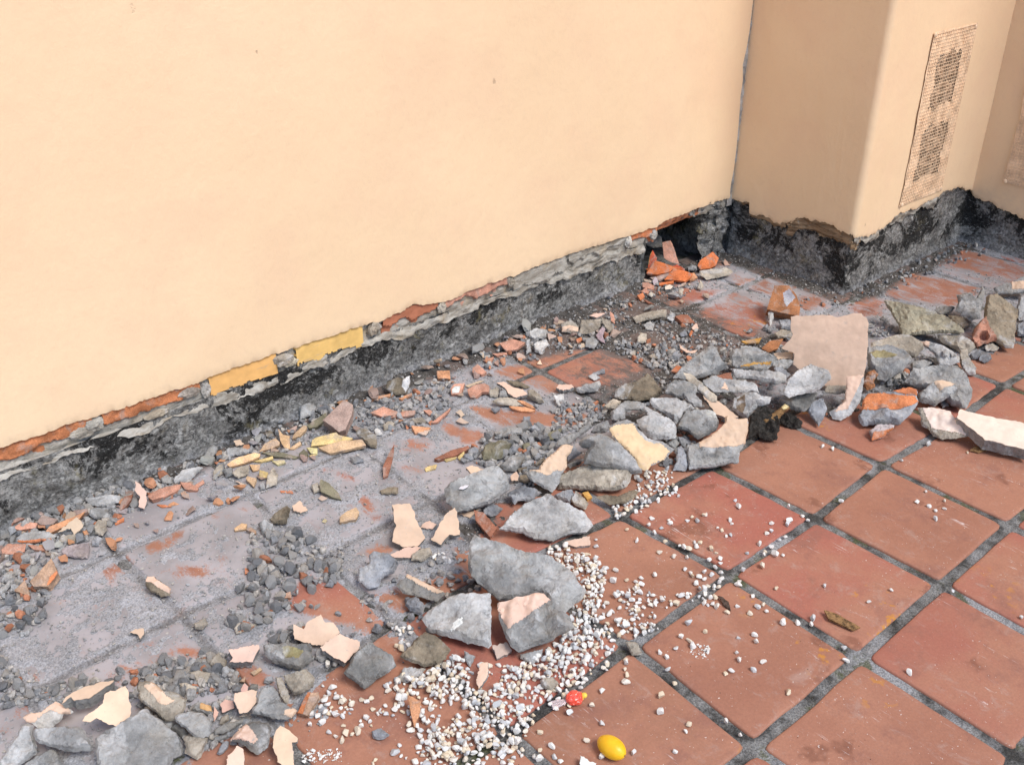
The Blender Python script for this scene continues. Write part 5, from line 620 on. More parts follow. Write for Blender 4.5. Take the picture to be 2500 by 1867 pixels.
def m_paint():
    t = NT('cream_paint', .7); v = t.coord(); c = t.objcol()
    g = t.mix(1., c, t.ramp(t.noise(v, 25, 4), .3, .7, .9, 1.08), 'MULTIPLY')
    d = t.ramp(t.noise(v, 30, 8, .75), .54, .72, 0, .55)
    g = t.mix(d, g, (.46, .385, .33))
    g = t.mix(t.ramp(t.noise(v, 60, 6, .8, .6), .62, .68, 0, .8), g, (.36, .34, .32))
    sp = t.ramp(t.noise(v, 260, 2), .70, .78, 0, .5)
    g = t.mix(sp, g, (.3, .24, .19))
    t.base(g)
    t.bump(t.math('ADD', t.noise(v, 60, 3), t.math('MULTIPLY', t.noise(v, 350, 2), .3)), .22, .003)
    return t.m
def m_brick():
    t = NT('fired_clay', .92); v = t.coord(); c = t.objcol()
    g = t.mix(1., c, t.ramp(t.noise(v, 30, 5, .6), .3, .7, .72, 1.2), 'MULTIPLY')
    d = t.ramp(t.noise(v, 28, 5, .65, .5), .5, .66, 0, .6)
    g = t.mix(d, g, (.36, .29, .25))
    g = t.mix(1., g, t.ramp(t.noise(v, 300, 2), .3, .7, .8, 1.15), 'MULTIPLY')
    t.base(g)
    t.bump(t.math('ADD', t.noise(t.mapv(v, (1, 6, 1)), 50, 4), t.math('MULTIPLY', t.noise(v, 300, 3), .4)), .5, .003)
    return t.m
def m_smoothbrick():
    t = NT('smooth_fired_clay', .7); v = t.coord(); c = t.objcol()
    g = t.mix(1., c, t.ramp(t.noise(v, 18, 4, .6), .3, .7, .86, 1.1), 'MULTIPLY')
    g = t.mix(t.ramp(t.noise(t.mapv(v, (.6, 1, 2.5)), 26, 5, .65, .5), .6, .72, 0, .5), g, (.42, .33, .24))
    t.base(g)
    t.bump(t.noise(t.mapv(v, (.4, 1, 3)), 50, 4), .25, .002)
    return t.m
def m_soil():
    t = NT('damp_soil', .95); v = t.coord(); c = t.objcol()
    t.base(t.mix(1., c, t.ramp(t.noise(v, 90, 5, .7), .3, .7, .4, 1.7), 'MULTIPLY'))
    t.bump(t.noise(v, 120, 6, .7), 1., .008)
    return t.m
def m_wood():
    t = NT('rotten_wood', .9); v = t.coord(); c = t.objcol()
    t.base(t.mix(1., c, t.ramp(t.noise(t.mapv(v, (1, 8, 1)), 60, 5, .6), .3, .7, .35, 1.5), 'MULTIPLY'))
    t.bump(t.noise(t.mapv(v, (1, 8, 1)), 80, 4), .8, .004)
    return t.m
def m_leaf():
    t = NT('dry_leaf', .8); v = t.coord(); c = t.objcol()
    t.base(t.mix(1., c, t.ramp(t.noise(v, 120, 5, .7), .3, .7, .3, 1.8), 'MULTIPLY'))
    t.bump(t.noise(v, 200, 3), .6, .002)
    return t.m
def m_void():
    t = NT('soot', 1.); t.base((.012, .011, .010)); return t.m
def m_wall():
    t = NT('cream_wall_paint', .75); v = t.coord('Object', False)
    g = t.mix(t.ramp(t.noise(v, 1.6, 3), .3, .7), (.79, .583, .372), (.825, .618, .402))
    g = t.mix(t.ramp(t.noise(v, 5, 5, .6), .42, .72, 0, .5), g, (.775, .545, .36))
    g = t.mix(t.ramp(t.noise(t.mapv(v, (1, 1, .25)), 14, 5, .7), .55, .75, 0, .22), g, (.74, .535, .36))
    g = t.mix(t.ramp(t.noise(v, 90, 4, .6), .5, .75, 0, .18), g, (.66, .48, .33))
    z = t.sepz(v)[2]
    low = t.ramp(z, .26, .20, 0, .3)
    g = t.mix(t.math('MULTIPLY', low, t.ramp(t.noise(v, 30, 5, .7), .4, .65)), g, (.60, .45, .33))
    sp = None
    for sc_, th, kk in ((3.4, .030, .50), (7.0, .030, .58), (1.7, .022, .45)):
        vo = t.n('ShaderNodeTexVoronoi', feature='F1'); t.l(t.mapv(v, (1, 1, .6)), vo.inputs['Vector']); vo.inputs['Scale'].default_value = sc_
        dd = t.math('ADD', vo.outputs['Distance'], t.math('MULTIPLY', t.noise(v, 180, 2), .03))
        q = t.math('MULTIPLY', t.ramp(dd, th+.006, th-.004), t.ramp(t.noise(v, 2.2+sc_*.3, 1), kk, kk+.02))
        sp = q if sp is None else t.math('MAXIMUM', sp, q)
    g = t.mix(t.math('MULTIPLY', sp, .6), g, (.38, .27, .18))
    t.base(g)
    tro = t.noise(t.mapv(v, (1, 1, .35), (0, .5, 0)), 16, 4, .6, .8)
    hh = t.math('ADD', t.math('MULTIPLY', t.noise(v, 9, 4), 1.2), t.math('MULTIPLY', t.noise(v, 260, 3, .6), .14))
    hh = t.math('ADD', hh, t.math('MULTIPLY', t.noise(v, 42, 3), .25))
    hh = t.math('ADD', hh, t.math('MULTIPLY', tro, .8))
    hh = t.math('SUBTRACT', hh, t.math('MULTIPLY', sp, .5))
    t.bump(hh, .38, .006)
    return t.m
def m_tar():
    t = NT('tarred_render', .85); v = t.coord('Object', False); z = t.sepz(v)[2]
    n0 = t.noise(v, 16, 8, .72, .6)
    g = t.mix(t.ramp(n0, .36, .62), (.13, .125, .118), (.30, .295, .28))
    n2 = t.noise(t.mapv(v, (.6, .6, 1.1), (0, math.radians(-38), 0)), 30, 9, .8, 2.)
    g = t.mix(t.ramp(n2, .52, .64, 0, .85), g, (.50, .49, .47))
    br = t.noise(v, 24, 5, .6)
    g = t.mix(t.ramp(br, .56, .72, 0, .5), g, (.24, .195, .13))
    blk = t.math('ADD', t.noise(v, 6.5, 9, .74, .5), t.math('MULTIPLY', t.noise(v, 70, 5, .7), .22))
    blk = t.math('ADD', blk, t.ramp(z, .04, .10, -.05, .025))
    blk = t.math('SUBTRACT', blk, t.math('MULTIPLY', t.ramp(t.sepz(v)[0], .2, .8, 0, .045), t.ramp(t.sepz(v)[1], 1.45, 1.49)))   # thinner tar along the far half of the long wall
    g = t.mix(t.ramp(blk, .60, .66, 0, .93), g, (.013, .0125, .012))
    n4 = t.noise(t.mapv(v, (.3, .3, 1.2), (0, math.radians(50), 0)), 60, 8, .78, 1.6)
    g = t.mix(t.ramp(n4, .585, .63, 0, .8), g, (.47, .465, .45))
    mo = t.math('MULTIPLY', t.ramp(t.noise(v, 9, 3), .6, .7), t.ramp(t.noise(v, 90, 3), .4, .6))
    g = t.mix(t.math('MULTIPLY', mo, .6), g, (.20, .17, .08))
    dz = t.math('ADD', t.ramp(z, .045, .0, 0, .5), t.math('SUBTRACT', t.math('MULTIPLY', t.noise(v, 30, 7, .75), 1.6), .85))
    g = t.mix(t.ramp(dz, .15, .5, 0, .8), g, (.26, .262, .27))
    g = t.mix(1., g, t.ramp(t.noise(v, 95, 6, .78), .36, .64, .45, 1.55), 'MULTIPLY')
    fi = t.ramp(t.noise(v, 120, 5, .8, 1.), .60, .65, 0, .8)
    g = t.mix(fi, g, (.46, .46, .45))
    t.base(g)
    hh = t.math('ADD', t.math('MULTIPLY', n2, .9), t.math('ADD', t.math('MULTIPLY', n0, 1.2), t.math('MULTIPLY', t.noise(v, 180, 5, .75), .6)))
    t.bump(hh, 1., .010)
    return t.m
def m_bed():
    t = NT('mortar_bed', .95); v = t.coord('Object', False)
    n = t.noise(t.mapv(v, (.5, .5, 1.6)), 22, 7, .7, 1.)
    g = t.mix(t.ramp(n, .35, .65), (.24, .21, .17), (.50, .475, .425))
    g = t.mix(t.ramp(t.noise(v, 12, 4), .55, .7, 0, .6), g, (.40, .32, .22))
    g = t.mix(t.ramp(t.noise(v, 60, 5, .7), .62, .72, 0, .7), g, (.10, .095, .09))
    t.base(g); t.bump(t.math('ADD', n, t.math('MULTIPLY', t.noise(v, 160, 5, .7), .5)), .9, .008)
    return t.m
def m_crust():
    t = NT('layered_render', .95); v = t.coord('Object', False)
    n = t.noise(t.mapv(v, (.25, .25, 2.4), (0, .12, 0)), 30, 6, .65, 1.)
    g = t.mix(t.ramp(n, .35, .65), (.16, .10, .055), (.42, .30, .19))
    g = t.mix(t.ramp(t.noise(v, 40, 4), .6, .72, 0, .6), g, (.5, .44, .36))
    t.base(g); t.bump(n, 1., .012)
    return t.m
def film_nodes(t, v, g):
    """grey dust lying on the floor inside the demolition strip: everything on the wall side of a wavering line"""
    return g
def m_tile():
    t = NT('terracotta_tile', .55); v = t.coord('Object', False)
    rd = t.rnd()
    a = t.mix(t.ramp(rd, 0, 1), (.345, .122, .090), (.29, .142, .092))
    vr = t.coord('Object', True)
    n = t.noise(vr, 3.2, 6, .65)
    g = t.mix(t.ramp(n, .35, .65), a, (.365, .175, .115))
    g = t.mix(t.ramp(t.noise(vr, 9, 7, .72), .50, .68, 0, .7), g, (.25, .118, .088))
    g = t.mix(t.ramp(t.noise(vr, 14, 8, .75, .5), .54, .70, 0, .6), g, (.38, .255, .21))
    g = t.mix(t.ramp(t.noise(t.mapv(vr, (1, .4, 1), (0, 0, .7)), 34, 8, .78, .5), .56, .70, 0, .5), g, (.40, .29, .25))
    wet = t.math('MULTIPLY', t.ramp(t.noise(vr, 6, 4, .6), .60, .66), t.ramp(t.noise(vr, 40, 4, .6), .35, .5))
    g = t.mix(t.math('MULTIPLY', wet, .6), g, (.17, .070, .045))
    g = t.mix(1., g, t.ramp(t.noise(vr, 190, 3, .65), .3, .7, .94, 1.06), 'MULTIPLY')
    for rot_, sc_ in ((.5, 60), (1.9, 75)):
        sc = t.noise(t.mapv(vr, (1.2, .14, 1), (0, 0, rot_)), sc_, 5, .75, .6)
        g = t.mix(t.math('MULTIPLY', t.ramp(sc, .63, .70, 0, .8), t.ramp(t.noise(vr, 6, 4, .6), .49, .60)), g, (.62, .53, .50))
    sp = t.ramp(t.noise(vr, 210, 2, .5), .70, .735, 0, .8)
    g = t.mix(t.math('MULTIPLY', sp, t.ramp(t.noise(vr, 12, 3), .42, .56)), g, (.68, .62, .58))
    dk = t.ramp(t.math('ADD', t.voro(vr, 34), t.math('MULTIPLY', t.noise(vr, 160, 2), .04)), .075, .045, 0, .85)
    g = t.mix(t.math('MULTIPLY', dk, t.ramp(t.noise(vr, 7, 2), .47, .54)), g, (.035, .022, .016))
    st = t.math('MULTIPLY', t.ramp(t.noise(vr, 30, 4, .6), .58, .66), t.ramp(t.noise(vr, 2.3, 2), .58, .64))
    g = t.mix(t.math('MULTIPLY', st, .75), g, (.50, .22, .03))
    # cement dust rubbed into the tiles inside the demolition strip
    f = t.attr('dust')
    dn = t.math('ADD', f, t.math('SUBTRACT', t.math('MULTIPLY', t.noise(t.mapv(v, (1, .45, 1), (0, 0, .35)), 30, 9, .78, .8), 1.5), .75))
    dn = t.math('ADD', dn, t.math('SUBTRACT', t.math('MULTIPLY', t.noise(v, 240, 3, .6), .5), .25))
    fm = t.math('MULTIPLY', t.ramp(dn, .36, .66, 0, .92), t.ramp(f, .02, .12))
    dc = t.mix(t.ramp(t.noise(v, 8, 4), .35, .65), (.265, .262, .272), (.37, .362, .383))
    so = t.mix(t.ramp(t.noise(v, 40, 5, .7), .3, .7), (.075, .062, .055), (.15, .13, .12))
    dk2 = t.math('ADD', t.attr('dark'), t.math('SUBTRACT', t.math('MULTIPLY', t.noise(v, 16, 6, .7), .7), .35))  # dark soil, and shade of the heap's gaps put into the colour
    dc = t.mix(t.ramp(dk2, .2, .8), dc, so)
    g = t.mix(fm, g, dc)
    t.base(g)
    r = t.math('ADD', t.ramp(t.noise(vr, 16, 6, .7), .3, .7, .42, .68), t.math('MULTIPLY', fm, .4))
    t.set(t.b.inputs['Roughness'], r)
    t.bump(t.math('ADD', t.noise(v, 22, 6, .65), t.math('MULTIPLY', t.noise(v, 240, 4, .65), .35)), .32, .003)
    return t.m
def m_grout():
    t = NT('grout', .95); v = t.coord('Object', False)
    n = t.noise(v, 14, 6, .7)
    g = t.mix(t.ramp(n, .38, .6), (.045, .044, .041), (.20, .20, .195))
    g = t.mix(t.ramp(t.noise(v, 4.5, 4), .53, .66, 0, .85), g, (.30, .305, .315))
    g = t.mix(t.math('MULTIPLY', t.ramp(t.noise(v, 5.5, 6, .75), .55, .64), .8), g, (.07, .078, .03))
    g = t.mix(1., g, t.ramp(t.noise(v, 330, 2), .3, .7, .6, 1.4), 'MULTIPLY')
    t.base(g); t.bump(t.noise(v, 160, 5, .7), .9, .004)
    return t.m
def m_dust():
    t = NT('cement_dust', .97); v = t.coord('Object', False); d = t.attr('dark')
    n = t.noise(v, 9, 6, .65)
    g = t.mix(t.ramp(n, .3, .7), (.262, .265, .278), (.375, .378, .40))
    rd = t.ramp(t.noise(v, 20, 5, .7), .56, .74, 0, .4)
    g = t.mix(rd, g, (.36, .23, .19))
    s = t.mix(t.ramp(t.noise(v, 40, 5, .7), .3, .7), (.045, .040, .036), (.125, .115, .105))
    dd = t.math('ADD', d, t.math('SUBTRACT', t.math('MULTIPLY', t.noise(v, 16, 5, .65), .7), .35))  # soil tone, also painted as shade in the gaps of the heap
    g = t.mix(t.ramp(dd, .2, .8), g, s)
    g = t.mix(1., g, t.ramp(t.noise(v, 260, 3, .6), .3, .7, .7, 1.3), 'MULTIPLY')
    g = t.mix(t.ramp(t.noise(v, 330, 2), .70, .76, 0, .6), g, (.5, .5, .5))
    t.base(g); t.bump(t.math('ADD', t.noise(v, 60, 6, .7), t.math('MULTIPLY', t.noise(v, 300, 3, .6), .6)), .9, .005)
    return t.m
def m_pebble(stuff):
    t = NT('white_gravel'+('_mass' if stuff else ''), .6); v = t.coord('Object', not stuff)
    r = t.attr('tint') if stuff else t.rnd()
    g = t.mix(t.ramp(r, .0, .45), (.56, .57, .58), (.72, .705, .67))
    g = t.mix(t.ramp(r, .66, .95), g, (.64, .54, .40))
    g = t.mix(t.ramp(r, .10, .0), g, (.42, .43, .44))
    g = t.mix(t.ramp(t.noise(v, 160, 4), .52, .7, 0, .5), g, (.50, .43, .34))
    t.base(g); t.bump(t.noise(v, 260, 4), .3, .002)
    return t.m
def m_chip(stuff):
    t = NT('rubble_grit'+('_mass' if stuff else ''), .95); v = t.coord('Object', not stuff)
    r = t.attr('tint') if stuff else t.rnd()
    g = t.mix(t.ramp(r, 0, .5), (.19, .195, .205), (.33, .328, .325))
    g = t.mix(t.ramp(r, .55, .9), g, (.43, .40, .36))
    g = t.mix(t.ramp(r, .94, .945), g, (.44, .19, .11))
    g = t.mix(1., g, t.ramp(t.noise(v, 130, 4, .65), .3, .7, .7, 1.25), 'MULTIPLY')
    t.base(g); t.bump(t.noise(v, 200, 4, .7), .8, .004)
    return t.m
def m_plain(name, c, rough=.8):
    t = NT(name, rough); v = t.coord()
    t.base(t.mix(1., t.mix(0., c, c), t.ramp(t.noise(v, 40, 4), .3, .7, .8, 1.15), 'MULTIPLY'))
    t.bump(t.noise(v, 120, 4), .4, .003)
    return t.m
def m_fruit():
    t = NT('yellow_peel', .38); v = t.coord()
    g = t.mix(t.ramp(t.noise(v, 40, 3), .35, .7), (.80, .44, .012), (.86, .52, .022))
    z = t.sepz(t.coord('Object', False))
    t.base(g); t.b.inputs['Specular IOR Level'].default_value = .4
    t.b.inputs['Subsurface Weight'].default_value = .1
    t.b.inputs['Subsurface Radius'].default_value = (.006, .003, .001)
    t.bump(t.noise(v, 420, 2), .12, .001)
    return t.m
def m_candy():
    t = NT('red_wrapper', .18); v = t.coord('Object', False)
    vo = t.n('ShaderNodeTexVoronoi', feature='F1'); t.l(v, vo.inputs['Vector']); vo.inputs['Scale'].default_value = 330
    g = t.mix(t.ramp(vo.outputs['Distance'], .25, .5), (.62, .03, .02), (.80, .10, .06))
    g = t.mix(t.ramp(t.noise(v, 210, 3), .6, .68, 0, .8), g, (.86, .45, .38))
    x = t.sepz(v)[0]
    g = t.mix(t.ramp(x, .0125, .0155), g, (.75, .52, .06))
    t.base(g); t.b.inputs['Specular IOR Level'].default_value = .6
    return t.m
def m_clear():
    t = NT('clear_film', .15)
    t.base((.85, .72, .72)); t.b.inputs['Transmission Weight'].default_value = .55; t.b.inputs['IOR'].default_value = 1.2
    return t.m
M = dict(smooth=m_smoothbrick(), mortar=m_mortar(), paint=m_paint(), brick=m_brick(), soil=m_soil(), wood=m_wood(), leaf=m_leaf(), void=m_void(),
         wall=m_wall(), tar=m_tar(), bed=m_bed(), crust=m_crust(), tile=m_tile(), grout=m_grout(), dust=m_dust(),
         pebble=m_pebble(False), pebbles=m_pebble(True), chip=m_chip(False), chips=m_chip(True), fruit=m_fruit(), candy=m_candy(), clear=m_clear())
M['clay'] = M['brick']
C = dict(grey=(.275, .274, .268), pale=(.385, .383, .378), tan=(.345, .305, .25), dark=(.19, .185, .175), slate=(.235, .243, .26), brown=(.20, .165, .12),
         olive=(.185, .17, .115), olive2=(.31, .28, .205), white=(.50, .49, .47), cream=(.42, .37, .30), lilac=(.33, .28, .28),
         brightpaint=(.74, .54, .34), paint=(.64, .462, .35), tanpaint=(.50, .385, .30), palepaint=(.74, .62, .53), pinkpaint=(.60, .38, .30), lilacpaint=(.46, .38, .40), whitepaint=(.66, .65, .63),
         brick=(.52, .185, .085), pink=(.52, .27, .19), peachbrick=(.56, .28, .15), tanbrick=(.38, .25, .17), brownbrick=(.28, .12, .075), pinkgrey=(.36, .26, .22),
         vivid=(.56, .165, .06), rust=(.34, .15, .07), redbrick=(.5, .10, .05), pinkbrick=(.45, .22, .15), lilacbrick=(.45, .34, .36),
         yellow=(.58, .44, .20), tanyellow=(.52, .36, .22), peachyellow=(.66, .43, .24), paleyellow=(.62, .55, .28), ochre=(.45, .25, .07),
         lichen=(.29, .255, .13), chalk=(.62, .62, .62), wood=(.62, .52, .26), brownface=(.23, .165, .11), lichenyellow=(.55, .40, .13), slatepatch=(.33, .33, .35),
         ochrepaint=(.55, .33, .15), soil=(.035, .031, .027), leaf=(.20, .115, .05), darkleaf=(.06, .04, .03))
PATCH = dict(paint='paint', brightpaint='paint', palepaint='paint', ochrepaint='paint', brick='brick', pinkbrick='brick', chalk='mortar', lichen='mortar', lichenyellow='mortar', ochre='mortar',
             wood='wood', brownface='mortar', slatepatch='mortar', tanpaint='paint', pinkpaint='paint', lilacpaint='paint', whitepaint='paint')
PNAME = dict(paint='paint_layer', brick='brick_face', mortar='stain_patch', wood='broken_end')

# ------------------------------------------------------------------ the wall, its broken foot and the pier
def edge(x, X, Z, amp, s):
    e = np.interp(x, X, Z)
    return e + amp*fbm(x*38, x*0, None, s, 4, .6) + amp*.5*np.abs(fbm(x*140, x*0+3, None, s+9, 2))
WALL = empty('house_wall', (0, 1.5, 0)); tag(WALL, 'long cream painted house wall with its foot hacked open', 'wall')
PIER = empty('wall_pier', (1.79, 1.0, 0)); tag(PIER, 'stepped cream wall pier at the right with blackened foot', 'wall pier')
def loc(o, root):   # keep world coordinates of a mesh under a thing's empty
    o.location = -root.location
    return o
EX = [-4, -1.4, -.775, -.675, -.59, -.558, -.457, -.291, -.277, -.188, -.082, .207, .237, .333, .35, .465, .623, .734, .97, 1.239, 1.389, 1.435, 1.583, 1.70, 1.78, 1.80]
EZ = [.21, .212, .212, .210, .212, .207, .207, .206, .212, .212, .211, .207, .203, .213, .219, .195, .205, .203, .213, .206, .206, .217, .219, .222, .222, .215]
x = np.concatenate([np.linspace(-4, -1.3, 12), np.arange(-1.29, 1.776, .0055), [1.780]])
zr = np.array([0, .003, .010, .025, .06, .12, .2, .28, .34, .40, .46, .52, .58, .64, .70, .76, .84, .95, 1.2, 1.7, 2.6])
e = edge(x, EX, EZ, .0022, 3)
rows = [e[:, None]+.004, e[:, None]]
Z = np.concatenate([rows[0], rows[1], e[:, None]*(1-zr[2:]/2.6)+zr[2:]+0*e[:, None]], 1)
gapw = np.interp(Z[-1], [.2, .29, .36, .45, .52, .60, .66, .70, .74, .84, 3], [.010, .017, .005, .0035, .009, .012, .010, .013, .006, .003, .001])*(1+.5*fbm(Z[-1]*60, Z[-1]*0, None, 5, 3))
Xg = np.repeat(x[:, None], Z.shape[1], 1)
Xg[-1] = 1.7915-np.maximum(gapw, .001)
Y = 1.5+.0016*fbm(Xg*3, Z*3, None, 8, 3)
Y[:, 1] += .004*np.abs(fbm(x*90, x*0, None, 14, 2)); Y[:, 0] = 1.523
V = np.stack([Xg, Y, Z], -1).reshape(-1, 3)
loc(link('plaster_coat', mesh_np('plaster_coat', V, grid_faces(*Z.shape), M['wall'], 60), WALL), WALL)
# core of the wall behind the plaster, with the cavity left open
def quad(name, P, mat, parent):
    return loc(link(name, mesh_np(name, P, [(0, 1, 2, 3)], mat), parent), parent)
quad('wall_core', [(-4, 1.545, -.05), (1.345, 1.545, -.05), (1.345, 1.545, 2.6), (-4, 1.545, 2.6)], M['bed'], WALL)
quad('wall_core', [(1.345, 1.545, .195), (1.86, 1.545, .195), (1.86, 1.545, 2.6), (1.345, 1.545, 2.6)], M['bed'], WALL)
# grey filler seen in the open crack of the corner
zz = np.arange(.19, 1.0, .006)
fx = np.stack([1.770+0*zz, 1.800+0*zz], 1)
V = np.stack([fx, np.stack([1.506+.003*fbm(zz*50, zz*0, None, 2), 1.500+.004*fbm(zz*50, zz*0, None, 6)], 1), np.stack([zz, zz], 1)], -1).reshape(-1, 3)
fl_ = link('corner_filler', mesh_np('corner_filler', V, grid_faces(len(zz), 2), M['mortar'], 60), WALL, (.36, .34, .32)); loc(fl_, WALL)

def rough_sheet(name, fpos, us, vs, amp, freq, mat, parent, s, keep=None, smooth=50, nrm=(0, -1, 0), terr=0., col=None, oct=5):
    """a grid sheet fpos(u,v)->xyz pushed along nrm by fractal noise"""
    U, Vv = np.meshgrid(us, vs, indexing='ij')
    P = np.stack(fpos(U, Vv), -1)
    n = fbm(P[..., 0]*freq+P[..., 1]*freq*.9, P[..., 2]*freq*1.4, P[..., 1]*freq*.5, s, oct, .58)
    if terr: n = n*.5+terr*np.sign(fbm(P[..., 0]*freq*.35+P[..., 1]*freq*.3, P[..., 2]*freq*.8, None, s+4, 3))
    N = np.array(nrm, float)
    N = N(U, Vv) if callable(nrm) else N
    P = P+n[..., None]*amp*N
    K = None if keep is None else keep(U, Vv)[:-1, :-1]
    o = link(name, mesh_np(name, P.reshape(-1, 3), grid_faces(*U.shape, K), mat, smooth), parent, col)
    return loc(o, parent)
us = np.arange(-1.7, 1.3441, .006)
rough_sheet('base_course', lambda u, v: (u, 1.511+.010*np.clip(1-v/.03, 0, 1)**2*-1+.012*np.sin(u*1.7), v), us, np.arange(-.006, .1561, .005), .0050, 20, M['tar'], WALL, 31)
eb = .128+.012*fbm(us*13, us*0, None, 77, 3, .5)+.003*fbm(us*90, us*0, None, 78, 3)
rough_sheet('mortar_bed', lambda u, v: (u, 1.509-.004*(1-v)+.006*v**2+.008*np.sin(u*1.7)*(1-v), np.interp(u, us, eb)*(1-v)+(.153+.005*fbm(u*19, u*0, None, 9, 3))*v+.0*u), us, np.linspace(0, 1, 9), .0065, 28, M['bed'], WALL, 41)
V = np.stack([np.stack([us, us], 1), np.stack([1.505+.012*np.sin(us*1.7), 1.53+0*us], 1), np.stack([eb, eb-.004], 1)], -1).reshape(-1, 3)
# bricks of the course showing under the plaster
rough_sheet('joint_mortar', lambda u, v: (u, 1.516+0*u, v), np.arange(-1.7, 1.40, .006), np.arange(.148, .2181, .006), .006, 30, M['bed'], WALL, 43)
for (x0, x1, cc, terr, nm) in [(-1.65, -.84, 'brick', .8, 'brick'), (-.825, -.565, 'brick', .8, 'brick'), (-.55, -.292, 'brick', 1., 'brick'), (-.279, -.080, 'yel', .0, 'brick'), (-.03, .192, 'yel2', .0, 'brick'),
                           (.248, .452, 'red', .5, 'brick'), (.47, .722, 'pink', .5, 'brick'), (.735, .965, 'pal', .0, 'brick'), (.972, 1.252, 'gre', .6, 'brick'), (1.262, 1.40, 'ora', .8, 'brick')]:
    cc2 = dict(brick=(.50, .19, .085), yel=(.74, .42, .15), yel2=(.76, .49, .17), red=(.42, .16, .09), pink=(.55, .28, .20), pal=(.44, .40, .33), gre=(.46, .44, .40), ora=(.56, .20, .09))[cc]
    f = lambda u, v, x0=x0, x1=x1, tr=terr: (u, 1.5075+.012*np.clip((.178+.009*fbm(u*25, u*0, None, 3)-v)/.004, 0, 1)*(tr > 0)+.016*(np.minimum(u-x0, x1-u) < .003), v)
    rough_sheet(nm, f, np.arange(x0, x1+.001, .005), np.arange(.144, .2161, .004), .0006+.0026*terr, 26, M['bed'] if cc in ('pal', 'gre') else (M['smooth'] if cc in ('yel', 'yel2', 'red') else M['brick']), WALL, int(abs(x0*1000)) % 97, smooth=45, col=cc2, keep=lambda u, v, x0=x0, x1=x1: (v > .151+.007*fbm(u*24, u*0+x0, None, 8, 4, .65)) & (u > x0+.006*vnoise(v*160, u*0+x0)) & (u < x1-.008*np.abs(vnoise(v*120, u*0+x1))))
def lump(name, x, z, w_, h_, d_, mat, col, s_):
    bm = bmesh.new(); bmesh.ops.create_icosphere(bm, subdivisions=4, radius=1)
    V = np.array([v.co[:] for v in bm.verts]); F = np.array([[v.index for v in f.verts] for f in bm.faces]); bm.free()
    V *= (1+.30*fbm(V[:, 0]*1.6+s_, V[:, 1]*1.6, V[:, 2]*1.6, s_, 4, .6))[:, None]
    V = V*np.array([w_, d_, h_])+np.array([x, 1.508, z])
    loc(link(name, mesh_np(name, V, F, mat, 22), WALL, col), WALL)
for k, (lx, lz, lw, lh, ld, lc) in enumerate([(-.565, .186, .022, .017, .010, (.34, .32, .28)), (-.60, .176, .030, .014, .008, (.36, .33, .28)), (-.33, .186, .028, .014, .010, (.38, .33, .28)), (-.285, .176, .012, .022, .008, (.42, .40, .37)),
        (-.065, .187, .026, .016, .014, (.30, .26, .21)), (-.045, .170, .022, .010, .010, (.42, .38, .30)), (.222, .187, .020, .019, .014, (.33, .28, .22)), (.46, .180, .014, .016, .010, (.38, .34, .28)), (.728, .184, .012, .018, .010, (.26, .23, .19)),
        (1.255, .182, .014, .020, .010, (.44, .41, .36)), (-.42, .158, .030, .008, .008, (.40, .34, .26)), (1.38, .178, .018, .016, .012, (.40, .36, .30))]):
    lump('mortar_lump', lx, lz, lw, lh, ld, M['mortar'], lc, k*7+3)
# the open cavity
cav = empty('tmp'); bpy.data.objects.remove(cav)
us = np.arange(1.34, 1.8, .01)
rough_sheet('cavity_lining', lambda u, v: (u, 1.76+0*u, v), us, np.arange(-.01, .25, .01), .01, 20, M['tar'], WALL, 51)
rough_sheet('cavity_lining', lambda u, v: (u, v, .197+0*u), us, np.arange(1.515, 1.78, .01), .006, 20, M['tar'], WALL, 52, nrm=(0, 0, 1))
rough_sheet('cavity_lining', lambda u, v: (1.345+.004*fbm(u*30, v*30, None, 4), u, v), np.arange(1.508, 1.78, .008), np.arange(-.01, .20, .008), .004, 20, M['bed'], WALL, 53, nrm=(1, 0, 0))
rough_sheet('cavity_lining', lambda u, v: (1.72+0*u, u, v), np.arange(1.50, 1.78, .01), np.arange(-.01, .22, .01), .01, 20, M['tar'], WALL, 54, nrm=(-1, 0, 0))
kp = lambda u, v: u > 1.625+.022*fbm(v*24, v*0+1, None, 6, 3)-.05*np.clip((v-.16)/.05, 0, 1)
rough_sheet('cavity_rubble', lambda u, v: (u, 1.512+.012*fbm(u*14, v*14, None, 2, 2), v), np.arange(1.52, 1.80, .005), np.arange(-.01, .225, .005), .016, 24, M['tar'], WALL, 55, kp)
rough_sheet('lintel_brick', lambda u, v: (u, 1.507+.012*v, .224-.044*v+.012*np.clip((u-1.45)/.2, 0, 1)), np.arange(1.385, 1.66, .006), np.linspace(0, 1, 7), .005, 30, M['brick'], WALL, 56, terr=.6, col=(.50, .20, .10))
rough_sheet('lintel_mortar', lambda u, v: (u, 1.505+.01*v, .230-.045*v), np.arange(1.62, 1.79, .006), np.linspace(0, 1, 7), .006, 34, M['bed'], WALL, 57)

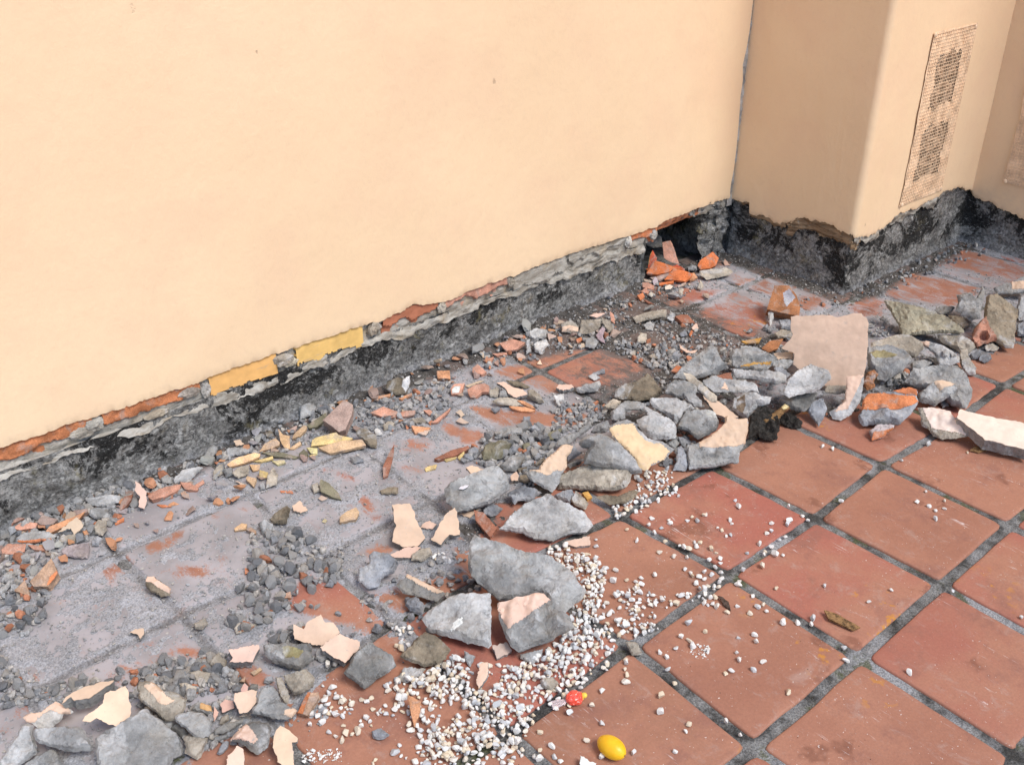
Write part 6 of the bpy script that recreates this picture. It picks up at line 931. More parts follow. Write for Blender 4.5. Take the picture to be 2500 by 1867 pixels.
# pier: plan path (1.7915,1.5) -> rounded corner -> face with vent -> second step
Rr = .022
path = [(1.793, y) for y in np.concatenate([np.arange(1.505, 1.03, -.006), [.985+Rr]])]
cx, cy = 1.785+Rr, .985+Rr
path = [(1.793-.008*min(1, (1.505-y)/.48), y) for _x, y in path]
path += [(cx-Rr*math.cos(a), cy-Rr*math.sin(a)) for a in np.linspace(.12, math.pi/2, 9)]
path += [(xx, .985) for xx in np.concatenate([np.arange(cx+.006, 2.575, .006), [2.585]])]
n_in = len(path)-1
path += [(2.585, y) for y in np.concatenate([np.arange(.979, .35, -.006), np.linspace(.34, -2.5, 8)])]
path = np.array(path)
S_ = np.concatenate([[0], np.cumsum(np.hypot(*np.diff(path, axis=0).T))])
seg = np.where(path[:, 0] < 1.785+Rr*.3, 0, np.where(path[:, 1] > .9845, 1, 2)); seg[n_in+1:] = 2
zb = np.where(seg == 0, np.interp(-path[:, 1], [-1.506, -1.477, -1.415, -1.35, -1.279, -1.25, -1.198, -1.168, -1.139, -1.11, -1.076, -1.025, -.99], [.182, .179, .182, .186, .174, .186, .221, .224, .232, .236, .234, .223, .221]),
     np.where(seg == 1, np.interp(path[:, 0], [1.776, 1.858, 1.905, 1.933, 1.985, 2.049, 2.112, 2.188, 2.288, 2.353, 2.418, 2.462, 2.52, 2.585], [.221, .196, .194, .2, .21, .231, .234, .23, .236, .249, .242, .245, .225, .205]),
              np.interp(-path[:, 1], [-.985, -.935, -.886, -.837, -.772, 2.5], [.190, .178, .168, .16, .149, .15])))
zb = zb+.0050*fbm(S_*34, S_*0, None, 61, 5, .65)+.005*np.abs(fbm(S_*170, S_*0, None, 63, 2))
zabs = np.array([.29, .335, .435, .535, .582, .68, .778, .86, 1.0, 1.4, 2.6])
Z = np.concatenate([(zb+.004)[:, None], zb[:, None], (zb+.004)[:, None], (zb+.015)[:, None], np.repeat(zabs[None], len(zb), 0)], 1)
tan = np.gradient(path, axis=0); tan /= np.hypot(*tan.T)[:, None]
nor = np.stack([tan[:, 1], -tan[:, 0]], 1)          # outward
nor = np.where((nor@np.array([-1., -1.]) < 0)[:, None], -nor, nor)
P2 = np.repeat(path[:, None], Z.shape[1], 1)
wav = .0022*fbm(np.repeat(S_[:, None], Z.shape[1], 1)*5, Z*4, None, 66, 3)
off = wav.copy(); off[:, 0] = -.022; off[:, 1] -= .003*np.abs(fbm(S_*90, S_*0, None, 67, 2))
P2 = P2+off[..., None]*nor[:, None]
def hole(u, v): return None
keep = np.ones((len(path)-1, Z.shape[1]-1), bool)
xc = path[:-1, 0]; yc = path[:-1, 1]
k1 = (seg[:-1] == 1) & (xc > 2.10) & (xc < 2.262); k2 = (seg[:-1] == 2) & (yc > .655) & (yc < .815)
for j, za in enumerate(Z[len(Z)//2, :-1]):
    if .33 < za < .5 or .58 < za < .70: keep[k1 | k2, j] = False
V = np.concatenate([P2, Z[..., None]], -1).reshape(-1, 3)
loc(link('plaster_coat', mesh_np('plaster_coat', V, grid_faces(*Z.shape, keep), M['wall'], 60), PIER), PIER)
# blackened base under the pier's plaster, layered crust and pale rim
def path_sheet(name, i0, i1, zlo, zhi, nz, off0, off1, amp, freq, mat, s, smooth=50, terr=0, foot=0.):
    pp, nn_, ss = path[i0:i1], nor[i0:i1], S_[i0:i1]
    v = np.linspace(0, 1, nz)
    lo = zlo(i0, i1) if callable(zlo) else np.full(len(pp), zlo); hi = zhi(i0, i1) if callable(zhi) else np.full(len(pp), zhi)
    Zs = lo[:, None]*(1-v)+hi[:, None]*v
    n = fbm(ss[:, None]*freq+0*Zs, Zs*freq*1.5, None, s, 5, .58)
    if terr: n = n*.6+terr*fbm(ss[:, None]*freq*.3+0*Zs, np.floor(Zs*140+fbm(ss*9, ss*0, None, 3)[:, None]*2.2), None, s+3, 2)
    o_ = off0*(1-v)+off1*v+amp*n+foot*np.clip(1-Zs/.045, 0, 1)**1.6
    Pq = pp[:, None]+o_[..., None]*nn_[:, None]
    return loc(link(name, mesh_np(name, np.concatenate([Pq, Zs[..., None]], -1).reshape(-1, 3), grid_faces(*Zs.shape), mat, smooth), PIER), PIER)
path_sheet('base_course', 0, len(path), -.006, lambda a, b: zb[a:b]-.002, 42, -.016, -.020, .0045, 22, M['tar'], 71, foot=.010)
i_c = int(np.argmin(np.hypot(path[:, 0]-1.79, path[:, 1]-1.25))); i_d = int(np.argmin(np.hypot(path[:, 0]-1.84, path[:, 1]-.985)))
path_sheet('layered_crust', i_c, i_d, lambda a, b: zb[a:b]-.045+.012*fbm(S_[a:b]*20, S_[a:b]*0, None, 5), lambda a, b: zb[a:b]+.004, 14, -.014, -.004, .007, 26, M['crust'], 81, terr=.9)
path_sheet('pale_rim', i_d-8, n_in-20, lambda a, b: zb[a:b]-.026+.016*fbm(S_[a:b]*18, S_[a:b]*0, None, 15), lambda a, b: zb[a:b]+.004, 9, -.010, -.006, .008, 30, M['bed'], 83)
path_sheet('pale_rim', 0, i_c, lambda a, b: zb[a:b]-.012+.008*fbm(S_[a:b]*18, S_[a:b]*0, None, 15), lambda a, b: zb[a:b]+.004, 6, -.012, -.005, .005, 30, M['crust'], 84)
quad('pier_core', [(1.83, 1.6, -.05), (1.83, 1.03, -.05), (1.83, 1.03, 2.6), (1.83, 1.6, 2.6)], M['tar'], PIER)
quad('pier_core', [(1.83, 1.06, -.05), (2.7, 1.06, -.05), (2.7, 1.06, 2.6), (1.83, 1.06, 2.6)], M['tar'], PIER)
quad('pier_core', [(2.67, 1.1, -.05), (2.67, -2.5, -.05), (2.67, -2.5, 2.6), (2.67, 1.1, 2.6)], M['tar'], PIER)

# vents: painted wire lath over a scrolled iron grille in two openings
m_wire = m_plain('painted_wire', (.76, .56, .38), .7); m_scroll = m_plain('painted_iron', (.74, .56, .39), .7)
def bars(segs, w):
    V, F = [], []
    for a, b in segs:
        a, b = np.array(a, float), np.array(b, float); d = b-a; d /= np.linalg.norm(d)
        q = np.array([0, 1, 0.]); r1 = np.cross(d, q); r1 /= np.linalg.norm(r1); k = len(V)
        for p in (a, b):
            for s1, s2 in ((-1, -1), (1, -1), (1, 1), (-1, 1)): V.append(p+r1*w*s1+q*w*s2)
        F += [(k, k+1, k+5, k+4), (k+1, k+2, k+6, k+5), (k+2, k+3, k+7, k+6), (k+3, k, k+4, k+7)]
    return np.array(V), F
def tube(pts_, w): return bars([(pts_[i], pts_[i+1]) for i in range(len(pts_)-1)], w)
def vent(name, label, origin, rotz):
    root = empty(name, origin); root.rotation_euler[2] = rotz
    tag(root, label, 'vent', 'painted wall vents')
    rr = random.Random(4)
    x0, x1, z0, z1 = 0, .275, 0, .57
    # openings (local): x .055-.217 ; z .063-.263 and .31-.506
    V, F = [], []
    for za, zb_ in ((.062, .2635), (.309, .507)):
        k = len(V); a, b = .050, .224
        V += [(a, .03, za), (b, .03, za), (b, .03, zb_), (a, .03, zb_), (a, -.004+.006, za), (b, .002, za), (b, .002, zb_), (a, .002, zb_)]
        F += [(k, k+1, k+2, k+3), (k, k+4, k+5, k+1), (k+1, k+5, k+6, k+2), (k+2, k+6, k+7, k+3), (k+3, k+7, k+4, k)]
    link('opening_recess', mesh_np('opening_recess', V, F, m_plain('dark_duct', (.17, .115, .075))), root)
    for za, zb_ in ((.062, .2635), (.309, .507)):
        cx_, cz_ = .137, (za+zb_)/2
        hh_ = (zb_-za)
        for sg in (-1, 1):
            for am, ph in ((.062, 0.), (.030, 0.)):
                pts_ = [(cx_+sg*am*math.sin(2*math.pi*i/24+ph), .004, za+hh_*i/24) for i in range(25)]
                link('scroll', mesh_np('scroll', *tube(pts_, .0036), m_scroll), root)
            pts_ = [(cx_+sg*.072*math.cos(math.pi*i/16-math.pi/2), .005, cz_+.045*math.sin(math.pi*i/16-math.pi/2)) for i in range(17)]
            link('scroll', mesh_np('scroll', *tube(pts_, .0032), m_scroll), root)
    seg_ = []
    for z in np.arange(.006, .57, .0112):
        dx = .008*math.sin(z*5)
        seg_.append(((x0+dx, -.0035, z), (x1+dx*.5, -.0035, z+.004)))
    for xx in np.arange(.004, .275, .0112): seg_.append(((xx, -.0028, 0), (xx+.006, -.0028, .57)))
    wm = link('wire_mesh', mesh_np('wire_mesh', *bars(seg_, .0008), m_wire), root); wm['kind'] = 'stuff'
    # clogged paint over the lath's rim
    us_ = np.linspace(0, .278, 60); vs_ = np.linspace(-.002, .574, 110)
    U, W_ = np.meshgrid(us_, vs_, indexing='ij')
    n = fbm(U*28, W_*28, None, 12, 4)
    dz = np.minimum.reduce([np.maximum(np.abs(U-.137)-.072, np.abs(W_-.163)-.085)]); dz2 = np.maximum(np.abs(U-.137)-.072, np.abs(W_-.408)-.085)
    dd = np.minimum(dz, dz2)
    kp_ = (dd+.012*n > .004)[:-1, :-1]
    Pv = np.stack([U+.004*fbm(W_*12, U*0, None, 5), -.0022-.0014*n, W_], -1).reshape(-1, 3)
    link('clogged_paint', mesh_np('clogged_paint', Pv, grid_faces(60, 110, kp_), m_plain('thick_paint', (.80, .59, .40)), 60), root)
    for sx, sz in ((.006, .004), (.268, .004), (.008, .565), (.270, .562)):
        bm = bmesh.new(); bmesh.ops.create_icosphere(bm, subdivisions=2, radius=.0075, matrix=Matrix.Translation((sx, -.004, sz))@Matrix.Diagonal((1, .5, 1.1, 1)))
        me = bpy.data.meshes.new('screw_cap'); bm.to_mesh(me); bm.free(); me.materials.append(m_scroll)
        link('screw_cap', me, root)
    return root
vent('wall_vent', 'tall painted wire vent with scrolled grille on the bright pier face', (2.045, .981, .268), 0)
vent('wall_vent', 'painted wire vent cut by the right frame edge on the shaded step', (2.581, .875, .268), -math.pi/2)

# ------------------------------------------------------------------ tiled floor
T = .318
DLW = pairs(DL); o_ = np.argsort(DLW[:, 0]); DLX, DLY = DLW[o_, 0], DLW[o_, 1]
def dustline(x): return np.interp(x, np.concatenate([[-3], DLX, [4]]), np.concatenate([[.56], DLY, [.30]]))
def expo(P):
    r = np.zeros(len(P))
    for q, w_ in EXP:
        Q = pairs(q); lo, hi = Q.min(0)-.07, Q.max(0)+.07
        k = np.where((P[:, 0] > lo[0]) & (P[:, 0] < hi[0]) & (P[:, 1] > lo[1]) & (P[:, 1] < hi[1]))[0]
        if not len(k): continue
        d = polydist(P[k], Q)*np.where(inpoly(P[k], Q), 1, -1)
        r[k] = np.maximum(r[k], w_*sstep(-.022, .022, d))
    return r
FLOOR = empty('tiled_floor'); FLOOR['kind'] = 'structure'
def node(i, j):
    k = '%d,%d' % (i, j)
    if k in NODES: return np.array(NODES[k], float)/1e4
    rr = random.Random(i*131+j*17)
    return np.array([i*T+rr.uniform(-.004, .004), j*T+rr.uniform(-.004, .004)])
def film(P):
    """how much cement dust is rubbed into the tile, 0..1: heavy on the wall side of the heap"""
    m_ = sstep(-.03, .10, P[:, 1]-dustline(P[:, 0])+.035*fbm(P[:, 0]*9, P[:, 1]*9, None, 3, 3))
    e_ = expo(P)
    lil = sstep(1.05, 1.4, P[:, 0])
    return np.clip(m_*(.80-.50*np.clip(e_, 0, 1)*(1-.4*lil)-.10*lil+.16*fbm(P[:, 0]*5+P[:, 1]*2, P[:, 1]*9, None, 23, 4)), 0, 1)
def prox(P):
    wallprox = np.where((P[:, 0] < 1.78), 1.505-P[:, 1], np.where(P[:, 0] < 2.585, .98-P[:, 1], 9))
    return np.minimum(wallprox, np.where(P[:, 1] > .96, np.abs(1.785-P[:, 0])+.0, 9))
def soil_and_shade(P, dl, jt):
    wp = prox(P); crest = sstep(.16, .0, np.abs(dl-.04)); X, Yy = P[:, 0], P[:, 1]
    d = .95*sstep(.115, .03, wp)+.9*crest*sstep(-.25, .1, X)+.75*sstep(.42, .75, X)*sstep(.72, .85, Yy)*sstep(1.50, 1.30, X)+.45*jt  # crest term paints the shade of gaps between heap rocks; the rest is soil and joints
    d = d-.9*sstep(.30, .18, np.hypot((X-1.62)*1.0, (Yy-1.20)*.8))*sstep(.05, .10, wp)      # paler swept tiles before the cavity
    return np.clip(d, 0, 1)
mt = M['tile']
nt = 0
for i in range(-7, 11):
    for j in range(-5, 5):
        a, b, c, d = node(i, j), node(i+1, j), node(i+1, j+1), node(i, j+1)
        ctr = (a+b+c+d)/4
        if ctr[0] < -1.9 or ctr[0] > 3.0 or (ctr[1] > 1.75): continue
        rr = random.Random(i*7+j*91)
        g = .0115+rr.uniform(-.0015, .002); dz = rr.uniform(-.0012, .0012)
        Q = [ctr+(p-ctr)*(1-g*1.45/np.linalg.norm(p-ctr)) for p in (a, b, c, d)]
        ring = []
        for k in range(4):
            p, pp, pn = Q[k], Q[k-1], Q[(k+1) % 4]
            r_ = .010+rr.uniform(0, .006)
            u1, u2 = (pp-p)/np.linalg.norm(pp-p), (pn-p)/np.linalg.norm(pn-p)
            for s_ in (0, .5, 1):
                ring.append(p+u1*r_*(1-s_)**2+u2*r_*s_**2)
            for s_ in np.linspace(.06, .94, 13 if ctr[1] > .25 else 5): ring.append(p+(pn-p)*s_+np.array([-u2[1], u2[0]])*rr.gauss(0, .0009))
        ring = np.array(ring); nr = len(ring)
        fine = ctr[1] > .25 and ctr[0] > -1.3
        ins = [1, .988, .975, .93]+([.86, .79, .72, .65, .58, .51, .44, .37, .3, .23, .16, .09] if fine else [.5])
        zs = [-.0035, -.0008, 0, .0003]+[.0003]*12
        V = [np.column_stack([ring, np.full(nr, -.02)])]
        for s_, z_ in zip(ins, zs): V.append(np.column_stack([ctr+(ring-ctr)*s_, np.full(nr, z_+dz)]))
        V = np.concatenate(V+[np.array([[*ctr, dz+.0003]])]); nring = len(ins)+1
        F = []
        for q in range(nring-1):
            for k in range(nr): F.append((q*nr+k, q*nr+(k+1) % nr, (q+1)*nr+(k+1) % nr, (q+1)*nr+k))
        for k in range(nr): F.append(((nring-1)*nr+k, (nring-1)*nr+(k+1) % nr, len(V)-1))
        fd = film(V[:, :2])
        me = mesh_np('tile', V, F, mt, 40, {'dust': fd, 'dark': soil_and_shade(V[:, :2], V[:, 1]-dustline(V[:, 0]), 0)})
        link('tile', me, FLOOR)
        nt += 1
gx, gy = np.arange(-2.2, 3.3, .02), np.arange(-1.8, 1.9, .02)
U, W_ = np.meshgrid(gx, gy, indexing='ij')
V = np.stack([U, W_, -.0052+.0016*fbm(U*16, W_*16, None, 9, 3)], -1).reshape(-1, 3)
gb = link('grout_bed', mesh_np('grout_bed', V, grid_faces(*U.shape), M['grout'], 180), FLOOR)
gr_ = link('patio_ground', mesh_np('patio_ground', [(-40, -40, -.022), (40, -40, -.022), (40, 40, -.022), (-40, 40, -.022)], [(0, 1, 2, 3)], m_plain('far_terracotta', (.33, .13, .08))))
gr_['kind'] = 'structure'

# ------------------------------------------------------------------ cement dust and soil lying over the tiles, shade painted dark under the heap
res = .0055
gx = np.arange(-1.35, 2.62, res); gy = np.arange(.18, 1.53, res)
U, W_ = np.meshgrid(gx, gy, indexing='ij'); P = np.stack([U.ravel(), W_.ravel()], 1)
dl = (P[:, 1]-dustline(P[:, 0]))+.05*fbm(P[:, 0]*7, P[:, 1]*7, None, 41, 3)
mk = sstep(-.06, .06, dl)
ex = expo(P)
# joints: distance to the nearest joint line of the (irregular) grid
jd = np.full(len(P), 1.)
for i in range(-6, 10):
    for j in range(-4, 6):
        for q in ((i+1, j), (i, j+1)):
            a, b = node(i, j), node(*q); lo, hi = np.minimum(a, b)-.05, np.maximum(a, b)+.05
            k = np.where((P[:, 0] > lo[0]) & (P[:, 0] < hi[0]) & (P[:, 1] > lo[1]) & (P[:, 1] < hi[1]))[0]
            if len(k):
                ab = b-a; t_ = np.clip(((P[k]-a)@ab)/(ab@ab), 0, 1)
                jd[k] = np.minimum(jd[k], np.hypot(*(P[k]-a-t_[:, None]*ab).T))
n1 = fbm(P[:, 0]*13, P[:, 1]*13, None, 43, 5, .6); n2 = fbm(P[:, 0]*70, P[:, 1]*70, None, 47, 4, .65); n3 = fbm(P[:, 0]*210, P[:, 1]*210, None, 49, 2, .6)
wallprox = prox(P)
wp_ = sstep(.10, .0, wallprox)
crest = sstep(.16, .0, np.abs(dl-.04))
h = -.010+mk*(.0100+.0026*n1+.0015*n2+.0009*n3)-ex*.0070*(1+.5*n1)-.0024*sstep(.012, .006, jd+.004*n1)*mk
h = h+wp_*(.004+.006*n1+.003*n2)*mk+crest*mk*(.002+.003*n1+.003*n2)
dark = soil_and_shade(P, dl, sstep(.013, .006, jd+.004*n1))
inside = (P[:, 0] < 1.79) | (P[:, 1] < .985)
alive = (h > -.0062) & (mk > .02) & inside
K = alive.reshape(U.shape)
K = (K[:-1, :-1] | K[1:, :-1] | K[:-1, 1:] | K[1:, 1:])
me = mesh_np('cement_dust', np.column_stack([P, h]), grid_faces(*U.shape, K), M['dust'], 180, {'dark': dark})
bm = bmesh.new(); bm.from_mesh(me); bmesh.ops.delete(bm, geom=[v for v in bm.verts if not v.link_faces], context='VERTS'); bm.to_mesh(me); bm.free()
HG = h.reshape(U.shape)
def ground_z(x, y):
    i = int((x-gx[0])/res); j = int((y-gy[0])/res)
    if 0 <= i < HG.shape[0] and 0 <= j < HG.shape[1] and K[min(i, K.shape[0]-1), min(j, K.shape[1]-1)]: return max(0., float(HG[i, j]))
    return 0.
dust = link('cement_dust', me); tag(dust, 'grey cement dust and damp soil over the tiles along the wall, painted shade between the rubble', 'dust', kind='stuff')

# ------------------------------------------------------------------ broken pieces
def jag_outline(Q, res, amp, rnd):
    out = []
    n = len(Q)
    for i in range(n):
        a, b = Q[i], Q[(i+1) % n]
        L = np.linalg.norm(b-a); k = max(1, int(L/res))
        nv = np.array([-(b-a)[1], (b-a)[0]])/max(L, 1e-9)
        off = np.zeros(k+1)
        st = 1
        for t_ in range(1, k): off[t_] = off[t_-1]*.6+rnd.gauss(0, 1)*amp*min(1, L/.03)
        for t_ in range(k):
            f = t_/k
            out.append(a+(b-a)*f+nv*off[t_]*math.sin(math.pi*f)**.5)
    return np.array(out)
def tint(c, rnd):
    k = rnd.uniform(.88, 1.06); q = rnd.uniform(-.05, .05)
    return (c[0]*k, c[1]*k*(1+q*.5), c[2]*k*(1-q))
def build_piece(idx, rec):
    rec = list(rec)
    kind, o, n, poly, h, colk, label, patch, pm, dents, grp = rec
    rnd = random.Random(idx*77+5)
    o = [o[0], o[1], o[2]+ground_z(o[0], o[1])*.8]
    Q = pairs(poly)
    area = .5*np.sum(Q[:, 0]*np.roll(Q[:, 1], -1)-np.roll(Q[:, 0], -1)*Q[:, 1])
    if area < 0: Q = Q[::-1]
    ext = Q.max(0)-Q.min(0); size = max(ext)
    res = min(max(size/32, .0016), .0040)
    if kind in 'RDW': jag = .0016+.0075*size*.25
    elif kind == 'S': jag = .0019
    else: jag = .0006
    O = jag_outline(Q, res*1.15, jag*.55, rnd)
    no = len(O)
    lo, hi = Q.min(0), Q.max(0)
    res_ = res; gx_ = np.arange(lo[0], hi[0], res); gy_ = np.arange(lo[1], hi[1], res*.87)
    G = np.array([(x_+(res/2 if r_ % 2 else 0)+rnd.uniform(-.25, .25)*res, y_+rnd.uniform(-.25, .25)*res) for r_, y_ in enumerate(gy_) for x_ in gx_])
    if len(G):
        G = G[inpoly(G, O)]
    if len(G):
        G = G[polydist(G, O) > res*.55]
    A = np.concatenate([O, G]) if len(G) else O
    vs, es, fs, *_ = delaunay_2d_cdt([Vector(p) for p in A], [(i, (i+1) % no) for i in range(no)], [], 1, 1e-7)
    P = np.array([tuple(v) for v in vs]); F = [tuple(f) for f in fs]
    # boundary loop
    cnt = {}
    for f in F:
        for a, b in zip(f, f[1:]+f[:1]): cnt[(a, b)] = 1
    bnd = {a: b for (a, b) in cnt if (b, a) not in cnt}
    D_ = polydist(P, O); D_[list(bnd.keys())] = 0
    c0 = P.mean(0)
    s = idx*13 % 997
    sc = 1/max(size, .02)
    nlow = fbm(P[:, 0]*sc*3.2+idx, P[:, 1]*sc*3.2, None, s, 4, .55)
    nhi = fbm(P[:, 0]*150+idx, P[:, 1]*150, None, s+5, 3, .6)
    e1 = np.cross((0, 0, 1.), n); e1 = e1/np.linalg.norm(e1) if np.linalg.norm(e1) > 1e-4 else np.array([1., 0, 0]); e2 = np.cross(n, e1)
    if kind in 'RDW':
        if kind == 'W': Hh = np.sqrt(np.clip(D_, 0, .008)/.008)*h*.5
        else:
            gx2, gy2 = rnd.uniform(-.35, .35), rnd.uniform(-.15, .45)
            q = (P-c0)*sc
            Hh = h*.62*(1+gx2*q[:, 0]+gy2*q[:, 1])
            K_ = rnd.randint(3, 5); a0 = rnd.uniform(0, 6.28)
            dirs = [(-1.571+rnd.uniform(-.5, .5), rnd.uniform(.25, .85))]
            dirs += [(a0+k*6.283/K_+rnd.uniform(-.5, .5), rnd.uniform(.04, .55)) for k in range(K_)]
            for a, fr_ in dirs:
                dr = np.array([math.cos(a), math.sin(a)]); dk = ((Q-c0)@dr).max(); L_ = max(fr_*dk, h*.3)
                Hh = np.minimum(Hh, h*.08+.58*h*(dk-(P-c0)@dr)/L_)
            for k in range(6):     # small spalls that leave flat fracture facets
                a = rnd.uniform(0, 6.283); dr = np.array([math.cos(a), math.sin(a)]); pc = c0+(np.array([rnd.uniform(-.38, .38), rnd.uniform(-.38, .38)])*ext)
                sl = rnd.uniform(.15, .5)*min(1, h/(.25*size))
                Hh = np.minimum(Hh, np.maximum(h*rnd.uniform(.50, .66)-sl*((P-pc)@dr), h*rnd.uniform(.2, .4)))
            Hh = np.maximum(Hh, h*.05)
            Hh = np.minimum(Hh, h*.12+D_*rnd.uniform(2.2, 4.5))
        amp = h*.05 if kind != 'D' else h*.35
        nmid = fbm(P[:, 0]*42+idx, P[:, 1]*42, None, s+3, 3, .55)
        Hh = Hh+amp*nlow*sstep(0, size*.12, D_)+min(.0013, h*.05)*nhi*sstep(0, .002, D_)+min(.0034, h*.075)*nmid*sstep(0, .004, D_)*(.35+1.3*sstep(-.1, .35, fbm(P[:, 0]*16+idx, P[:, 1]*16, None, s+11, 2)))
        if kind == 'D': Hh += .004*fbm(P[:, 0]*110, P[:, 1]*110, None, s+2, 3)
        zc = o[2]+P[:, 1]*e2[2]
        Bb = np.minimum(h*.05+1.25*D_, np.clip(zc/n[2], .001, None)+.0)
        Bb = np.maximum(Bb, .0006)
        Bb = np.minimum(Bb, h*.05+1.25*D_)+.0
    else:
        cv = {'S': .0, 'B': rnd.uniform(-.02, .05), 'Y': rnd.uniform(.02, .10), 'L': .22}[kind]*size
        ax = rnd.uniform(0, 3.14); dr = np.array([math.cos(ax), math.sin(ax)])
        if kind == 'L': dr = e2[:2]*0+np.array([0., 1.])
        u = ((P-c0)@dr)*sc
        Hh = (cv if kind != 'S' else size*rnd.uniform(-.03, .05))*(.25-u*u*1.6)+{'S': .0005, 'B': .0007, 'Y': .0005, 'L': .0008}[kind]*nlow*(1+size*6)+.00022*nhi
        Hh = Hh-{'S': .0003, 'B': .0007, 'Y': .0006, 'L': 0}[kind]*(D_ <= 0)
        Bb = h-Hh
        Bb = np.maximum(Bb+h*.10*nlow, h*.4)
    for (cxy, rad, dep) in dents:
        dd = np.hypot(*(P-np.array(cxy)/1e4).T); Hh = Hh-dep*sstep(rad/1e4*1.05, rad/1e4*.8, dd)
    nP = len(P)
    top = np.column_stack([P, Hh]); bot = np.column_stack([c0+(P-c0)*(1-(.10 if kind in 'RDW' else .03)*rnd.random()), -Bb])
    loop = [next(iter(bnd))]
    while True:
        q = bnd[loop[-1]]
        if q == loop[0] or len(loop) > len(bnd): break
        loop.append(q)
    V = [top, bot]; 
    FF = list(F)+[tuple(reversed([i+nP for i in f])) for f in F]
    rings = [np.array(loop)]; base = 2*nP
    nm = 3 if (kind not in 'RDWL' and h > .006) else (1 if kind in 'RDW' else 0)
    La = np.array(loop)
    for r_ in range(1, nm+1):
        f = r_/(nm+1)
        mid = top[La]*(1-f)+bot[La]*f
        out_ = P[La]-c0; out_ = out_/np.maximum(np.hypot(*out_.T), 1e-6)[:, None]
        jit = fbm(P[La, 0]*90+r_*3.1, P[La, 1]*90, None, s+r_*7, 2)
        mid[:, :2] += out_*(jit*min(.12*h, .0025)-.06*h*(f if kind != 'S' else f*.8))[:, None]
        V.append(mid); rings.append(np.arange(base, base+len(La))); base += len(La)
    rings.append(La+nP)
    m_ = len(La)
    for r_ in range(len(rings)-1):
        for k in range(m_):
            a, b = rings[r_][k], rings[r_][(k+1) % m_]; c, d = rings[r_+1][(k+1) % m_], rings[r_+1][k]
            FF.append((int(a), int(d), int(c), int(b)))
    V = np.concatenate(V)
    mat = M[{'R': 'mortar', 'S': 'mortar', 'B': 'brick', 'Y': 'brick', 'L': 'leaf', 'D': 'soil', 'W': 'wood'}[kind]]
    nm_ = {'R': 'mortar_chunk', 'S': 'plaster_flake', 'B': 'brick_shard', 'Y': 'clay_shard', 'L': 'dry_leaf', 'D': 'soil_clod', 'W': 'wood_stick'}[kind]
    bodycol = C[{'S': 'grey'}.get(kind, colk)] if kind not in 'DW' else C[{'D': 'soil', 'W': 'leaf'}[kind]]
    vj = rnd.uniform(.88, 1.12); bodycol = tuple(c_*vj for c_ in bodycol)
    ob = link(nm_, mesh_np(nm_, V, FF, mat, 24 if kind in 'RD' else 32), None, bodycol)
    ob.matrix_world = Matrix((( e1[0], e2[0], n[0], o[0]), (e1[1], e2[1], n[1], o[1]), (e1[2], e2[2], n[2], o[2]), (0, 0, 0, 1)))
    tag(ob, label, {'R': 'mortar rubble', 'S': 'plaster fragment', 'B': 'brick shard', 'Y': 'clay shard', 'L': 'leaf', 'D': 'soil clod', 'W': 'stick'}[kind],
        grp or {'R': 'mortar chunks', 'S': 'plaster flakes', 'B': 'brick shards', 'Y': 'clay shards', 'L': 'dry leaves', 'D': 'soil clods', 'W': None}[kind])
    # paint layer / stain / brick face lying on the body
    pl_ = []
    if patch == 'all': pl_ = [(None, colk)]
    else: pl_ = [(pairs(q), pm) for q in patch]
    Fa = np.array(F); cen = P[Fa].mean(1)
    for Qp, pk in pl_:
        sel = np.ones(len(Fa), bool) if Qp is None else inpoly(cen, Qp)
        fsel = Fa[sel]
        if not len(fsel): continue
        used = np.unique(fsel); mp = -np.ones(nP, int); mp[used] = np.arange(len(used))
        th = .0012 if PATCH[pk] == 'paint' else .0005
        if PATCH[pk] == 'brick': th = .002
        tv = top[used].copy(); tv[:, 2] += th
        f2 = mp[fsel]
        ed = {}
        for f in f2.tolist():
            for a, b in zip(f, f[1:]+f[:1]): ed[(a, b)] = 1
        be = [(a, b) for (a, b) in ed if (b, a) not in ed]
        bv = sorted({a for a, b in be}|{b for a, b in be}); bm_ = {a: len(used)+i for i, a in enumerate(bv)}
        low = tv[bv].copy(); low[:, 2] -= th+.0006
        faces = [tuple(f) for f in f2.tolist()]+[(a, bm_[a], bm_[b], b) for a, b in be]
        pmn = PNAME[PATCH[pk]]
        po = link(pmn, mesh_np(pmn, np.concatenate([tv, low]), faces, M[PATCH[pk]], 40), ob, tint(C[pk], rnd))
    return ob
for i, rec in enumerate(PIECES): build_piece(i, rec)

# ------------------------------------------------------------------ pebbles, chips, crumbs
def pebble_proto(seed, flat=.72, planes=7, sub=2, rough=.06, ca=.55, cb=.85):
    rnd = random.Random(seed)
    bm = bmesh.new(); bmesh.ops.create_icosphere(bm, subdivisions=sub, radius=1)
    V = np.array([v.co[:] for v in bm.verts]); F = np.array([[v.index for v in f.verts] for f in bm.faces]); bm.free()
    V *= np.array([1, rnd.uniform(.62, .95), flat*rnd.uniform(.8, 1.1)])
    for k in range(planes):
        d = np.array([rnd.gauss(0, 1), rnd.gauss(0, 1), rnd.gauss(0, .8)]); d /= np.linalg.norm(d)
        t_ = rnd.uniform(ca, cb)*np.abs(V@d).max(); ex_ = np.clip(V@d-t_, 0, None); V -= ex_[:, None]*d
    V *= 1+rough*fbm(V[:, 0]*2+seed, V[:, 1]*2, V[:, 2]*2, seed, 2)[:, None]
    V[:, 2] -= V[:, 2].min(); V[:, :2] -= (V[:, :2].max(0)+V[:, :2].min(0))/2; V /= (V[:, 0].max()-V[:, 0].min())
    return V, F
PP = [pebble_proto(100+i, .58, 14, 2, .03, .42, .78) for i in range(14)]
CPt = [pebble_proto(300+i, .55, 16, 2, .05, .38, .72) for i in range(14)]
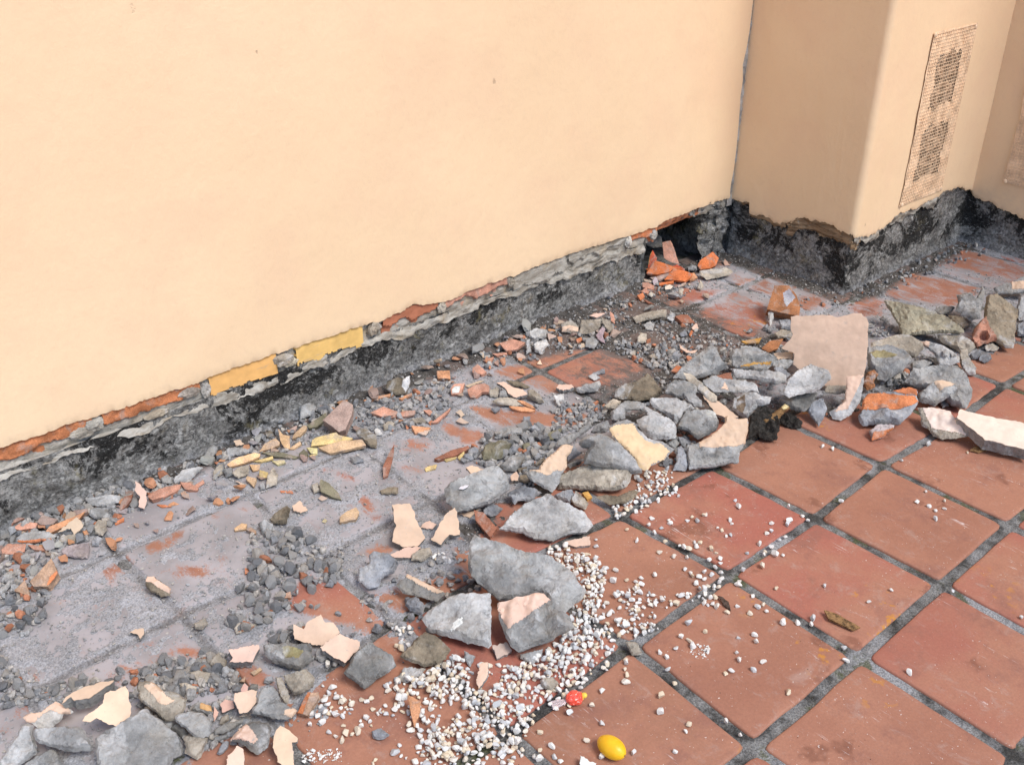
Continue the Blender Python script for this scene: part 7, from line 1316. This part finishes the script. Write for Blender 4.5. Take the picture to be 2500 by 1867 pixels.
LOWP = [pebble_proto(500+i, .6, 9, 1, .05, .4, .75) for i in range(14)]
PM = [mesh_np('pebble', V, F, M['pebble'], 30) for V, F in PP]
CM = [mesh_np('rubble_chip', V, F, M['chip'], 22) for V, F in CPt]
rnd = random.Random(21)
def rand_in(Q, n, rnd):
    lo, hi = Q.min(0), Q.max(0); out = []
    while len(out) < n:
        p = np.array([[rnd.uniform(lo[0], hi[0]), rnd.uniform(lo[1], hi[1])] for _ in range(n*3)])
        out += p[inpoly(p, Q)].tolist()
    return out[:n]
campos = np.array(CAM_POS)
def view_size(x, y, d): return d/np.linalg.norm(np.array([x, y, 0])-campos)
def in_frame(x, y):
    d = np.array([x, y, 0])-campos; z = d@np.array(CAM_F)
    return abs(d@np.array(CAM_R))/z < 18/FOCAL+.01 and abs(d@np.array(CAM_U))/z < 18/FOCAL*.747+.01
items = [(x_, y_, rnd.uniform(.0085, .0142), 0, 'strewn singly on the red tiles right of the heap') for x_, y_ in pairs(PEB)]
for q, n_, nm_ in CL:
    items += [(x_, y_, (.0052+.0088*rnd.random()), 1, nm_) for x_, y_ in rand_in(pairs(q), n_, rnd)]
placed = []; cell = {}
for x_, y_, d_, cl, nm_ in items:
    z_ = 0.
    for tr in range(6):
        near = [p for a in (-1, 0, 1) for b in (-1, 0, 1) for p in cell.get((int(x_/.015)+a, int(y_/.015)+b), ()) if math.hypot(p[0]-x_, p[1]-y_) < (p[2]+d_)*.42]
        if not near or not cl: break
        if tr < 4: x_ += rnd.uniform(-.008, .008); y_ += rnd.uniform(-.008, .008)
    if near and cl: z_ = min(.012, max(p[3] for p in near)+.0055)
    placed.append((x_, y_, d_, z_, cl, nm_)); cell.setdefault((int(x_/.015), int(y_/.015)), []).append((x_, y_, d_, z_))
rank = sorted([p for p in placed if in_frame(p[0], p[1])], key=lambda p: -(view_size(p[0], p[1], p[2])+(9 if not p[4] else 0)))
solo = set(id(p) for p in rank[:300])
sv, sf, st_, off_ = [], [], [], 0
def rotm(rnd, tilt):
    return np.array(Matrix.Rotation(rnd.uniform(0, 6.28), 3, 'Z')@Matrix.Rotation(rnd.uniform(-tilt, tilt), 3, 'X')@Matrix.Rotation(rnd.uniform(-tilt, tilt), 3, 'Y'))
for p in placed:
    k = rnd.randrange(len(PP)); R_ = rotm(rnd, .35)
    if id(p) in solo:
        o = link('pebble', PM[k]); tag(o, 'small white pebble '+p[5], 'pebble', 'white pebbles '+p[5])
        o.matrix_world = Matrix.Translation((p[0], p[1], p[3]+.0006))@Matrix(R_.tolist()).to_4x4()@Matrix.Diagonal((p[2],)*3+(1,))
    else:
        V, F = PP[k]; Vw = (V@R_.T)*p[2]; Vw[:, 2] += p[3]+.0006; Vw[:, 0] += p[0]; Vw[:, 1] += p[1]
        sv.append(Vw); sf.append(F+off_); st_.append(np.full(len(V), rnd.random())); off_ += len(V)
o = link('gravel', mesh_np('gravel', np.concatenate(sv), np.concatenate(sf), M['pebbles'], 42, {'tint': np.concatenate(st_)}))
tag(o, 'rest of the white gravel spilled along the front of the heap', 'gravel', kind='stuff')
# rubble chips
def hz(x_, y_): return .0015
chips = []
for q, n_, a_, b_, nm_ in GZ:
    for x_, y_ in rand_in(pairs(q), n_, rnd):
        d_ = (a_+(b_-a_)*rnd.random()**1.9)*1.25/1000
        if y_ > 1.497 and x_ < 1.79: y_ = 1.497-rnd.random()*.03
        chips.append((x_, y_, d_, nm_))
chips.sort(key=lambda p: -view_size(*p[:3])*(1 if in_frame(p[0], p[1]) else 0))
sv, sf, st_, off_ = [], [], [], 0
for i, (x_, y_, d_, nm_) in enumerate(chips):
    k = rnd.randrange(14); R_ = rotm(rnd, .45)
    if i < 290:
        o = link('rubble_chip', CM[k]); tag(o, 'loose chip of mortar '+nm_, 'rubble chip', 'loose mortar chips '+nm_)
        o.matrix_world = Matrix.Translation((x_, y_, ground_z(x_, y_)))@Matrix(R_.tolist()).to_4x4()@Matrix.Diagonal((d_, d_, d_, 1))
    else:
        V, F = (CPt if d_ > .008 else LOWP)[k % 10]; Vw = (V@R_.T)*d_; Vw += (x_, y_, ground_z(x_, y_))
        sv.append(Vw); sf.append(F+off_); st_.append(np.full(len(V), rnd.random())); off_ += len(V)
SH = [mesh_np('shard', *pebble_proto(700+i, .20, 15, 2, .04, .30, .70), M['brick'], 25) for i in range(12)]
for nm_, cat_, what, cl_, x0, x1, n_ in (('brick_shard', 'brick shard', 'small orange brick shard', 'peachbrick', -.85, .9, 46), ('brick_shard', 'brick shard', 'small dusty pink brick shard', 'pinkgrey', -.85, 1.35, 44),
        ('plaster_flake', 'plaster fragment', 'small tan plaster shard', 'tanpaint', -.8, 1.5, 40), ('mortar_chip', 'mortar rubble', 'small flat pale mortar shard', 'pale', -.85, 1.5, 52)):
    for k in range(n_):
        x_ = rnd.uniform(x0, x1); y_ = 1.485-.20*rnd.random()**1.5-(.03 if x_ < -.3 else 0); d_ = rnd.uniform(.012, .034)
        o = link(nm_, SH[rnd.randrange(12)], None, tint(C[cl_], rnd))
        pl_ = 'at the wall foot in the left pile' if x_ < -.35 else ('at the wall foot below the yellow bricks' if x_ < .25 else ('at the wall foot below the red and pink bricks' if x_ < .75 else 'at the far wall foot before the cavity'))
        tag(o, what+' '+pl_, cat_, what+'s '+pl_)
        o.matrix_world = Matrix.Translation((x_, y_, ground_z(x_, y_)+rnd.uniform(0, .006)))@Matrix(rotm(rnd, .45).tolist()).to_4x4()@Matrix.Diagonal((d_, d_, d_, 1))
for q, n_, a_, b_ in FZ:
    for x_, y_ in rand_in(pairs(q), n_, rnd):
        d_ = (a_+(b_-a_)*rnd.random()**1.6)/1000
        V, F = CPt[rnd.randrange(14)]; Vw = (V@rotm(rnd, .6).T)*d_; Vw += (x_, y_, ground_z(x_, y_))
        sv.append(Vw); sf.append(F+off_); st_.append(np.full(len(V), rnd.random()*.94)); off_ += len(V)
# fine grit over the dust
gp = np.column_stack([P, h])[alive & (h > -.003)]
rs = np.random.RandomState(3)
for q in gp[rs.choice(len(gp), 24000)]:
    V, F = LOWP[rnd.randrange(10)]; d_ = .0018+.0055*rnd.random()**3
    if len(V) > 45: pass
    Vw = (V@rotm(rnd, .6).T)*d_; Vw += (q[0]+rnd.uniform(-.003, .003), q[1]+rnd.uniform(-.003, .003), max(0, q[2])-.0003)
    sv.append(Vw); sf.append(F+off_); st_.append(np.full(len(V), .30+rnd.random()*.62)); off_ += len(V)
o = link('mortar_grit', mesh_np('mortar_grit', np.concatenate(sv), np.concatenate(sf), M['chips'], 30, {'tint': np.concatenate(st_)}))
tag(o, 'fine grey mortar grit scattered through the dust along the wall', 'grit', kind='stuff')
# white crumbs
sv, sf, st_, off_ = [], [], [], 0
for q, n_ in zip(CR, (110, 60, 25)):
    for x_, y_ in rand_in(pairs(q), n_, rnd):
        V, F = LOWP[rnd.randrange(10)]; d_ = .0016+.006*rnd.random()**3
        Vw = (V@rotm(rnd, .4).T)*d_; Vw += (x_, y_, .0006); sv.append(Vw); sf.append(F+off_); st_.append(np.full(len(V), .4)); off_ += len(V)
o = link('plaster_crumbs', mesh_np('plaster_crumbs', np.concatenate(sv), np.concatenate(sf), M['pebbles'], 40, {'tint': np.concatenate(st_)}))
tag(o, 'tiny white plaster crumbs crushed on the red tiles', 'crumbs', kind='stuff')

# ------------------------------------------------------------------ yellow fruit and wrapped candy
bm = bmesh.new(); bmesh.ops.create_uvsphere(bm, u_segments=40, v_segments=28, radius=1)
for v in bm.verts:
    z = v.co.z; v.co.x *= .0190; v.co.y *= .0190; v.co.z = .0285*z*(1+.035*abs(z)**6)
    v.co.x *= 1+.025*z; v.co.y *= 1+.025*z
for f in bm.faces: f.smooth = True
me = bpy.data.meshes.new('fruit'); bm.to_mesh(me); bm.free(); me.materials.append(M['fruit'])
fr = link('fruit', me); tag(fr, 'small yellow egg shaped fruit on a red tile at the bottom edge', 'fruit')
fr.location = FRUIT_AT; fr.rotation_euler = (math.radians(84), 0, math.radians(4))
bm = bmesh.new(); bmesh.ops.create_icosphere(bm, subdivisions=2, radius=.0022, matrix=Matrix.Translation((0, 0, .0293))@Matrix.Diagonal((1, 1, .5, 1)))
me = bpy.data.meshes.new('stem_scar'); bm.to_mesh(me); bm.free(); me.materials.append(m_plain('stem_scar', (.35, .2, .03)))
link('stem_scar', me, fr)
cd = empty('wrapped_candy', CANDY_AT); cd.rotation_euler[2] = math.radians(-30)
tag(cd, 'red candy in a crinkled wrapper with clear twisted tail and yellow end', 'candy')
bm = bmesh.new(); bmesh.ops.create_icosphere(bm, subdivisions=4, radius=1)
V = np.array([v.co[:] for v in bm.verts]); F = np.array([[v.index for v in f.verts] for f in bm.faces]); bm.free()
V = V*(1+.10*vnoise(V[:, 0]*4, V[:, 1]*4, V[:, 2]*4, 4)+.05*np.abs(vnoise(V[:, 0]*9, V[:, 1]*9, V[:, 2]*9, 7)))[:, None]*np.array([.0165, .0135, .0132])
link('wrapper', mesh_np('wrapper', V, F, M['candy'], 25), cd)
bm = bmesh.new(); bmesh.ops.create_icosphere(bm, subdivisions=3, radius=.0055, matrix=Matrix.Translation((.0185, .001, .002)))
me = bpy.data.meshes.new('yellow_end'); bm.to_mesh(me); bm.free(); me.materials.append(m_plain('yellow_film', (.72, .52, .08), .3)); link('yellow_end', me, cd)
us_ = np.linspace(0, 1, 14); vs_ = np.linspace(-1, 1, 15); U, W_ = np.meshgrid(us_, vs_, indexing='ij')
V = np.stack([-.014-.030*U, W_*(.0035+.0085*U), -.004-.006*U+.0028*np.sin(W_*9+U*3)*(.3+U)], -1).reshape(-1, 3)
tl = link('twist_tail', mesh_np('twist_tail', V, grid_faces(14, 15), M['clear'], 180), cd)
md = tl.modifiers.new('solid', 'SOLIDIFY'); md.thickness = .0005
